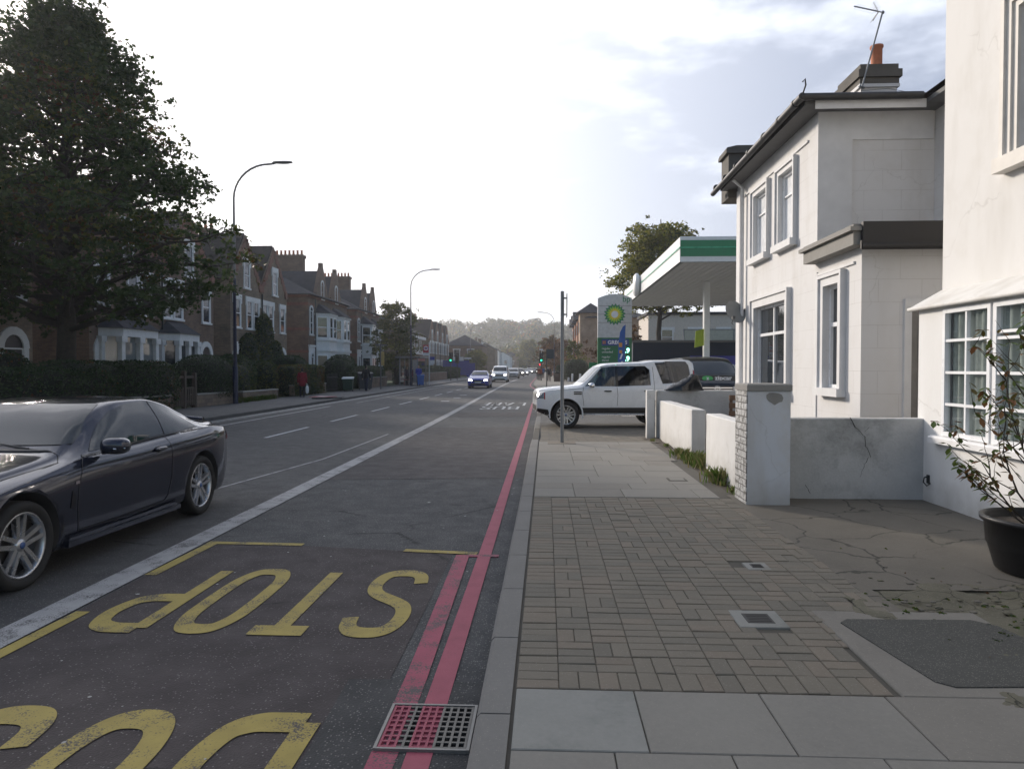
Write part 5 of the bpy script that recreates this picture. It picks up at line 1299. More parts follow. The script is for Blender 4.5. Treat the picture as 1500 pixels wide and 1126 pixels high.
# --- oncoming traffic
def simple_spec(kind, paint, plate=M_plate, lit=True):
    hl = M_hlamp if lit else M_lens
    if kind == 'hatch':
        S = dict(L=4.3, paint=paint, wheels=(.85, 3.45), track=.89, r=.325, arch=.37, mirror=(1.55, .88, 1.02),
          top=[(0, .66), (.05, .76), (.25, .86), (.9, .99), (1.15, 1.03), (1.35, 1.14), (1.9, 1.40), (2.2, 1.46), (3.2, 1.46), (3.8, 1.38), (4.15, 1.05), (4.3, .8)],
          bot=[(0, .24), (.3, .18), (4.3, .3)], belt=[(0, .62), (.3, .78), (1.2, .90), (4.3, .95)], wid=[(0, .70), (.06, .80), (.3, .875), (.8, .895), (3.8, .895), (4.3, .78)], wtop=[(0, .6), (.5, .73), (1.15, .76), (2.0, .62), (4.3, .58)], drop=[(0, .05), (1.2, .05), (2, .08), (4.3, .08)])
        wsz = [(-.68, 1.08), (.68, 1.08), (.60, 1.37), (-.60, 1.37)]; hz = .66; gz = (.56, .68); side = [(1.45, .96), (2.05, 1.35), (3.3, 1.38), (3.8, 1.0)]
    else:
        S = dict(L=5.0 if kind == 'van' else 4.4, paint=paint, wheels=(.92, 3.9 if kind == 'van' else 3.5), track=.95, r=.33, arch=.38, mirror=(1.25, .96, 1.30 if kind == 'van' else 1.15),
          top=[(0, .90), (.05, 1.02), (.2, 1.12), (.6, 1.22), (.8, 1.28), (1.5, 1.80), (1.8, 1.90), (2.5, 1.95), (4.2, 1.94), (4.35, 1.86), (4.4, 1.3)],
          bot=[(0, .28), (.3, .22), (4.3, .3)], belt=[(0, .84), (.3, 1.02), (.9, 1.15), (5, 1.2)], wid=[(0, .82), (.06, .90), (.25, .95), (.6, .965), (4.2, .965), (4.4, .92)], wtop=[(0, .68), (.5, .82), (1.0, .83), (1.6, .78), (5, .76)], drop=[(0, .05), (.8, .06), (1.6, .09), (5, .09)])
        wsz = [(-.82, 1.31), (.82, 1.31), (.74, 1.78), (-.74, 1.78)]; hz = .86; gz = (.74, .90); side = [(1.05, 1.2), (1.7, 1.74), (2.3, 1.76), (2.3, 1.2)]
        if kind == 'small':
            f = .86
            S['top'] = [(a, b * f) for a, b in S['top']]; S['belt'] = [(a, b * f) for a, b in S['belt']]; wsz = [(a * .96, b * f) for a, b in wsz]; side = [(a, b * f) for a, b in side]; hz *= f; gz = (.64, .78)
    wf = S['wid'][1][1]
    S['decals'] = [('windscreen', 'x-', wsz, M_carglass, .008), ('side_window', 'y', side, M_carglass, .008),
      ('headlight', 'x-', [(-wf * .97, hz - .03), (-wf * .60, hz - .05), (-wf * .60, hz + .06), (-wf * .93, hz + .08)], hl, .012), ('headlight', 'x-', [(wf * .97, hz - .03), (wf * .60, hz - .05), (wf * .60, hz + .06), (wf * .93, hz + .08)], hl, .012),
      ('grille', 'x-', [(-wf * .5, gz[0]), (wf * .5, gz[0]), (wf * .55, gz[1]), (-wf * .55, gz[1])], M_blackgl, .012), ('air_intake', 'x-', [(-wf * .8, .28), (wf * .8, .28), (wf * .7, .42), (-wf * .7, .42)], M_black, .012),
      ('number_plate', 'x-', [(-.26, .45), (.26, .45), (.26, .55), (-.26, .55)], plate, .014)]
    return S
P_blue = carpaint('royal_blue_paint', (.012, .03, .30), .2, .28); P_silver = carpaint('silver_paint', (.33, .35, .37), .6, .3); P_dark = carpaint('dark_grey_paint', (.05, .055, .06), .4, .3)
TR = 'vehicles driving towards the camera in the distance'
P_bluew = MATS['royal_blue_paint']
make_car('hatchback_car', 'bright blue hatchback with lit headlamps, first of the oncoming traffic in the distance', (-5.60, 60.8, .003), R(90), simple_spec('hatch', P_blue), 'car', TR, False)
make_car('van', 'white van with lit headlamps right behind the blue hatchback', (-5.5, 86.5, .003), R(90), simple_spec('van', M_disco), 'van', TR, False)
make_car('small_van', 'grey people carrier just to the right of and behind the white van', (-5.35, 117, .003), R(90), simple_spec('small', P_silver, lit=False), 'van', TR, False)
make_car('hatchback_car', 'dark car with one lamp showing behind the grey people carrier', (-5.3, 141, .003), R(90), simple_spec('small', P_dark), 'car', TR, False)
make_car('hatchback_car', 'silver car farther up the queue of traffic before the lights', (-4.95, 166, .003), R(90), simple_spec('hatch', P_silver), 'car', TR, False)
make_car('hatchback_car', 'far white car beside the bus lane at the end of the road', (-5.0, 214, .003), R(90), simple_spec('small', M_disco), 'car', TR, False)
make_car('hatchback_car', 'far dark car rightmost at the end of the road', (-3.3, 208, .003), R(90), simple_spec('small', P_dark), 'car', TR, False)
# ------------------------------------------------------------ people
def limb(mb, pts, rs, n=12):
    mb.tube(pts, rs, n, caps=True)
    for p, r in zip(pts, rs): mb.ell(p, (r, r, r), n, 8)
def person(label, loc, rz, H, coat, trouser, hood=False, pose='stand', hair=M_hair, bag=None, long_coat=0.):
    """faces local -Y; body one continuous mesh, clothes and hair are children"""
    k = H / 1.75; root = empty('person', loc, rz, label, 'person')
    hipw = .10; sw = .185; step = .16 if pose == 'walk' else .03
    J = {}
    for s_ in (-1, 1):
        fy = -step * s_ if pose == 'walk' else 0
        J['hip', s_] = Vector((s_ * hipw * .9, 0, .90)); J['knee', s_] = Vector((s_ * hipw, fy * .55 - .02, .49)); J['ank', s_] = Vector((s_ * hipw, fy + .02, .085))
        J['sh', s_] = Vector((s_ * sw, .01, 1.42)); 
        if pose == 'front': J['el', s_] = Vector((s_ * .235, -.02, 1.13)); J['wr', s_] = Vector((s_ * .12, -.20, 1.08))
        else: J['el', s_] = Vector((s_ * .245, .03 + fy * -.3, 1.13)); J['wr', s_] = Vector((s_ * .25, -.04 + fy * -.5, .88))
    def S(v): return Vector(v) * k
    mb = MB()
    mb.ell(S((0, -.01, 1.635)), (.075 * k, .095 * k, .115 * k), 16, 12); mb.ell(S((0, -.035, 1.575)), (.052 * k, .06 * k, .06 * k), 12, 8)      # skull and jaw
    mb.ell(S((0, -.108, 1.612)), (.013 * k, .02 * k, .025 * k), 8, 6)                                                                     # nose
    for s_ in (-1, 1): mb.ell(S((s_ * .076, 0, 1.62)), (.012 * k, .022 * k, .032 * k), 8, 6)
    limb(mb, [S((0, .01, 1.44)), S((0, 0, 1.55))], [.058 * k, .052 * k])
    mb.ell(S((0, 0, 1.27)), (.155 * k, .10 * k, .20 * k), 16, 12); mb.ell(S((0, 0, 1.02)), (.145 * k, .10 * k, .17 * k), 16, 12)
    for s_ in (-1, 1):
        limb(mb, [S(J['hip', s_]), S(J['knee', s_]), S(J['ank', s_])], [.078 * k, .052 * k, .036 * k]); limb(mb, [S(J['sh', s_]), S(J['el', s_]), S(J['wr', s_])], [.050 * k, .038 * k, .027 * k])
        w_ = S(J['wr', s_]); d = (w_ - S(J['el', s_])).normalized(); c = w_ + d * .05 * k; mb.ell(c, (.022 * k, .036 * k, .045 * k), 10, 8)
        for f in range(4):
            b = c + d * .03 * k + Vector((0, (f - 1.5) * .018 * k, 0)); L_ = (.055, .066, .062, .048)[f] * k
            limb(mb, [b, b + d * L_ * .55, b + d * L_ * .9 + Vector((-s_ * .014 * k, -.006 * k, 0))], [.0095 * k, .0088 * k, .007 * k], 6)
        b = c + Vector((-s_ * .008 * k, -.03 * k, .012 * k)); limb(mb, [b, b + (d * .5 + Vector((0, -.8, 0))).normalized() * .035 * k, b + (d * .9 + Vector((0, -.5, 0))).normalized() * .058 * k], [.011 * k, .010 * k, .008 * k], 6)
        limb(mb, [S(J['ank', s_]), S(J['ank', s_] + Vector((0, -.10, -.04)))], [.036 * k, .03 * k])
    remesh(mb, 'body', M_skin, .0075 * k, root, 2)
    mb = MB(); 
    for s_ in (-1, 1): mb.ell(S((s_ * .031, -.098, 1.645)), (.011 * k, .007 * k, .007 * k), 8, 6)
    mb.build('eye', plain('eye_dark', (.02, .015, .01), .3), root, fixn=False)
    mb = MB(); mb.tube([S((-.024, -.094, 1.565)), S((0, -.101, 1.563)), S((.024, -.094, 1.565))], .005 * k, 6); mb.build('mouth', plain('lips', (.25, .09, .08), .5), root, fixn=False)
    # coat
    mb = MB(); mb.ell(S((0, 0, 1.27)), (.185 * k, .13 * k, .215 * k), 18, 12, 2.4); mb.ell(S((0, 0, 1.02)), (.18 * k, .135 * k, .20 * k), 18, 12, 2.6)
    if long_coat: mb.ell(S((0, 0, .92 - long_coat * .5)), (.19 * k, .15 * k, (.16 + long_coat * .5) * k), 18, 12, 3.)
    mb.ell(S((0, .01, 1.46)), (.085 * k, .08 * k, .05 * k), 14, 8)
    for s_ in (-1, 1): limb(mb, [S(J['sh', s_]), S(J['el', s_]), S(J['wr', s_] * .97 + J['el', s_] * .03)], [.072 * k, .056 * k, .045 * k])
    if hood: mb.lathe([(.0, .15), (.06, .145), (.105, .09), (.115, 0), (.10, -.09), (.085, -.12)], 18, 'z', tuple(S((0, .025, 1.63))))
    remesh(mb, 'coat', coat, .012 * k, root, 2)
    mb = MB()
    for s_ in (-1, 1): limb(mb, [S(J['hip', s_]), S(J['knee', s_]), S(J['ank', s_] + Vector((0, 0, .02)))], [.098 * k, .072 * k, .060 * k])
    mb.ell(S((0, 0, .94)), (.155 * k, .12 * k, .12 * k), 16, 10)
    remesh(mb, 'trousers', trouser, .012 * k, root, 2)
    for s_ in (-1, 1):
        mb = MB(); a = S(J['ank', s_]); mb.ell((a[0], a[1] - .05 * k, .04 * k), (.047 * k, .14 * k, .042 * k), 14, 8, 2.5); mb.build('shoe', M_black, root, fixn=False)
    if not hood:
        mb = MB(); mb.ell(S((0, .012, 1.665)), (.085 * k, .098 * k, .10 * k), 14, 10); mb.ell(S((0, .05, 1.60)), (.075 * k, .055 * k, .085 * k), 12, 8); remesh(mb, 'hair', hair, .011 * k, root, 1)
    return root
cloth = lambda n, c: plain(n, c, .9, var=.2, scale=14)
NAVY = cloth('dark_trousers', (.012, .013, .018)); 
person('person in a dark red coat standing by the brown square-cut hedge', (-13.15, 38.1, .12), R(200), 1.56, cloth('dark_red_coat', (.20, .012, .022)), NAVY, pose='stand', long_coat=.12)
r = empty('carrier_bag', (-12.83, 37.95, .3), 0, 'white carrier bag held by the person in the red coat', 'bag'); mb = MB(); mb.ell((0, 0, .22), (.09, .05, .22), 12, 8, 2.6); mb.build('sack', M_upvc, r, fixn=False); mb = MB(); mb.tube([(-.04, 0, .40), (-.02, 0, .52), (.02, 0, .52), (.04, 0, .40)], .008, 6); mb.build('handle', M_upvc, r)
person('person in bright blue hooded jacket standing beside the bus shelter', (-11.1, 62.0, .12), R(180), 1.78, cloth('blue_jacket', (.012, .035, .30)), NAVY, True, 'front')
person('person in dark red top waiting inside the bus shelter', (-11.9, 63.2, .12), R(100), 1.7, cloth('maroon_top', (.10, .02, .03)), NAVY, False)
person('person in dark purple coat standing just behind the blue lamp column', (-12.6, 64.4, .12), R(60), 1.68, cloth('purple_coat', (.03, .018, .05)), NAVY, False)
person('person all in dark clothes walking past the grey wheelie bin', (-12.3, 48.5, .12), R(170), 1.76, cloth('black_coat', (.014, .014, .018)), cloth('navy_jeans', (.015, .02, .045)), False, 'walk')
person('person in a dark coat walking on the right pavement near the planter', (.33, 84, .12), R(10), 1.74, cloth('black_coat', (.014, .014, .018)), NAVY, False, 'walk')
person('person in orange top at the right kerb below the traffic light', (-.75, 88, .12), R(185), 1.75, cloth('orange_top', (.30, .07, .03)), NAVY, False, 'walk')
person('person in dark jacket walking a step behind the one in orange at the right kerb', (-1.05, 93, .12), R(180), 1.75, cloth('black_coat', (.014, .014, .018)), NAVY, False, 'walk')
person('person in a blue jacket farther along the right pavement behind the sign post', (-.45, 108, .12), R(180), 1.75, cloth('blue_jacket2', (.03, .08, .22)), NAVY, False, 'walk')
# driver of the off-roader: seated figure
r = empty('person', (1.55, 20.98, .62), R(5), 'person in a dark top driving the white four-wheel-drive car', 'person')
mb = MB(); mb.ell((0, 0, .98), (.095, .075, .115), 14, 10); mb.ell((-.035, 0, .92), (.06, .05, .06), 12, 8); mb.ell((-.106, 0, .955), (.02, .013, .025), 8, 6); limb(mb, [(.02, 0, .78), (.0, 0, .90)], [.058, .052]); mb.ell((.03, 0, .62), (.10, .155, .20), 14, 10); mb.ell((.05, 0, .38), (.11, .16, .16), 14, 10)
for s_ in (-1, 1):
    limb(mb, [(.05, s_ * .10, .30), (-.40, s_ * .12, .34), (-.55, s_ * .12, .0)], [.08, .055, .04]); limb(mb, [(.03, s_ * .19, .74), (-.10, s_ * .23, .50), (-.30, s_ * .15, .55)], [.05, .04, .028])
    c = Vector((-.335, s_ * .13, .56)); mb.ell(c, (.045, .02, .036), 10, 8)
    for f in range(4): b = c + Vector((-.025, 0, (f - 1.5) * .018)); limb(mb, [b, b + Vector((-.035, -s_ * .008, 0)), b + Vector((-.045, -s_ * .03, 0))], [.0095, .009, .008], 6)
    b = c + Vector((0, 0, .03)); limb(mb, [b, b + Vector((-.03, -s_ * .015, .02)), b + Vector((-.045, -s_ * .03, .015))], [.011, .010, .008], 6)
remesh(mb, 'body', M_skin, .009, r, 2)
mb = MB(); mb.ell((.03, 0, .62), (.13, .19, .21), 14, 10, 2.4); mb.ell((.05, 0, .38), (.14, .19, .18), 14, 10, 2.4)
for s_ in (-1, 1): limb(mb, [(.03, s_ * .19, .74), (-.10, s_ * .23, .50), (-.28, s_ * .155, .545)], [.07, .056, .045])
remesh(mb, 'jumper', NAVY, .014, r, 2)
mb = MB(); mb.ell((.015, 0, 1.01), (.10, .085, .10), 14, 10); remesh(mb, 'hair', M_hair, .012, r, 1)
# ------------------------------------------------------------ left terraces (local: front -Y, x along the road away from the camera)
LW = lambda y0=0.: (lambda u, v, d: (u, y0 - d, v))
class LT:
    def __init__(s, name, loc, rz, label, cat='house', group=None):
        s.r = empty(name, loc, rz, label, cat, group)
    def add(s, name, mb, mats, parent=None, label=None, **k):
        o = mb.build(name, mats, parent or s.r, **k)
        if label: o['label'] = label
        return o
def vwin(T, P, u, v, w_, h, lintel=.28, surround=.10, arch=False, bars=True, sill=True, glass=None):
    """sash window slightly proud of the wall with white surround, frame and pane"""
    mb = MB(); a, b, c, d = u - w_ / 2, u + w_ / 2, v, v + h
    boxP(mb, P, a - surround, a, c, d, 0, .07); boxP(mb, P, b, b + surround, c, d, 0, .07)
    if arch:
        n = 9
        for k in range(n):
            t0, t1 = math.pi * k / n, math.pi * (k + 1) / n
            ri, ro = w_ / 2, w_ / 2 + surround + .04
            pts = [(u + ri * math.cos(t0), d + ri * math.sin(t0)), (u + ro * math.cos(t0), d + ro * math.sin(t0)), (u + ro * math.cos(t1), d + ro * math.sin(t1)), (u + ri * math.cos(t1), d + ri * math.sin(t1))]
            vs = [P(p[0], p[1], 0) for p in pts] + [P(p[0], p[1], .075) for p in pts]
            mb.add(vs, [(0, 1, 2, 3), (7, 6, 5, 4), (0, 4, 5, 1), (1, 5, 6, 2), (2, 6, 7, 3), (3, 7, 4, 0)])
    elif lintel: boxP(mb, P, a - surround - .1, b + surround + .1, d, d + lintel, 0, .09); boxP(mb, P, a - surround - .1, a - surround * .2, d - .28, d, 0, .088); boxP(mb, P, b + surround * .2, b + surround + .1, d - .28, d, 0, .088)
    if sill: boxP(mb, P, a - surround - .06, b + surround + .06, c - .1, c, 0, .12)
    s_ = T.add('window_surround', mb, M_trim)
    mb = MB(); f = .05
    for q in ((a, a + f, c, d), (b - f, b, c, d), (a + f, b - f, c, c + f), (a + f, b - f, d - f, d), (a + f, b - f, c + h * .48, c + h * .48 + f)): boxP(mb, P, *q, .002, .05)
    T.add('frame', mb, M_upvc, s_)
    mb = MB(); boxP(mb, P, a + f * .3, b - f * .3, c + f * .3, d - f * .3, .002, .02)
    if arch:
        n = 10; pts = [(u + (w_ / 2) * math.cos(math.pi * k / n), d + (w_ / 2) * math.sin(math.pi * k / n)) for k in range(n + 1)]
        mb.add([P(p[0], p[1], .02) for p in pts], [tuple(range(n + 1))])
    T.add('pane', mb, glass or M_winglass, s_)
    return s_
def gable_roof(mb, x0, x1, y0, y1, z, rise, ov=.25, th=.12):
    """ridge runs along y"""
    xm = (x0 + x1) / 2; k = rise / ((x1 - x0) / 2); e = ov * k
    A = [(x0 - ov, z - e), (xm, z + rise), (x1 + ov, z - e), (x1 + ov, z - e - th), (xm, z + rise - th), (x0 - ov, z - e - th)]
    vs = [(p[0], y0, p[1]) for p in A] + [(p[0], y1, p[1]) for p in A]
    mb.add(vs, [(0, 6, 7, 1), (1, 7, 8, 2), (2, 8, 9, 3), (3, 9, 10, 4), (4, 10, 11, 5), (5, 11, 6, 0), (0, 1, 4, 5), (1, 2, 3, 4), (6, 11, 10, 7), (7, 10, 9, 8)])
def pots(T, par, xs, y, z):
    for x in xs:
        mb = MB(); mb.lathe([(.10, 0), (.12, .03), (.10, .06), (.09, .38), (.115, .40), (.115, .45), (.08, .45)], 10, 'z', (x, y, z)); T.add('chimney_pot', mb, M_terra, par, fixn=False)
def gabled_pair(name, Y0, label, X=-19., W=9.4, ng=2, eave=7.0, rise=3.0, D=9., brick_=None, detail=True, chim=True, group=None):
    brick_ = brick_ or M_brick
    T = LT(name, (X, Y0, .1), R(90), label, 'house', group); w_ = W / ng
    mb = MB(); mb.box(0, W, 0, D, -.1, eave)
    for g in range(ng):
        a, b = g * w_, (g + 1) * w_; mb.prism([(a, eave), (b, eave), ((a + b) / 2, eave + rise)], 'y', 0, .3)
        if g in (0, ng - 1): mb.prism([(a, eave), (b, eave), ((a + b) / 2, eave + rise)], 'y', D - .3, D)
    T.add('wall', mb, brick_)
    mb = MB()
    for g in range(ng): gable_roof(mb, g * w_ + .0, (g + 1) * w_ - .0, .12 , D + .2, eave + .12, rise, ov=.0 if 0 < g < ng - 1 else .05)
    T.add('roof', mb, M_tile)
    for g in range(ng):   # red brick kneelers stepping along the verge
        xm = (g + .5) * w_; mb = MB()
        for s_ in (-1, 1):
            zs = [eave - .2 + rise * k / 14 for k in range(15)]
            for k in range(14):
                t = (k + .5) / 14; x = xm + s_ * (w_ / 2) * (1 - t); z = eave + rise * t; q = .12 if k % 2 else 0
                boxP(mb, LW(), x - .18, x + .18, z - .45 - q, z - .12, 0, .05 + .001 * (k % 3))
            xe = xm + s_ * (w_ / 2 - .175 - .002 * (s_ > 0)); boxP(mb, LW(), xe - .17, xe + .17, eave - .4, eave + .05, 0, .08)
        T.add('brick_trim', mb, M_brick_r)
    P = LW()
    for g in range(ng):
        xm = (g + .5) * w_
        vwin(T, P, xm - .0, eave - .35, .75, 1.6, .32, .08)
        if g % 2 == 0: vwin(T, P, g * w_ + .9, 4.1, .8, 1.75); vwin(T, P, xm + .35, 4.1, .75, 1.75); vwin(T, P, xm + 1.45, 4.1, .75, 1.75)
        else: vwin(T, P, g * w_ + .55, 4.1, .75, 1.75); vwin(T, P, g * w_ + 1.6, 4.1, .75, 1.75); vwin(T, P, (g + 1) * w_ - .95, 4.1, .8, 1.75)
        vwin(T, P, xm - .9, .9, .85, 1.9); vwin(T, P, xm + .2, .9, .85, 1.9)
        # round-headed porch
        dx = (g + 1) * w_ - 1.0 if g % 2 else g * w_ + 1.0
        vwin(T, P, dx, .1, .95, 2.2, 0, .25, True, glass=plain('front_door_blue', (.03, .07, .22), .4) if g == 0 else plain('front_door_dark', (.03, .02, .02), .4))
    # drain pipe between the gables
    mb = MB()
    for g in range(1, ng): mb.tube([(g * w_, -.08, .1), (g * w_, -.08, eave - .5)], .05, 8)
    T.add('drain_pipe', mb, M_fascia)
    if chim:
        for xc in ([W / 2] if ng < 3 else [w_, 3 * w_]):
            mb = MB(); mb.box(xc - .35, xc + .35, D * .35, D * .35 + 1.6, eave, eave + rise + .7); mb.box(xc - .42, xc + .42, D * .35 - .07, D * .35 + 1.67, eave + rise + .7, eave + rise + .85)
            c_ = T.add('chimney', mb, M_brick_d)
            for k in range(4):
                mb = MB(); mb.lathe([(.10, 0), (.12, .03), (.09, .38), (.115, .45), (.08, .45)], 8, 'z', (xc, D * .35 + .2 + k * .4, eave + rise + .85)); T.add('chimney_pot', mb, M_terra, c_, fixn=False)
    return T
def bay_house(name, Y0, label, X=-19., W=11.1, D=9., eave=7.5, chimY=.5):
    T = LT(name, (X, Y0, .1), R(90), label)
    P = LW(); mb = MB(); mb.box(0, W, 0, D, -.1, eave)
    gx = [(3.6, 3.0), (7.6, 3.0)] if W > 10 else [(3.4, 2.8), (7.0, 2.6)]
    for (c, w_) in gx:
        mb.prism([(c - w_ / 2, eave), (c + w_ / 2, eave), (c + w_ / 2, eave + .35), (c + .28, eave + 2.55), (c + .22, eave + 2.62), (c + .2, eave + 2.95), (c - .2, eave + 2.95), (c - .22, eave + 2.62), (c - .28, eave + 2.55), (c - w_ / 2, eave + .35)], 'y', -.05, .25)
    T.add('wall', mb, M_brick_d)
    mb = MB()
    for z in (2.8, 4.6, 6.6): mb.box(-.02, 0, .0, D, z, z + .22); boxP(mb, P, 0, 1.6, z, z + .22, 0, .02)
    boxP(mb, P, 0, W, eave - .25, eave, 0, .1); mb.box(-.1, 0, 0, D, eave - .25, eave)
    T.add('brick_band', mb, M_brick_r)
    mb = MB(); hip(mb, -.35, W + .35, -.35, D + .3, eave, .5)
    for (c, w_) in gx:
        A = [(c - w_ / 2, .2, eave + .3), (c, .2, eave + 2.3), (c + w_ / 2, .2, eave + .3), (c - w_ / 2, 3.4, eave + .3), (c, 4.6, eave + 2.3), (c + w_ / 2, 3.4, eave + .3)]
        mb.add(A, [(0, 1, 4, 3), (1, 2, 5, 4)])
    T.add('roof', mb, M_slate, fixn=False)
    for (c, w_) in gx: vwin(T, P, c, eave - .1, .62, 1.15, 0, .12, True)
    vwin(T, P, .75, 4.3, .6, 1.9, 0, .12, True); 
    mb = MB(); boxP(mb, P, .1, 1.5, .0, 3.3, 0, .06); boxP(mb, P, .05, 1.55, 3.3, 3.45, 0, .14); T.add('porch_render', mb, M_trim)
    vwin(T, lambda u, v, d: (u, -.06 - d, v), .8, .9, .55, 1.6, 0, .08, True)
    # two-storey canted bays
    for (c, w_) in ((3.55, 3.6), (7.7, 3.7)) if W > 10 else ((3.3, 3.3), (6.9, 3.3)):
        h = w_ / 2; pl = [(c - h, 0), (c - h + .75, -.95), (c + h - .75, -.95), (c + h, 0)]
        mb = MB(); mb.prism(pl, 'z', -.1, 6.1)
        for (za, zb) in ((2.95, 3.15), (3.85, 4.0), (5.95, 6.1)):
            ex = [(c - h - .12, 0), (c - h + .68, -1.07), (c + h - .68, -1.07), (c + h + .12, 0)]; mb.prism(ex, 'z', za, zb)
        bay = T.add('bay', mb, M_trim)
        mb = MB(); e = [(c - h - .2, 0, 6.1), (c - h + .65, -1.15, 6.1), (c + h - .65, -1.15, 6.1), (c + h + .2, 0, 6.1), (c - h + .9, 0, 6.95), (c + h - .9, 0, 6.95)]
        mb.add(e, [(0, 1, 4), (1, 2, 5, 4), (2, 3, 5), (0, 3, 2, 1)]); T.add('bay_roof', mb, M_slate, bay, fixn=False)
        for (u0, u1, p0, p1, n_) in ((0, 1, pl[0], pl[1], 1), (1, 2, pl[1], pl[2], 2), (2, 3, pl[2], pl[3], 1)):
            dx, dy = p1[0] - p0[0], p1[1] - p0[1]; Ln = math.hypot(dx, dy); ux, uy = dx / Ln, dy / Ln; nx, ny = uy, -ux
            if ny > 0 or (abs(ny) < 1e-6): nx, ny = -nx, -ny
            if n_ == 1 and u0 == 2: nx, ny = (abs(uy), -abs(ux))
            if n_ == 1 and u0 == 0: nx, ny = (-abs(uy), -abs(ux))
            for kk in range(n_):
                ww = Ln / n_; cc = (kk + .5) * ww; wd = ww * .34
                for (za, zb) in ((.9, 2.6), (4.15, 5.75)):
                    mb = MB()
                    def Q(u, z, d): return (p0[0] + ux * u + nx * d, p0[1] + uy * u + ny * d, z)
                    vs = [Q(cc - wd, za, .01), Q(cc + wd, za, .01), Q(cc + wd, zb, .01), Q(cc - wd, zb, .01)]; mb.add(vs, [(0, 1, 2, 3)])
                    g_ = T.add('window', mb, M_winglass, bay, fixn=False)
                    for q in ((cc - wd - .05, cc - wd + .02, za, zb), (cc + wd - .02, cc + wd + .05, za, zb), (cc - wd, cc + wd, (za + zb) / 2 - .03, (za + zb) / 2 + .03), (cc - wd - .05, cc + wd + .05, zb, zb + .12)):
                        vs = [Q(q[0], q[2], 0), Q(q[1], q[2], 0), Q(q[1], q[3], 0), Q(q[0], q[3], 0), Q(q[0], q[2], .05), Q(q[1], q[2], .05), Q(q[1], q[3], .05), Q(q[0], q[3], .05)]
                        if q is None: continue
                        fr = MB(); fr.add(vs, [(0, 3, 2, 1), (4, 5, 6, 7), (0, 1, 5, 4), (1, 2, 6, 5), (2, 3, 7, 6), (3, 0, 4, 7)])
                        mbx = locals().get('FRM_')
                        frames.append((fr, bay))
        if frames:
            al = MB()
            for fr, _ in frames: al.add(fr.v, fr.f)
            T.add('window_frames', al, M_upvc, bay); frames.clear()
    # big shared chimney on the party wall
    mb = MB(); cy = 2.0; mb.box(4.6, 5.3, cy, cy + 2.9, eave, 11.3); mb.box(4.52, 5.38, cy - .08, cy + 2.98, 11.1, 11.35)
    c_ = T.add('chimney', mb, M_brick_d)
    for k in range(8):
        m_ = MB(); m_.lathe([(.10, 0), (.12, .03), (.09, .34), (.11, .36), (.11, .42), (.08, .42)], 8, 'z', (4.95, cy + .18 + k * .36, 11.35)); T.add('chimney_pot', m_, M_terra, c_, fixn=False)
    mb = MB(); mb.tube([(1.65, -.08, 0), (1.65, -.08, 7.3)], .05, 8); T.add('drain_pipe', mb, M_pvcgrey)
    return T
frames = []
gabled_pair('house', 14.5, 'brick house at the far left edge with a rounded white doorway arch', W=11.2, eave=6.8)
T = gabled_pair('house', 29.0, 'brick house behind the big tree with white ground-floor bay windows', W=11.2, eave=6.8, brick_=M_brick_d)
# white ground-floor bays of the house behind the tree
for (c, h) in ((2.5, 1.9), (6.9, 1.5)):
    pl = [(c - h, 0), (c - h + .5, -.8), (c + h - .5, -.8), (c + h, 0)]
    mb = MB(); mb.prism(pl, 'z', -.1, .95); mb.prism(pl, 'z', 2.95, 3.3); 
    for (x, y) in ((c - h + .08, -.08), (c - h + .55, -.68), (c, -.70), (c + h - .55, -.68), (c + h - .08, -.08)): mb.box(x - .13, x + .13, y - .1, y + .1, .95, 2.95); mb.box(x - .2, x + .2, y - .16, y + .12, 2.7, 2.95)
    b_ = T.add('bay', mb, M_trim)
    mb = MB(); mb.prism([(c - h + .05, 0), (c - h + .55, -.62), (c + h - .55, -.62), (c + h - .05, 0)], 'z', .96, 2.94); T.add('window', mb, M_winglass_l if c < 4 else M_winglass, b_)
    mb = MB(); mb.box(c - h + .6, c + h - .6, -.66, -.625, 1.85, 1.92); mb.box(c - h + .6, c + h - .6, -.66, -.625, .96, 1.03); T.add('sash_bar', mb, M_upvc, b_)
    mb = MB(); e = [(c - h - .1, 0, 3.3), (c - h + .45, -.9, 3.3), (c + h - .45, -.9, 3.3), (c + h + .1, 0, 3.3), (c - h + .7, 0, 3.95), (c + h - .7, 0, 3.95)]
    mb.add(e, [(0, 1, 4), (1, 2, 5, 4), (2, 3, 5), (0, 3, 2, 1)]); T.add('bay_roof', mb, M_slate, b_, fixn=False)
gabled_pair('house', 42.4, 'brown brick pair with two steep tiled gables and creeper between its windows', W=9.4)
bay_house('house', 56.5, 'slate-roofed brick house with white two-storey bays and long chimney of many pots')
bay_house('house', 71.2, 'second slate-roofed white-bayed brick house, just left of the round street tree', W=9.6)
gabled_pair('house', 116, 'long brown terrace of four gables beyond the bus shelter', W=23.5, ng=4, eave=6.4, rise=3.2, group=None)
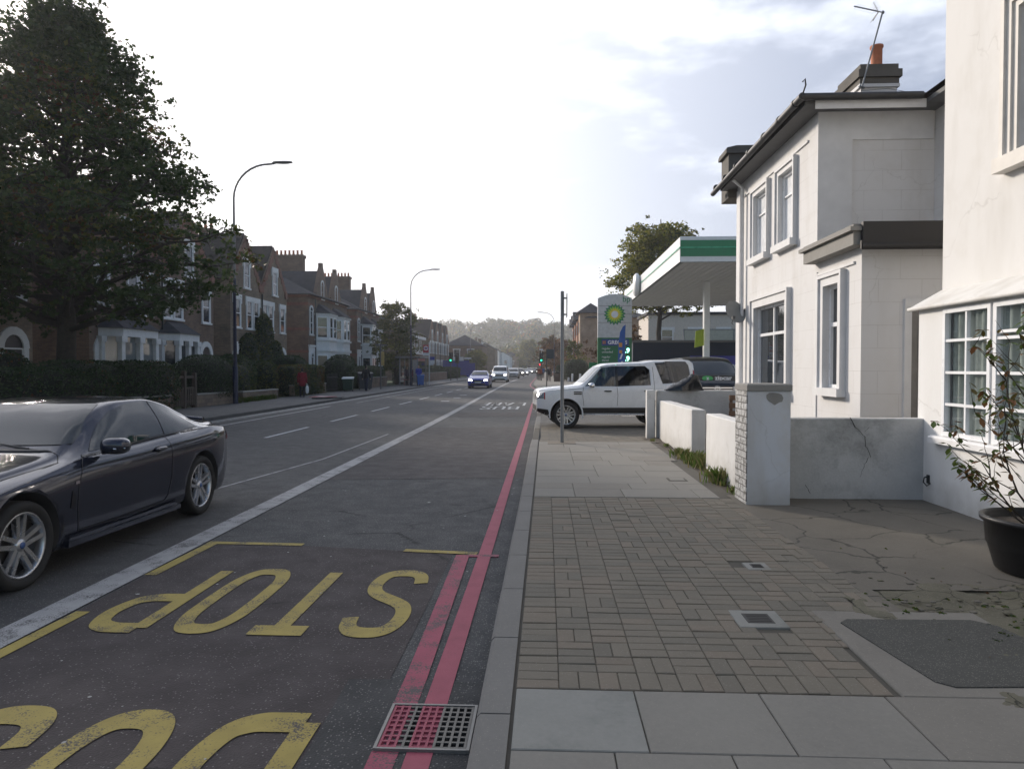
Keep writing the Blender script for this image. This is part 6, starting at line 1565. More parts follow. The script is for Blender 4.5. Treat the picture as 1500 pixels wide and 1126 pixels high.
# the shop-front terrace behind the bus stop
T = LT('shop', (-18.2, 92, .1), R(90), 'low terrace with white upper bays and red shop fascia behind the bus stop', 'shop')
mb = MB(); mb.box(0, 14, 0, 8, -.1, 6.4); T.add('wall', mb, M_brick); mb = MB(); hip(mb, -.3, 14.3, -.3, 8.3, 6.4, .55); T.add('roof', mb, M_slate, fixn=False)
mb = MB(); mb.box(1, 12.5, -.5, 0, 2.6, 3.2); T.add('fascia_sign', mb, plain('sign_dark_red', (.20, .02, .025), .5)); mb = MB(); mb.box(1, 12.5, -.4, 0, .2, 2.55); T.add('shop_window', mb, M_winglass); mb = MB(); mb.box(2, 12, -.6, 0, 3.5, 4.0); mb.box(2, 12, -.7, 0, 5.6, 6.0); T.add('band', mb, M_trim)
for k in range(4): vwin(T, LW(), 3 + k * 2.6, 4.0, 1.1, 1.5)
def simple_house(name, loc, rz, w_, d_, eave, kind, label, wall, roof, wins, cat='building', pitch=.55, chim=True):
    T = LT(name, loc, rz, label, cat); mb = MB(); mb.box(0, w_, 0, d_, -.2, eave)
    if kind == 'gable': mb.prism([(0, eave), (w_, eave), (w_ / 2, eave + w_ / 2 * pitch)], 'y', 0, d_)
    T.add('wall', mb, wall)
    mb = MB()
    if kind == 'hip': hip(mb, -.3, w_ + .3, -.3, d_ + .3, eave, pitch); T.add('roof', mb, roof, fixn=False)
    elif kind == 'gable': gable_roof(mb, 0, w_, -.1, d_ + .1, eave + .1, w_ / 2 * pitch); T.add('roof', mb, roof)
    else: mb.box(-.2, w_ + .2, -.2, d_ + .2, eave, eave + .35); T.add('roof', mb, roof)
    for (u, v, a, b) in wins: vwin(T, LW(), u, v, a, b, .15, .06)
    if chim: mb = MB(); mb.box(w_ * .15, w_ * .15 + .6, d_ * .4, d_ * .4 + 1.2, eave, eave + w_ * .28 + 1.2); T.add('chimney', mb, M_brick_d)
    return T
simple_house('house', (-20.5, 143, 0), 0, 7.6, 12, 6.2, 'hip', 'hip-roofed brown building behind the blue hoarding', M_brick_d, M_slate, [(2.6, 3.4, 1.2, 2.0), (5.4, 3.4, 1.2, 2.0)], chim=False)
simple_house('house', (-20.0, 186, 0), 0, 6.2, 14, 7.0, 'gable', 'white gabled house under the wooded hill, left of the road', M_trim, M_slate, [(3.6, 4.6, .9, 1.4), (4.9, 4.6, .9, 1.4)])
simple_house('house', (-17.2, 170, 0), 0, 5.0, 10, 6.2, 'gable', 'brown end-gable house right of the white house beneath the hill', M_brick, M_slate, [(1.5, 3.2, .9, 1.2)], pitch=.5)
simple_house('house', (-18.0, 205, 0), 0, 4.6, 12, 6.5, 'gable', 'tall narrow grey-white gable next to the white house', M_trimold, M_slate, [(2.3, 4., .8, 1.2)])
simple_house('house', (-17.6, 240, 0), 0, 5.6, 14, 5.6, 'gable', 'pale cottage-sized house near the end of the road', M_trim, M_slate, [(2, 3, 1, 1.3), (4, 3, 1, 1.3)])
simple_house('house', (-15.5, 262, 0), 0, 5.0, 14, 6.2, 'hip', 'small distant house with white windows where the road ends', M_brick, M_slate, [(1.3, 3, .8, 1.3), (3.3, 3, .8, 1.3)])
r = empty('hoarding', (-15.2, 130, 0), 0, 'bright blue hoarding in front of the hip-roofed building', 'hoarding')
mb = MB(); mb.box(-3.6, 1.2, 0, .12, .4, 3.1); mb.box(1.2, 2.3, -.1, .12, .4, 2.6); mb.build('panel', plain('hoarding_blue', (.015, .02, .25), .5), r); mb = MB()
for x in (-3.5, -1.5, .4): mb.box(x, x + .1, .121, .2, -.1, 3.2)
mb.build('post', M_trim, r) if False else mb.build('frame', M_pvcgrey, r)
mb = MB(); mb.box(-2.0, .2, -.05, 0, 3.0, 3.7); mb.box(.3, 1.6, -.05, 0, 3.3, 3.6); mb.build('sign_board', M_trimold, r)
# ------------------------------------------------------------ front garden walls, gate, hedges on the left
HM = [M_leafH, M_leafH, M_leafA]; HB = [M_leafH, M_leafR, M_leafA]
hedge('hedge', 'long dark hedge tinged russet on top behind the slate blue convertible', [(-14.7, 19.0, .85, .75, 4.5, .82, 5), (-14.6, 25.0, .95, .8, 2.1, .98, 3.2), (-14.8, 22, .9, .8, 2.6, 1.0, 3)], .085, 300, HB, 41, weights=[5, 1, 2])
hedge('hedge', 'taller dark hedge at the far left edge set behind the long one', [(-16.4, 19.5, 1.1, .9, 2.4, 1.15, 3)], .085, 260, HB, 42, weights=[4, 2, 2])
hedge('clipped_bush', 'large dark clipped dome bush beside the wooden gate', [(-14.75, 30.4, 1.12, 1.0, 2.05, 1.12, 2.5)], .06, 520, [M_leafH], 43, 'bush')
hedge('hedge', 'lighter leafy hedge between the dome bush and the lamp column', [(-15.2, 33.6, .95, .8, 1.6, 1.0, 3)], .085, 260, [M_leafA, M_leafB, M_leafH], 44)
hedge('shrub', 'tall spiky grey-green shrub behind the near lamp column', [(-15.9, 35.8, 1.15, 1.0, 1.5, 1.25, 2.2), (-15.6, 38.8, 1.0, .9, 1.2, 1.1, 2.2)], .10, 240, [M_leafB, M_leafA, M_leafH], 45, 'shrub')
hedge('hedge', 'brown square-cut hedge beside the person in the red coat', [(-14.35, 41.5, .95, .55, 2.9, .90, 8)], .075, 420, [M_leafR, M_leafB, M_leafH], 46, weights=[3, 2, 2])
hedge('clipped_bush', 'dark rounded bush peeking over the brown square-cut hedge', [(-16.2, 44.5, 1.2, 1.2, 1.6, 1.3, 2.4)], .09, 260, HM, 47, 'bush')
hedge('clipped_bush', 'tall dark green dome of topiary beyond the brown hedge', [(-14.5, 49.4, 1.15, .95, 1.4, 1.2, 3), (-15.0, 52, 1.3, 1.0, 1.6, 1.35, 2.6)], .08, 330, [M_leafH, M_leafA, M_leafG], 48, 'bush', weights=[6, 4, 1])
hedge('hedge', 'dark hedge behind the grey wheelie bin', [(-14.6, 58, .9, .7, 4.0, .92, 6)], .09, 230, HM, 49)
hedge('hedge', 'dark hedge right of the bus shelter', [(-14.8, 76, .95, .7, 5, 1.0, 6), (-14.8, 92, .95, .7, 7, 1.0, 6)], .13, 110, HM, 50)
hedge('hedge', 'low hedge beyond the left traffic lights', [(-14.8, 110, .9, .8, 8, .9, 6)], .16, 80, HM, 51)
hedge('climbing_plant', 'green creeper climbing between the windows of the twin-gabled house', [(-18.8, 44.6, 1.9, .45, 1.4, 1.9, 2.4), (-18.75, 47.0, 3.2, .32, 1.35, 2.0, 2.3), (-18.8, 48.4, 2.6, .4, 1.6, 1.0, 2.4)], .13, 140, [M_leafA, M_leafB, M_leafH], 52, 'climbing plant')
def low_wall(Y0, Y1, label, m, h=.55, X=-14.0, group=None):
    r = empty('garden_wall', (X, (Y0 + Y1) / 2, .1), 0, label, 'wall', group); n = (Y1 - Y0) / 2
    mb = MB(); mb.box(-.12, .12, -n, n, 0, h); mb.build('body', m, r); mb = MB(); mb.bbox(-.15, .15, -n - .02, n + .02, h, h + .06, .015); mb.build('coping', M_capstone, r)
M_stone = brick('rubble_stone', (.20, .15, .11), (.13, .10, .08), (.07, .06, .05), .34, .16)
low_wall(12, 25.9, 'low rubble stone wall below the long dark hedge', M_stone); low_wall(27.9, 31.5, 'short stone wall under the dome bush', M_stone, .5); low_wall(32.2, 36.5, 'stone wall with pale coping right behind the near lamp column', M_stone, .45)
low_wall(38.8, 44.6, 'low dark brick wall under the brown square-cut hedge', M_brick_d, .6); low_wall(53.6, 62, 'low brick wall behind the bus shelter', M_brick_d, .8); low_wall(70, 100, 'brown brick wall beyond the bus shelter by the traffic lights', M_brick_d, 1.0)
r = empty('garden_gate', (-13.95, 26.9, .12), R(90), 'small weathered wooden gate between the long hedge and the dome bush', 'gate')
M_gate = plain('weathered_wood', (.075, .058, .045), .85, scale=15)
for x in (-.92, .92, .1):
    mb = MB(); mb.bbox(x - .07, x + .07, -.07, .07, 0, 1.38 if x != .1 else 1.45, .02); mb.build('post', M_gate, r)
for z in (.2, .72, 1.16):
    for (a, b) in ((-.85, .03), (.17, .85)): mb = MB(); mb.bbox(a, b, -.03, .03, z, z + .10, .01); mb.build('rail', M_gate, r)
for k in range(12):
    x = -.80 + k * .145
    if abs(x - .1) < .09: continue
    mb = MB(); mb.bbox(x - .045, x + .045, -.045, -.031, .1, .80, .01); mb.build('slat', M_gate, r)
# railing beyond the brown hedge
r = empty('railing', (-14.0, 46.3, .12), 0, 'dark iron railing with pointed tops between the brown hedge and the dome topiary', 'railing'); mb = MB()
for k in range(16): y = -1.1 + k * .15; mb.tube([(0, y, 0), (0, y, 1.15), (0, y, 1.24)], [.011, .011, .002], 6)
mb.build('bar', M_fascia, r); mb = MB(); mb.box(-.015, .015, -1.2, 1.25, .95, .98); mb.box(-.015, .015, -1.2, 1.25, .15, .18); mb.build('rail', M_fascia, r)
def bin_(loc, rz, m, label, w_=.58, h=1.07, lid=None):
    r = empty('wheelie_bin', loc, rz, label, 'bin'); mb = MB(); a, b = w_ / 2 * .82, w_ / 2
    mb.add([(-a, -a, .1), (a, -a, .1), (a, a, .1), (-a, a, .1), (-b, -b * 1.1, h - .12), (b, -b * 1.1, h - .12), (b, b * 1.2, h - .08), (-b, b * 1.2, h - .08)], [(0, 3, 2, 1), (0, 1, 5, 4), (1, 2, 6, 5), (2, 3, 7, 6), (3, 0, 4, 7)]); mb.build('body', m, r)
    mb = MB(); mb.add([(-b - .03, -b * 1.2, h - .12), (b + .03, -b * 1.2, h - .12), (b + .03, b * 1.25, h - .06), (-b - .03, b * 1.25, h - .06), (-b - .02, -b * 1.1, h - .04), (b + .02, -b * 1.1, h - .04), (b + .02, b * 1.2, h + .02), (-b - .02, b * 1.2, h + .02)], [(0, 3, 2, 1), (4, 5, 6, 7), (0, 1, 5, 4), (1, 2, 6, 5), (2, 3, 7, 6), (3, 0, 4, 7)]); mb.build('lid', lid or m, r)
    for s_ in (-1, 1): mb = MB(); mb.lathe([(.0, -.03), (.1, -.03), (.1, .03), (0, .03)], 14, 'x', (s_ * a * .9, a + .05, .1)); mb.build('wheel', M_rubber, r, fixn=False)
bin_((-12.9, 50.6, .12), R(20), plain('bin_grey', (.055, .06, .065), .5), 'large dark grey wheelie bin against the hedge on the left pavement', 1.0, 1.25)
bin_((-13.3, 47.6, .12), R(10), plain('bin_green', (.02, .05, .03), .5), 'dark green box bin with pale lid left of the person in dark clothes', .7, .95, M_trimold)
bin_((-10.95, 62.2, .12), R(10), plain('bin_blue', (.015, .10, .35), .45), 'bright blue bin beside the person in the blue jacket', .62, 1.0)
# fallen road-works sign
r = empty('road_works_sign', (-11.35, 36.0, .12), R(25), 'red and white triangular sign lying flat on the left pavement', 'road sign')
M_sred = plain('sign_red', (.42, .02, .05), .4); M_swh = plain('sign_white', (.65, .62, .62), .4)
mb = MB(); mb.prism([(-.75, -.35), (.65, -.3), (.0, .85)], 'z', .10, .115); mb.build('plate', M_sred, r); mb = MB(); mb.prism([(-.45, -.2), (.38, -.18), (.0, .5)], 'z', .116, .119); mb.build('face', M_swh, r)
mb = MB(); mb.tube([(-.6, -.3, .05), (.9, -.25, .04)], .03, 6); mb.tube([(.5, -.3, .04), (1.1, .4, .05)], .025, 6); mb.tube([(.2, .3, .05), (.9, .5, .04)], .02, 6); mb.build('frame', M_fascia, r)
# ------------------------------------------------------------ lamp columns
def lamp(X, Y, side, H, label, base=M_lampnavy, arm=2.6, det=1.):
    r = empty('street_lamp', (X, Y, .1), 0, label, 'street lamp', 'tall curved street lamps along the road')
    mb = MB(); mb.tube([(0, 0, 0), (0, 0, 1.6), (0, 0, 1.7)], [.11, .11, .075], 14); mb.box(-.02, .02, -.125, -.108, .5, 1.1); mb.tube([(0, 0, 1.7), (0, 0, H * .52)], [.078, .065], 12); mb.build('column', base, r, fixn=False)
    pts = [(0, 0, H * .52), (0, 0, H - 1.55)] + [(side * 1.55 * (1 - math.cos(t)), 0, H - 1.55 + 1.45 * math.sin(t)) for t in [math.pi / 2 * i / 9 for i in range(1, 10)]] + [(side * (arm - .8), 0, H - .08)]
    mb = MB(); mb.tube(pts, [.062] + [.045] * (len(pts) - 1), 10); mb.build('arm', M_lampgrey, r, fixn=False)
    mb = MB(); mb.ell((side * (arm - .42), 0, H - .03), (.46, .13, .055), 18, 8, 2.8); mb.ell((side * (arm - .80), 0, H - .06), (.12, .055, .045), 12, 8); h = mb.build('lamp_head', M_lampgrey, r, fixn=False)
    mb = MB(); mb.ell((side * (arm - .35), 0, H - .07), (.28, .09, .035), 14, 6); mb.build('lens', M_lens, h, fixn=False)
lamp(-13.65, 30.9, 1, 10.55, 'nearest tall street lamp, standing left of the twin-gabled house'); lamp(-11.95, 63, 1, 10.3, 'tall street lamp in front of the bus shelter')
lamp(-14.9, 141, 1, 10.3, 'street lamp rising behind the hip-roofed building'); lamp(-12.6, 200, 1, 10.3, 'far left street lamp right of the white gabled house')
lamp(1.25, 112, -1, 10.3, 'street lamp on the right pavement whose arm reaches over the road'); lamp(-1.0, 170, -1, 10.3, 'farther right-hand street lamp against the wooded hill')
r = [o for o in C.objects if o.name == 'street_lamp'][0]
mb = MB(); mb.box(.10, .125, -.05, .05, 2.2, 2.75); mb.build('number_plate', M_trim, r)
# near sign pole
r = empty('sign_pole', (.335, 15.0, .12), 0, 'slim grey sign pole with plates seen edge-on, in front of the white off-roader', 'sign pole')
mb = MB(); mb.tube([(0, 0, 0), (0, 0, 3.15)], .038, 16); mb.ell((0, 0, 3.15), (.038, .038, .015), 12, 6); mb.build('pole', M_steel, r, fixn=False)
mb = MB(); mb.bbox(.085, .10, -.22, .22, 2.62, 3.10, .004); mb.box(-.0, .085, -.02, .02, 2.66, 2.69); mb.box(0, .085, -.02, .02, 3.0, 3.03); mb.build('sign_plate', M_steel, r)
mb = MB(); mb.bbox(-.30, .28, -.28, .30, -.05, .006, .004); mb.build('base_slab', MB3, r)
# bus timetable pole
r = empty('bus_stop_post', (-12.1, 52, .12), 0, 'slim post with a yellow bus timetable case on the left pavement', 'bus stop post')
mb = MB(); mb.tube([(0, 0, 0), (0, 0, 3.2)], .05, 10); mb.build('post', M_pvcgrey, r); mb = MB(); mb.bbox(-.42, .42, -.06, .06, 3.2, 3.28, .02); mb.build('top_bar', M_pvcgrey, r); mb = MB(); mb.bbox(-.02, .26, -.03, .03, 1.75, 2.75, .01); mb.build('timetable_case', plain('timetable_yellow', (.42, .30, .10), .5), r)
# bus shelter
r = empty('bus_shelter', (-11.5, 64.6, .12), 0, 'glazed bus shelter with flat dark roof on the left pavement', 'bus shelter')
mb = MB(); mb.bbox(-1.9, .35, -1.6, 3.2, 2.45, 2.6, .04); mb.build('roof', M_pvcgrey, r)
for (x, y) in ((-1.5, -1.4), (-1.5, .8), (-1.5, 3.0), (.1, -1.4), (.1, 3.0)): mb = MB(); mb.box(x - .05, x + .05, y - .05, y + .05, 0, 2.45); mb.build('post', M_steel, r)
mb = MB(); mb.box(-1.51, -1.49, -1.35, 2.95, .3, 2.3); mb.build('back_glass', M_clear, r); mb = MB(); mb.box(-.35, .04, -1.41, -1.39, .3, 2.3); mb.build('end_panel', plain('shelter_panel', (.30, .27, .25), .4), r)
mb = MB(); mb.box(-1.35, -1.05, -1.0, 2.6, .5, .56); mb.box(-1.22, -1.18, -.8, -.74, 0, .5); mb.box(-1.22, -1.18, 2.3, 2.36, 0, .5); mb.build('bench', plain('bench_red', (.2, .02, .03), .5), r)
# bus stop flag with ring and bar
r = empty('bus_stop_flag', (-10.9, 66.5, .12), 0, 'bus stop flag with red ring symbol on a pole above the bus shelter', 'bus stop sign')
mb = MB(); mb.tube([(0, 0, 0), (0, 0, 3.95)], .045, 10); mb.build('pole', M_trimold, r); mb = MB(); mb.bbox(-.58, -.05, -.02, .02, 3.0, 3.72, .004); mb.build('plate', plain('flag_red', (.40, .03, .05), .4), r)
mb = MB(); mb.lathe([(.13, -.004), (.21, -.004), (.21, .004), (.13, .004)], 24, 'y', (-.31, -.028, 3.40), closed=True); mb.build('ring', M_trim, r); mb = MB(); mb.lathe([(0, 0), (.13, 0)], 20, 'y', (-.31, -.026, 3.40)); mb.build('ring_centre', plain('flag_pale_red', (.5, .2, .2), .4), r, fixn=False); mb = MB(); mb.box(-.55, -.08, -.045, -.034, 3.37, 3.44); mb.build('bar', plain('flag_blue', (.02, .03, .25), .4), r)
mb = MB(); mb.bbox(-.58, -.05, -.02, .02, 2.72, 2.97, .004); mb.build('route_tiles', M_trimold, r); mb = MB(); mb.bbox(.05, .5, -.02, .02, 2.3, 2.62, .004); mb.build('blue_plate', plain('flag_blue', (.02, .03, .25), .4), r); mb = MB(); mb.bbox(.05, .5, -.02, .02, 1.95, 2.29, .004); mb.build('pale_plate', M_trimold, r)
# ------------------------------------------------------------ traffic lights
M_green_on = emis('signal_green', (.02, 1., .45), 3.); M_red_on = emis('signal_red', (1., .03, .04), 3.)
def signal(X, Y, label, lit, H=3.35, back=False, cam_=False):
    r = empty('traffic_light', (X, Y, .12), 0, label, 'traffic light', 'traffic lights at the junction ahead')
    mb = MB(); mb.tube([(0, 0, 0), (0, 0, H)], .057, 10); mb.build('pole', M_fascia, r)
    mb = MB(); mb.bbox(-.16, .16, -.2, .02, H - 1.0, H + .05, .03); mb.bbox(-.26, .26, .021, .04, H - 1.12, H + .17, .01); hd = mb.build('signal_head', M_black, r)
    for k, nm in enumerate(('green', 'amber', 'red')):
        z = H - .83 + k * .32; on = (lit == nm)
        mb = MB(); mb.lathe([(0, -.215), (.08, -.21), (.10, -.20)], 16, 'y', (0, 0, z)); mb.build('lamp', M_green_on if on else M_blackgl, hd, fixn=False)
        mb = MB(); mb.lathe([(.11, -.20), (.115, -.36), (.11, -.36), (.105, -.20)], 16, 'y', (0, 0, z)); mb.build('hood', M_black, hd, fixn=False)
    if cam_: mb = MB(); mb.tube([(0, 0, H), (0, 0, H + .55)], .03, 6); mb.box(-.25, .2, -.12, .08, H + .45, H + .6); mb.build('detector', M_trimold, r)
    return r
signal(-11.95, 89.5, 'left-hand traffic light showing green across the road', 'green'); signal(-11.4, 91.5, 'dark unlit traffic light just right of the green left-hand one', None, 3.3)
s_ = signal(-.6, 90, 'right-hand traffic light showing green with detector on top', 'green', 3.35, cam_=True)
mb = MB(); mb.bbox(-.34, -.06, -.15, .02, 1.85, 2.15, .02); mb.build('pedestrian_signal', M_black, s_); mb = MB(); mb.lathe([(0, -.16), (.075, -.155)], 14, 'y', (-.2, 0, 2.0)); mb.build('red_lamp', M_red_on, s_, fixn=False)
r = empty('direction_sign', (.04, 53, .12), 0, 'dark rectangular sign on a thin post on the right pavement', 'road sign')
mb = MB(); mb.tube([(0, 0, 0), (0, 0, 2.95)], .038, 10); mb.build('post', M_fascia, r); mb = MB(); mb.bbox(.0, .52, -.06, -.03, 2.25, 2.95, .01); mb.build('plate', plain('sign_slate', (.04, .055, .065), .5), r); mb = MB(); mb.bbox(-.18, .08, -.1, .1, 1.28, 1.38, .03); mb.build('bracket', M_fascia, r)
# ------------------------------------------------------------ petrol station
T = Thing('petrol_canopy', (9.5, 36, .03), 'large white petrol station canopy with green fascia stripes', 'canopy')
mb = MB(); mb.box(5.05, 19, 27.1, 45.9, 5.60, 5.62); nx = 46
M_cansoff = plain('canopy_soffit', (.62, .62, .60), .5)
for k in range(52): x = 5.1 + k * .27; mb.box(x, x + .02, 27.1, 45.9, 5.585, 5.599)
T.add('soffit', mb, M_cansoff)
M_cw = plain('canopy_white', (.72, .73, .72), .35, var=.05); M_cg = plain('canopy_green', (.02, .20, .085), .35, var=.06); M_cg2 = plain('canopy_green_light', (.05, .36, .20), .3); 
mb = MB(); mb.bbox(4.96, 19, 27.0, 46, 5.62, 6.56, .02); T.add('fascia', mb, M_cw)
mb = MB(); mb.box(4.98, 19, 26.985, 26.999, 5.82, 6.42); T.add('green_band', mb, M_cg); mb = MB(); mb.box(4.95, 19, 26.95, 26.984, 6.12, 6.17); mb.box(4.93, 4.959, 26.95, 46, 6.12, 6.17); T.add('green_strip', mb, M_cg2)
mb = MB(); mb.lathe([(0, -.2), (.5, -.2), (.62, -.1), (.62, .0), (.5, .08), (0, .08)], 24, 'x', (4.86, 38.6, 6.1)); T.add('round_emblem', mb, M_cw, fixn=False)
mb = MB(); mb.box(7.15, 7.4, 32.9, 33.2, 0, 5.58); T.add('column', mb, M_cw); mb = MB(); mb.box(12, 12.25, 32.9, 33.2, 0, 5.58); T.add('column', mb, M_cw)
r = empty('advert_flag', (7.02, 32.8, 2.6), 0, 'small yellow-green flag hanging on the canopy column', 'flag'); mb = MB(); mb.add([(-.32, 0, .0), (.1, 0, .1), (.1, 0, .85), (-.27, 0, .75), (-.32, .03, 0), (.1, .03, .1), (.1, .03, .85), (-.27, .03, .75)], [(0, 1, 2, 3), (7, 6, 5, 4), (0, 4, 5, 1), (1, 5, 6, 2), (2, 6, 7, 3), (3, 7, 4, 0)]); mb.build('cloth', plain('flag_lime', (.36, .45, .03), .6), r)
# price sign
T = Thing('price_totem', (3.6, 38, .03), 'tall green and silver petrol price sign with sunflower emblem', 'petrol sign')
x0, x1, zt = 2.72, 4.50, 5.55; yf = 38.0
mb = MB(); arc = [(x1 - (x1 - x0) * k / 10, zt - .22 * ((k - 5) / 5) ** 2 + .02) for k in range(11)]
mb.prism([(x0, 3.28), (x1, 3.28)] + arc, 'y', yf, yf + .35); T.add('head_panel', mb, plain('totem_silver', (.50, .51, .52), .35, .3))
mb = MB(); mb.box(x0, x1, yf, yf + .35, -.1, 3.279); T.add('green_panel', mb, plain('totem_green', (.01, .16, .055), .35))
mb = MB()
for z in (4.94, 4.50, 4.06): mb.box(x0, x1, yf - .004, yf, z, z + .018)
T.add('panel_joint', mb, M_pvcgrey)
lg = Thing('x', (0, 0, 0)); bpy.data.objects.remove(lg.r)
def petals(n, r0, r1, z, m, y, sq=1.):
    mb = MB(); cx, cz = 3.60, 4.50; vs = []
    for k in range(2 * n):
        t = math.pi * k / n + .087; rr = r1 if k % 2 == 0 else r0; vs.append((cx + rr * math.cos(t), y, cz + rr * math.sin(t)))
    vs2 = [(v[0], v[1] + .006, v[2]) for v in vs]; mb.add(vs + vs2, [tuple(range(2 * n)), tuple(range(4 * n - 1, 2 * n - 1, -1))] + [(i, (i + 1) % (2 * n), 2 * n + (i + 1) % (2 * n), 2 * n + i) for i in range(2 * n)]); return T.add('emblem', mb, m)
e_ = petals(18, .46, .58, 0, M_cg, yf - .012); petals(18, .35, .47, 0, plain('emblem_green_light', (.22, .50, .05), .4), yf - .020); petals(18, .24, .37, 0, plain('emblem_yellow', (.75, .62, .03), .4), yf - .028); petals(18, .165, .20, 0, M_upvc, yf - .036)
def ttext(txt, size, x, z, m, sx=1., bold=.0, y=None):
    return text('lettering', txt, size, m, T.r, (x - T.o.x, (y or yf - .012) - T.o.y, z - T.o.z), (R(90), 0, 0), sx, bold)
ttext('bp', .42, 4.02, 5.16, M_cg, 1., .004)
mb = MB(); mb.box(2.92, 4.34, yf - .012, yf, 2.86, 3.20); T.add('blue_panel', mb, plain('panel_blue', (.015, .05, .25), .4)); ttext('GREGGS', .27, 3.24, 2.94, M_upvc, 1., .010, yf - .018)
mb = MB()
for a in (0, 1):
    for b in (0, 1): mb.box(2.97 + a * .09, 3.04 + a * .09, yf - .018, yf - .012, 2.95 + b * .09, 3.02 + b * .09)
T.add('logo_squares', mb, plain('logo_orange', (.60, .22, .04), .4))
for (t1, t2, z) in (('regular', 'unleaded', 2.58), ('regular', 'diesel', 2.14), ('', 'autogas', 1.72)):
    if t1: ttext(t1, .16, 2.94, z + .08, M_upvc)
    ttext(t2, .16, 2.94, z - .10, M_upvc)
M_led = emis('price_led', (.35, 1., .75), 2.6)
for (t, z, x) in (('5.9', 2.49, 3.98), ('3.9', 2.06, 3.98), ('3.9', 1.62, 3.98), ('1', 1.62, 3.64)): ttext(t, .34, x, z, M_led, 1.0, .012)
mb = MB(); mb.box(2.95, 3.75, yf - .01, yf, 1.12, 1.42); T.add('yellow_panel', mb, plain('panel_lime', (.28, .33, .04), .4))
# feather flag
r = empty('feather_flag', (3.55, 34.5, .03), 0, 'slim blue feather flag in front of the petrol price sign', 'flag')
mb = MB(); mb.tube([(.22, 0, 0), (.22, 0, 3.2), (.24, 0, 3.75)], [.02, .012, .006], 6); mb.build('mast', M_steel, r)
mb = MB(); mb.prism([(-.16, .8), (.2, .8), (.21, 3.2), (.235, 3.72), (.10, 3.62), (-.03, 3.35), (-.10, 2.8)], 'y', -.008, .008); mb.build('cloth', plain('feather_blue', (.02, .10, .38), .6), r)
mb = MB(); mb.box(-.08, .08, -.014, -.009, 2.65, 2.86); mb.box(-.06, .08, -.014, -.009, 2.35, 2.5); mb.build('patch_orange', plain('flag_orange', (.65, .30, .08), .6), r)
for (t, z) in (('P', 2.1), ('A', 1.75), ('Y', 1.4)): text('lettering', '/', .3, M_upvc, r, (-.05, -.012, z), (R(90), 0, 0), 1.3, .02)
# green low sign
r = empty('welcome_board', (2.5, 39.5, .03), 0, 'low green board left of the petrol price sign', 'sign'); mb = MB(); mb.bbox(-.15, .7, 0, .08, 1.25, 1.95, .01); mb.build('panel', M_cg, r); mb = MB(); mb.box(-.1, -.04, .01, .07, -.05, 1.25); mb.box(.6, .66, .01, .07, -.05, 1.25); mb.build('leg', M_steel, r); text('lettering', 'Gre', .32, M_upvc, r, (0, -.006, 1.55), (R(90), 0, 0), 1., .004)
mb = MB(); mb.bbox(-.15, .7, 0, .08, .7, 1.22, .01); mb.build('lower_panel', M_upvc, r)
# shop
T = Thing('petrol_shop', (10, 50, .03), 'dark navy petrol station shop with blue lettered banner', 'shop')
mb = MB(); mb.box(6.0, 20, 50, 58, -.1, 3.45); T.add('wall', mb, plain('navy_cladding', (.010, .020, .040), .6, spec=.2)); mb = MB(); mb.box(5.9, 20.1, 49.9, 58.1, 3.451, 3.6); T.add('roof', mb, M_pvcgrey)
mb = MB(); mb.box(9.9, 15.0, 49.93, 49.995, 1.4, 2.52); T.add('banner', mb, plain('banner_blue', (.03, .03, .25), .4)); text('lettering', '24hr Off Licence', .66, M_upvc, T.r, (10.1 - T.o.x, 49.92 - T.o.y, 1.62 - T.o.z), (R(90), 0, 0), .86, .016)
mb = MB()
for k in range(5): mb.box(6.1, 9.7, 49.985, 50, .3 + k * .6, .31 + k * .6)
T.add('cladding_joint', mb, M_seam)
r = empty('glass_screen', (12.5, 58.5, 3.6), 0, 'pale translucent screen above the petrol shop roof', 'screen'); mb = MB(); mb.box(-1.4, 4.6, 0, .05, .0, 1.15); mb.build('panel', plain('frosted_panel', (.42, .42, .34), .4), r); mb = MB(); mb.box(-1.45, 4.6, -.05, .06, 1.15, 1.22)
for k in range(4): mb.box(-1.45 + k * 2, -1.38 + k * 2, -.05, .06, -.1, 1.2)
mb.build('frame', M_steel, r)
T = LT('house', (11.0, 78, 0), 0, 'cream building glimpsed under the petrol canopy behind tree trunks', 'building'); mb = MB(); mb.box(0, 14, 0, 8, -.1, 7.4); T.add('wall', mb, plain('cream_wall', (.55, .50, .44), .8)); mb = MB(); mb.box(-.2, 14.2, -.2, 8.2, 7.4, 7.7); T.add('roof', mb, M_slate)
for k in range(4): vwin(T, LW(), 2 + k * 3, 4.2, 1.2, 1.6)
# bollards, hedges, planter on the right
for (x, y, lab) in ((2.95, 82, 'short white leaning bollard in front of the dark round hedge'), (3.75, 80, 'white bollard half hidden by the off-roader bonnet'), (2.55, 83, 'small stub bollard left of the leaning white one')):
    r = empty('bollard', (x, y, .12), 0, lab, 'bollard', 'white bollards by the round hedge'); mb = MB(); h = .45 if 'stub' in lab else .9; mb.tube([(0, 0, 0), (.04, 0, h)], [.13, .11], 12); mb.ell((.04, 0, h), (.11, .11, .04), 12, 6); mb.build('post', M_trimold, r, fixn=False); mb = MB(); mb.bbox(-.2, .2, -.2, .2, -.02, .05, .01); mb.build('base', M_capstone, r)
hedge('hedge', 'dark rounded hedge on the right pavement left of the petrol sign', [(3.5, 84.5, 1.3, 1.45, 1.6, 1.35, 2.8), (1.7, 86, 1.0, .5, 1.0, 1.0, 4)], .12, 200, [M_leafH], 60)
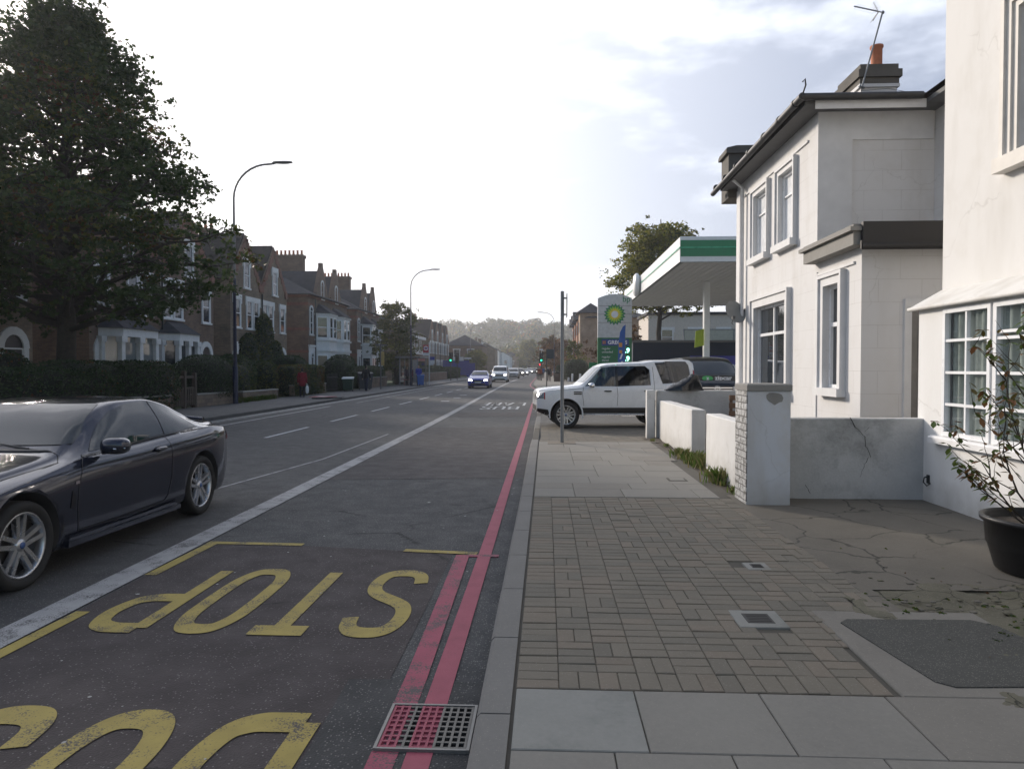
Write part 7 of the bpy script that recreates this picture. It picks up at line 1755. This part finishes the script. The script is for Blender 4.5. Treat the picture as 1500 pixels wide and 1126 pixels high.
r = empty('planter', (1.35, 83.2, .12), 0, 'square brown planter beside the round hedge', 'planter'); mb = MB(); mb.bbox(-.45, .45, -.4, .4, 0, .95, .03); mb.build('box', plain('planter_brown', (.09, .055, .04), .8), r); mb = MB(); mb.ell((0, 0, 1.0), (.4, .36, .2), 12, 8); mb.build('soil', M_core, r, fixn=False)
# apartments beyond the station
T = LT('apartment_block', (4.55, 96, .1), 0, 'orange and buff brick apartment block with dark gabled roofs', 'building')
mb = MB(); mb.box(1.1, 9, 0, 34, -.1, 8.3); T.add('wall', mb, M_brick_b); mb = MB()
for k in range(4): mb.box(-.0 - .0, 1.1, 1.5 + k * 8, 5.0 + k * 8, -.1, 8.9 if k == 0 else 8.5)
T.add('stair_tower', mb, M_brick_o); mb = MB()
mb.box(-.05, 3.0, -.06, 4.4, -.1, 8.95); T.add('corner_tower', mb, M_brick_b)
mb = MB(); hip(mb, -.5, 3.4, -.5, 4.9, 8.95, .72); T.add('roof', mb, M_slate, fixn=False)
mb = MB()
mb = MB(); hip(mb, .6, 9.5, -.5, 34.5, 8.3, .38); 
T.add('roof', mb, M_slate, fixn=False)
for k in range(1, 4):
    mb = MB(); y0 = 1.2 + k * 8; gz = 8.6
    mb.add([(-.6, y0 - .4, gz), (3.5, y0 - .4, gz), (3.5, y0 + 4.2, gz), (-.6, y0 + 4.2, gz), (-.6, y0 + 1.9, gz + 1.3), (3.5, y0 + 1.9, gz + 1.3)], [(0, 1, 5, 4), (3, 4, 5, 2), (0, 4, 3), (1, 2, 5), (0, 3, 2, 1)]); T.add('roof', mb, M_slate, fixn=False)
for z in (1.2, 3.9, 6.4):
    mb = MB(); mb.box(-.05, 9, -.03, 0, z + 1.7, z + 1.76); T.add('band', mb, M_brick_o)
    for k in range(4):
        for (dy, off) in ((.5, 0), (5.4, 1.1)):
            mb = MB(); yy = (1.6 + k * 8 + dy) ; off -= .06 if k == 0 else 0; mb.box(off - .05, off - .005, yy, yy + 1.3, z, z + 1.4); w_ = T.add('window', mb, M_winglass); mb = MB(); mb.box(off - .07, off - .051, yy - .07, yy, z, z + 1.4); mb.box(off - .07, off - .051, yy + 1.3, yy + 1.37, z, z + 1.4); mb.box(off - .07, off - .051, yy + .62, yy + .68, z, z + 1.4); T.add('frame', mb, M_trim, w_)
simple_house('shop', (.6, 150, .1), 0, 5, 8, 4.2, 'flat', 'small pinkish shop front among the autumn trees on the right', plain('pink_render', (.50, .25, .19), .7), M_pvcgrey, [(1.5, .8, 1.4, 1.6), (3.6, .8, 1.4, 1.6)], 'shop', chim=False)
# ------------------------------------------------------------ trees
cone = [(0, .5), (.24, .80), (.32, 1.0), (.40, 1.0), (.5, .84), (.65, .62), (.8, .40), (.93, .18), (1, .08)]; rnd = [(0, .4), (.2, .75), (.4, 1.), (.65, .95), (.85, .65), (1, .25)]
tree('broadleaf_tree', 'huge dark conical tree filling the upper left behind the long hedge', (-15.3, 22.2, .1), 15.2, 5.25, cone, 1400, 54, .15, [M_leafA, M_leafA, M_leafB, M_leafR], [5, 3, 2, .5], 7, t0=.25, tr=.32, sig=.33, limbs=110, rise=.32, lean=(.1, .2), topw=.95, lvar=.93)
tree('broadleaf_tree', 'second big dark tree at the far left edge, left of the huge conical one', (-19.5, 20.5, .1), 11.0, 3.6, rnd, 300, 80, .17, [M_leafA, M_leafB, M_leafR], [5, 2, 1], 8, t0=.42, tr=.28, sig=.45, limbs=44)
tree('street_tree', 'rounded green street tree in front of the second white-bayed house', (-14.5, 69, .1), 9.0, 2.5, [(0, .5), (.15, .8), (.4, 1), (.7, .85), (.9, .5), (1, .3)], 220, 110, .15, [M_leafA, M_leafB, M_leafY], [3, 4, 2], 9, t0=.2, tr=.16, sig=.36, limbs=34, cat='tree')
tree('street_tree', 'small green tree in front of the hip-roofed brown building', (-12.9, 132, .1), 5.4, 2.3, rnd, 90, 90, .2, [M_leafB, M_leafY, M_leafA], [4, 2, 1], 10, t0=.3, tr=.13, sig=.4, limbs=20)
tree('autumn_tree', 'tall olive and yellow tree rising behind the petrol station canopy', (9.4, 60, 0), 15.0, 5.0, rnd, 420, 90, .22, [M_leafB, M_leafY, M_leafA], [3, 4, 1], 11, t0=.46, tr=.3, sig=.55, limbs=40, rise=.6)
tree('autumn_tree', 'russet tree glimpsed below the canopy behind the petrol price sign', (7.2, 70, 0), 6.2, 2.6, rnd, 110, 110, .2, [M_leafR, M_leafO, M_leafB], [4, 2, 1], 12, t0=.25, tr=.16, sig=.45, limbs=24)
tree('street_tree', 'big hazy green tree at the far end of the road', (-6.2, 262, 0), 13.2, 4.6, rnd, 200, 80, .4, [M_leafB, M_leafY, M_leafA], [4, 2, 2], 13, t0=.22, tr=.3, sig=.8, limbs=30, twig=False)
tree('autumn_tree', 'orange-brown autumn tree behind the right traffic light', (.9, 132, 0), 8.2, 3.0, rnd, 130, 90, .26, [M_leafO, M_leafR, M_leafB], [3, 2, 2], 14, t0=.25, tr=.18, sig=.5, limbs=24)
tree('autumn_tree', 'reddish autumn tree just left of the near sign pole', (2.3, 122, 0), 7.6, 2.0, rnd, 90, 90, .24, [M_leafR, M_leafO, M_leafB], [4, 2, 1], 15, t0=.2, tr=.15, sig=.45, limbs=20)
tree('street_tree', 'yellow-green tree against the orange brick apartments', (3.6, 92, 0), 6.0, 1.3, rnd, 60, 90, .2, [M_leafY, M_leafB], [2, 3], 16, t0=.25, tr=.10, sig=.32, limbs=16)
tree('autumn_tree', 'low orange tree below the wooded hill beyond the white house', (-16, 300, 0), 10.5, 6.5, rnd, 120, 70, .5, [M_leafO, M_leafY, M_leafB], [3, 2, 2], 17, t0=.2, tr=.3, sig=.9, limbs=20, twig=False)
tree('street_tree', 'pale green tree at the road end left of the big hazy one', (-13, 285, 0), 7.5, 3.5, rnd, 80, 70, .4, [M_leafB, M_leafY], [3, 2], 18, t0=.2, tr=.2, sig=.7, limbs=16, twig=False)
# wooded hill
def hillz(x, y): 
    t = max(0, min(1, (y - 330) / 330)); g = math.exp(-((x + 25) / 230.) ** 2) * .8 + .2
    return 34 * t * t * (3 - 2 * t) * g + 3 * noise.noise(Vector((x * .01, y * .01, 0))) * t
mb = MB(); nx, ny = 60, 30; vs = []
for j in range(ny + 1):
    for i in range(nx + 1): x = -500 + 1000 * i / nx; y = 320 + 500 * j / ny; vs.append((x, y, hillz(x, y) - .1))
mb.add(vs, [(j * (nx + 1) + i, j * (nx + 1) + i + 1, (j + 1) * (nx + 1) + i + 1, (j + 1) * (nx + 1) + i) for j in range(ny) for i in range(nx)], 0, True)
struct(mb.build('hill', M_grass, fixn=False))
nr = np.random.default_rng(77); P = []
for k in range(620):
    y = nr.uniform(335, 700); x = nr.uniform(-.36 * y + 60, .36 * y + 40) - 60; h = nr.uniform(6, 12.5); rad = h * .45; z0 = hillz(x, y)
    n = 260; d = nr.normal(size=(n, 3)); d /= np.linalg.norm(d, axis=1)[:, None]; rr = nr.uniform(.7, 1.05, n)[:, None]
    lob = (1 + .25 * np.sin(d[:, 0] * 5 + k) * np.cos(d[:, 1] * 4 + k))[:, None]
    P.append(d * rr * lob * np.array([rad, rad, h * .42]) + np.array([x, y, z0 + h * .58]))
tag(link('hillside_wood', leaf_mesh('hillside_wood', np.concatenate(P), 1.7, [M_leafB, M_leafA, M_leafY, M_leafO], 5, clump_mix([5, 4, 1, .5], .05, 2))), kind='stuff')
# far roofs under the hill
for k, (x, y, lab) in enumerate(((-32, 345, 'far pale house among trees at the foot of the hill'), (6, 330, 'far brown house at the foot of the hill on the right'))):
    simple_house('house', (x, y, 1), 0, 12, 8, 7, 'hip', lab, M_trimold if k == 0 else M_brick, M_slate, [(3, 3, 1.5, 2), (8, 3, 1.5, 2)])
# grass verge tufts by the left wall
tufts('verge_grass', [(-13.85 + random.Random(k).uniform(-.1, .15), 31.5 + k * .33, .12, 1.2) for k in range(14)], 31, [M_leafG, M_leafB], .2, 60)
# ------------------------------------------------------------ haze
HZ = NT('haze_air'); HZ.t.nodes.remove(HZ.p)
pv = HZ.n('ShaderNodeVolumePrincipled'); pv.inputs['Color'].default_value = (.93, .95, 1, 1); pv.inputs['Density'].default_value = .0006; pv.inputs['Anisotropy'].default_value = .5
HZ.t.links.new(pv.outputs[0], HZ.o.inputs['Volume'])
mb = MB(); mb.box(-890, 890, -110, 1500, -1.1, 62); o = mb.build('haze', HZ.m); o['kind'] = 'stuff'
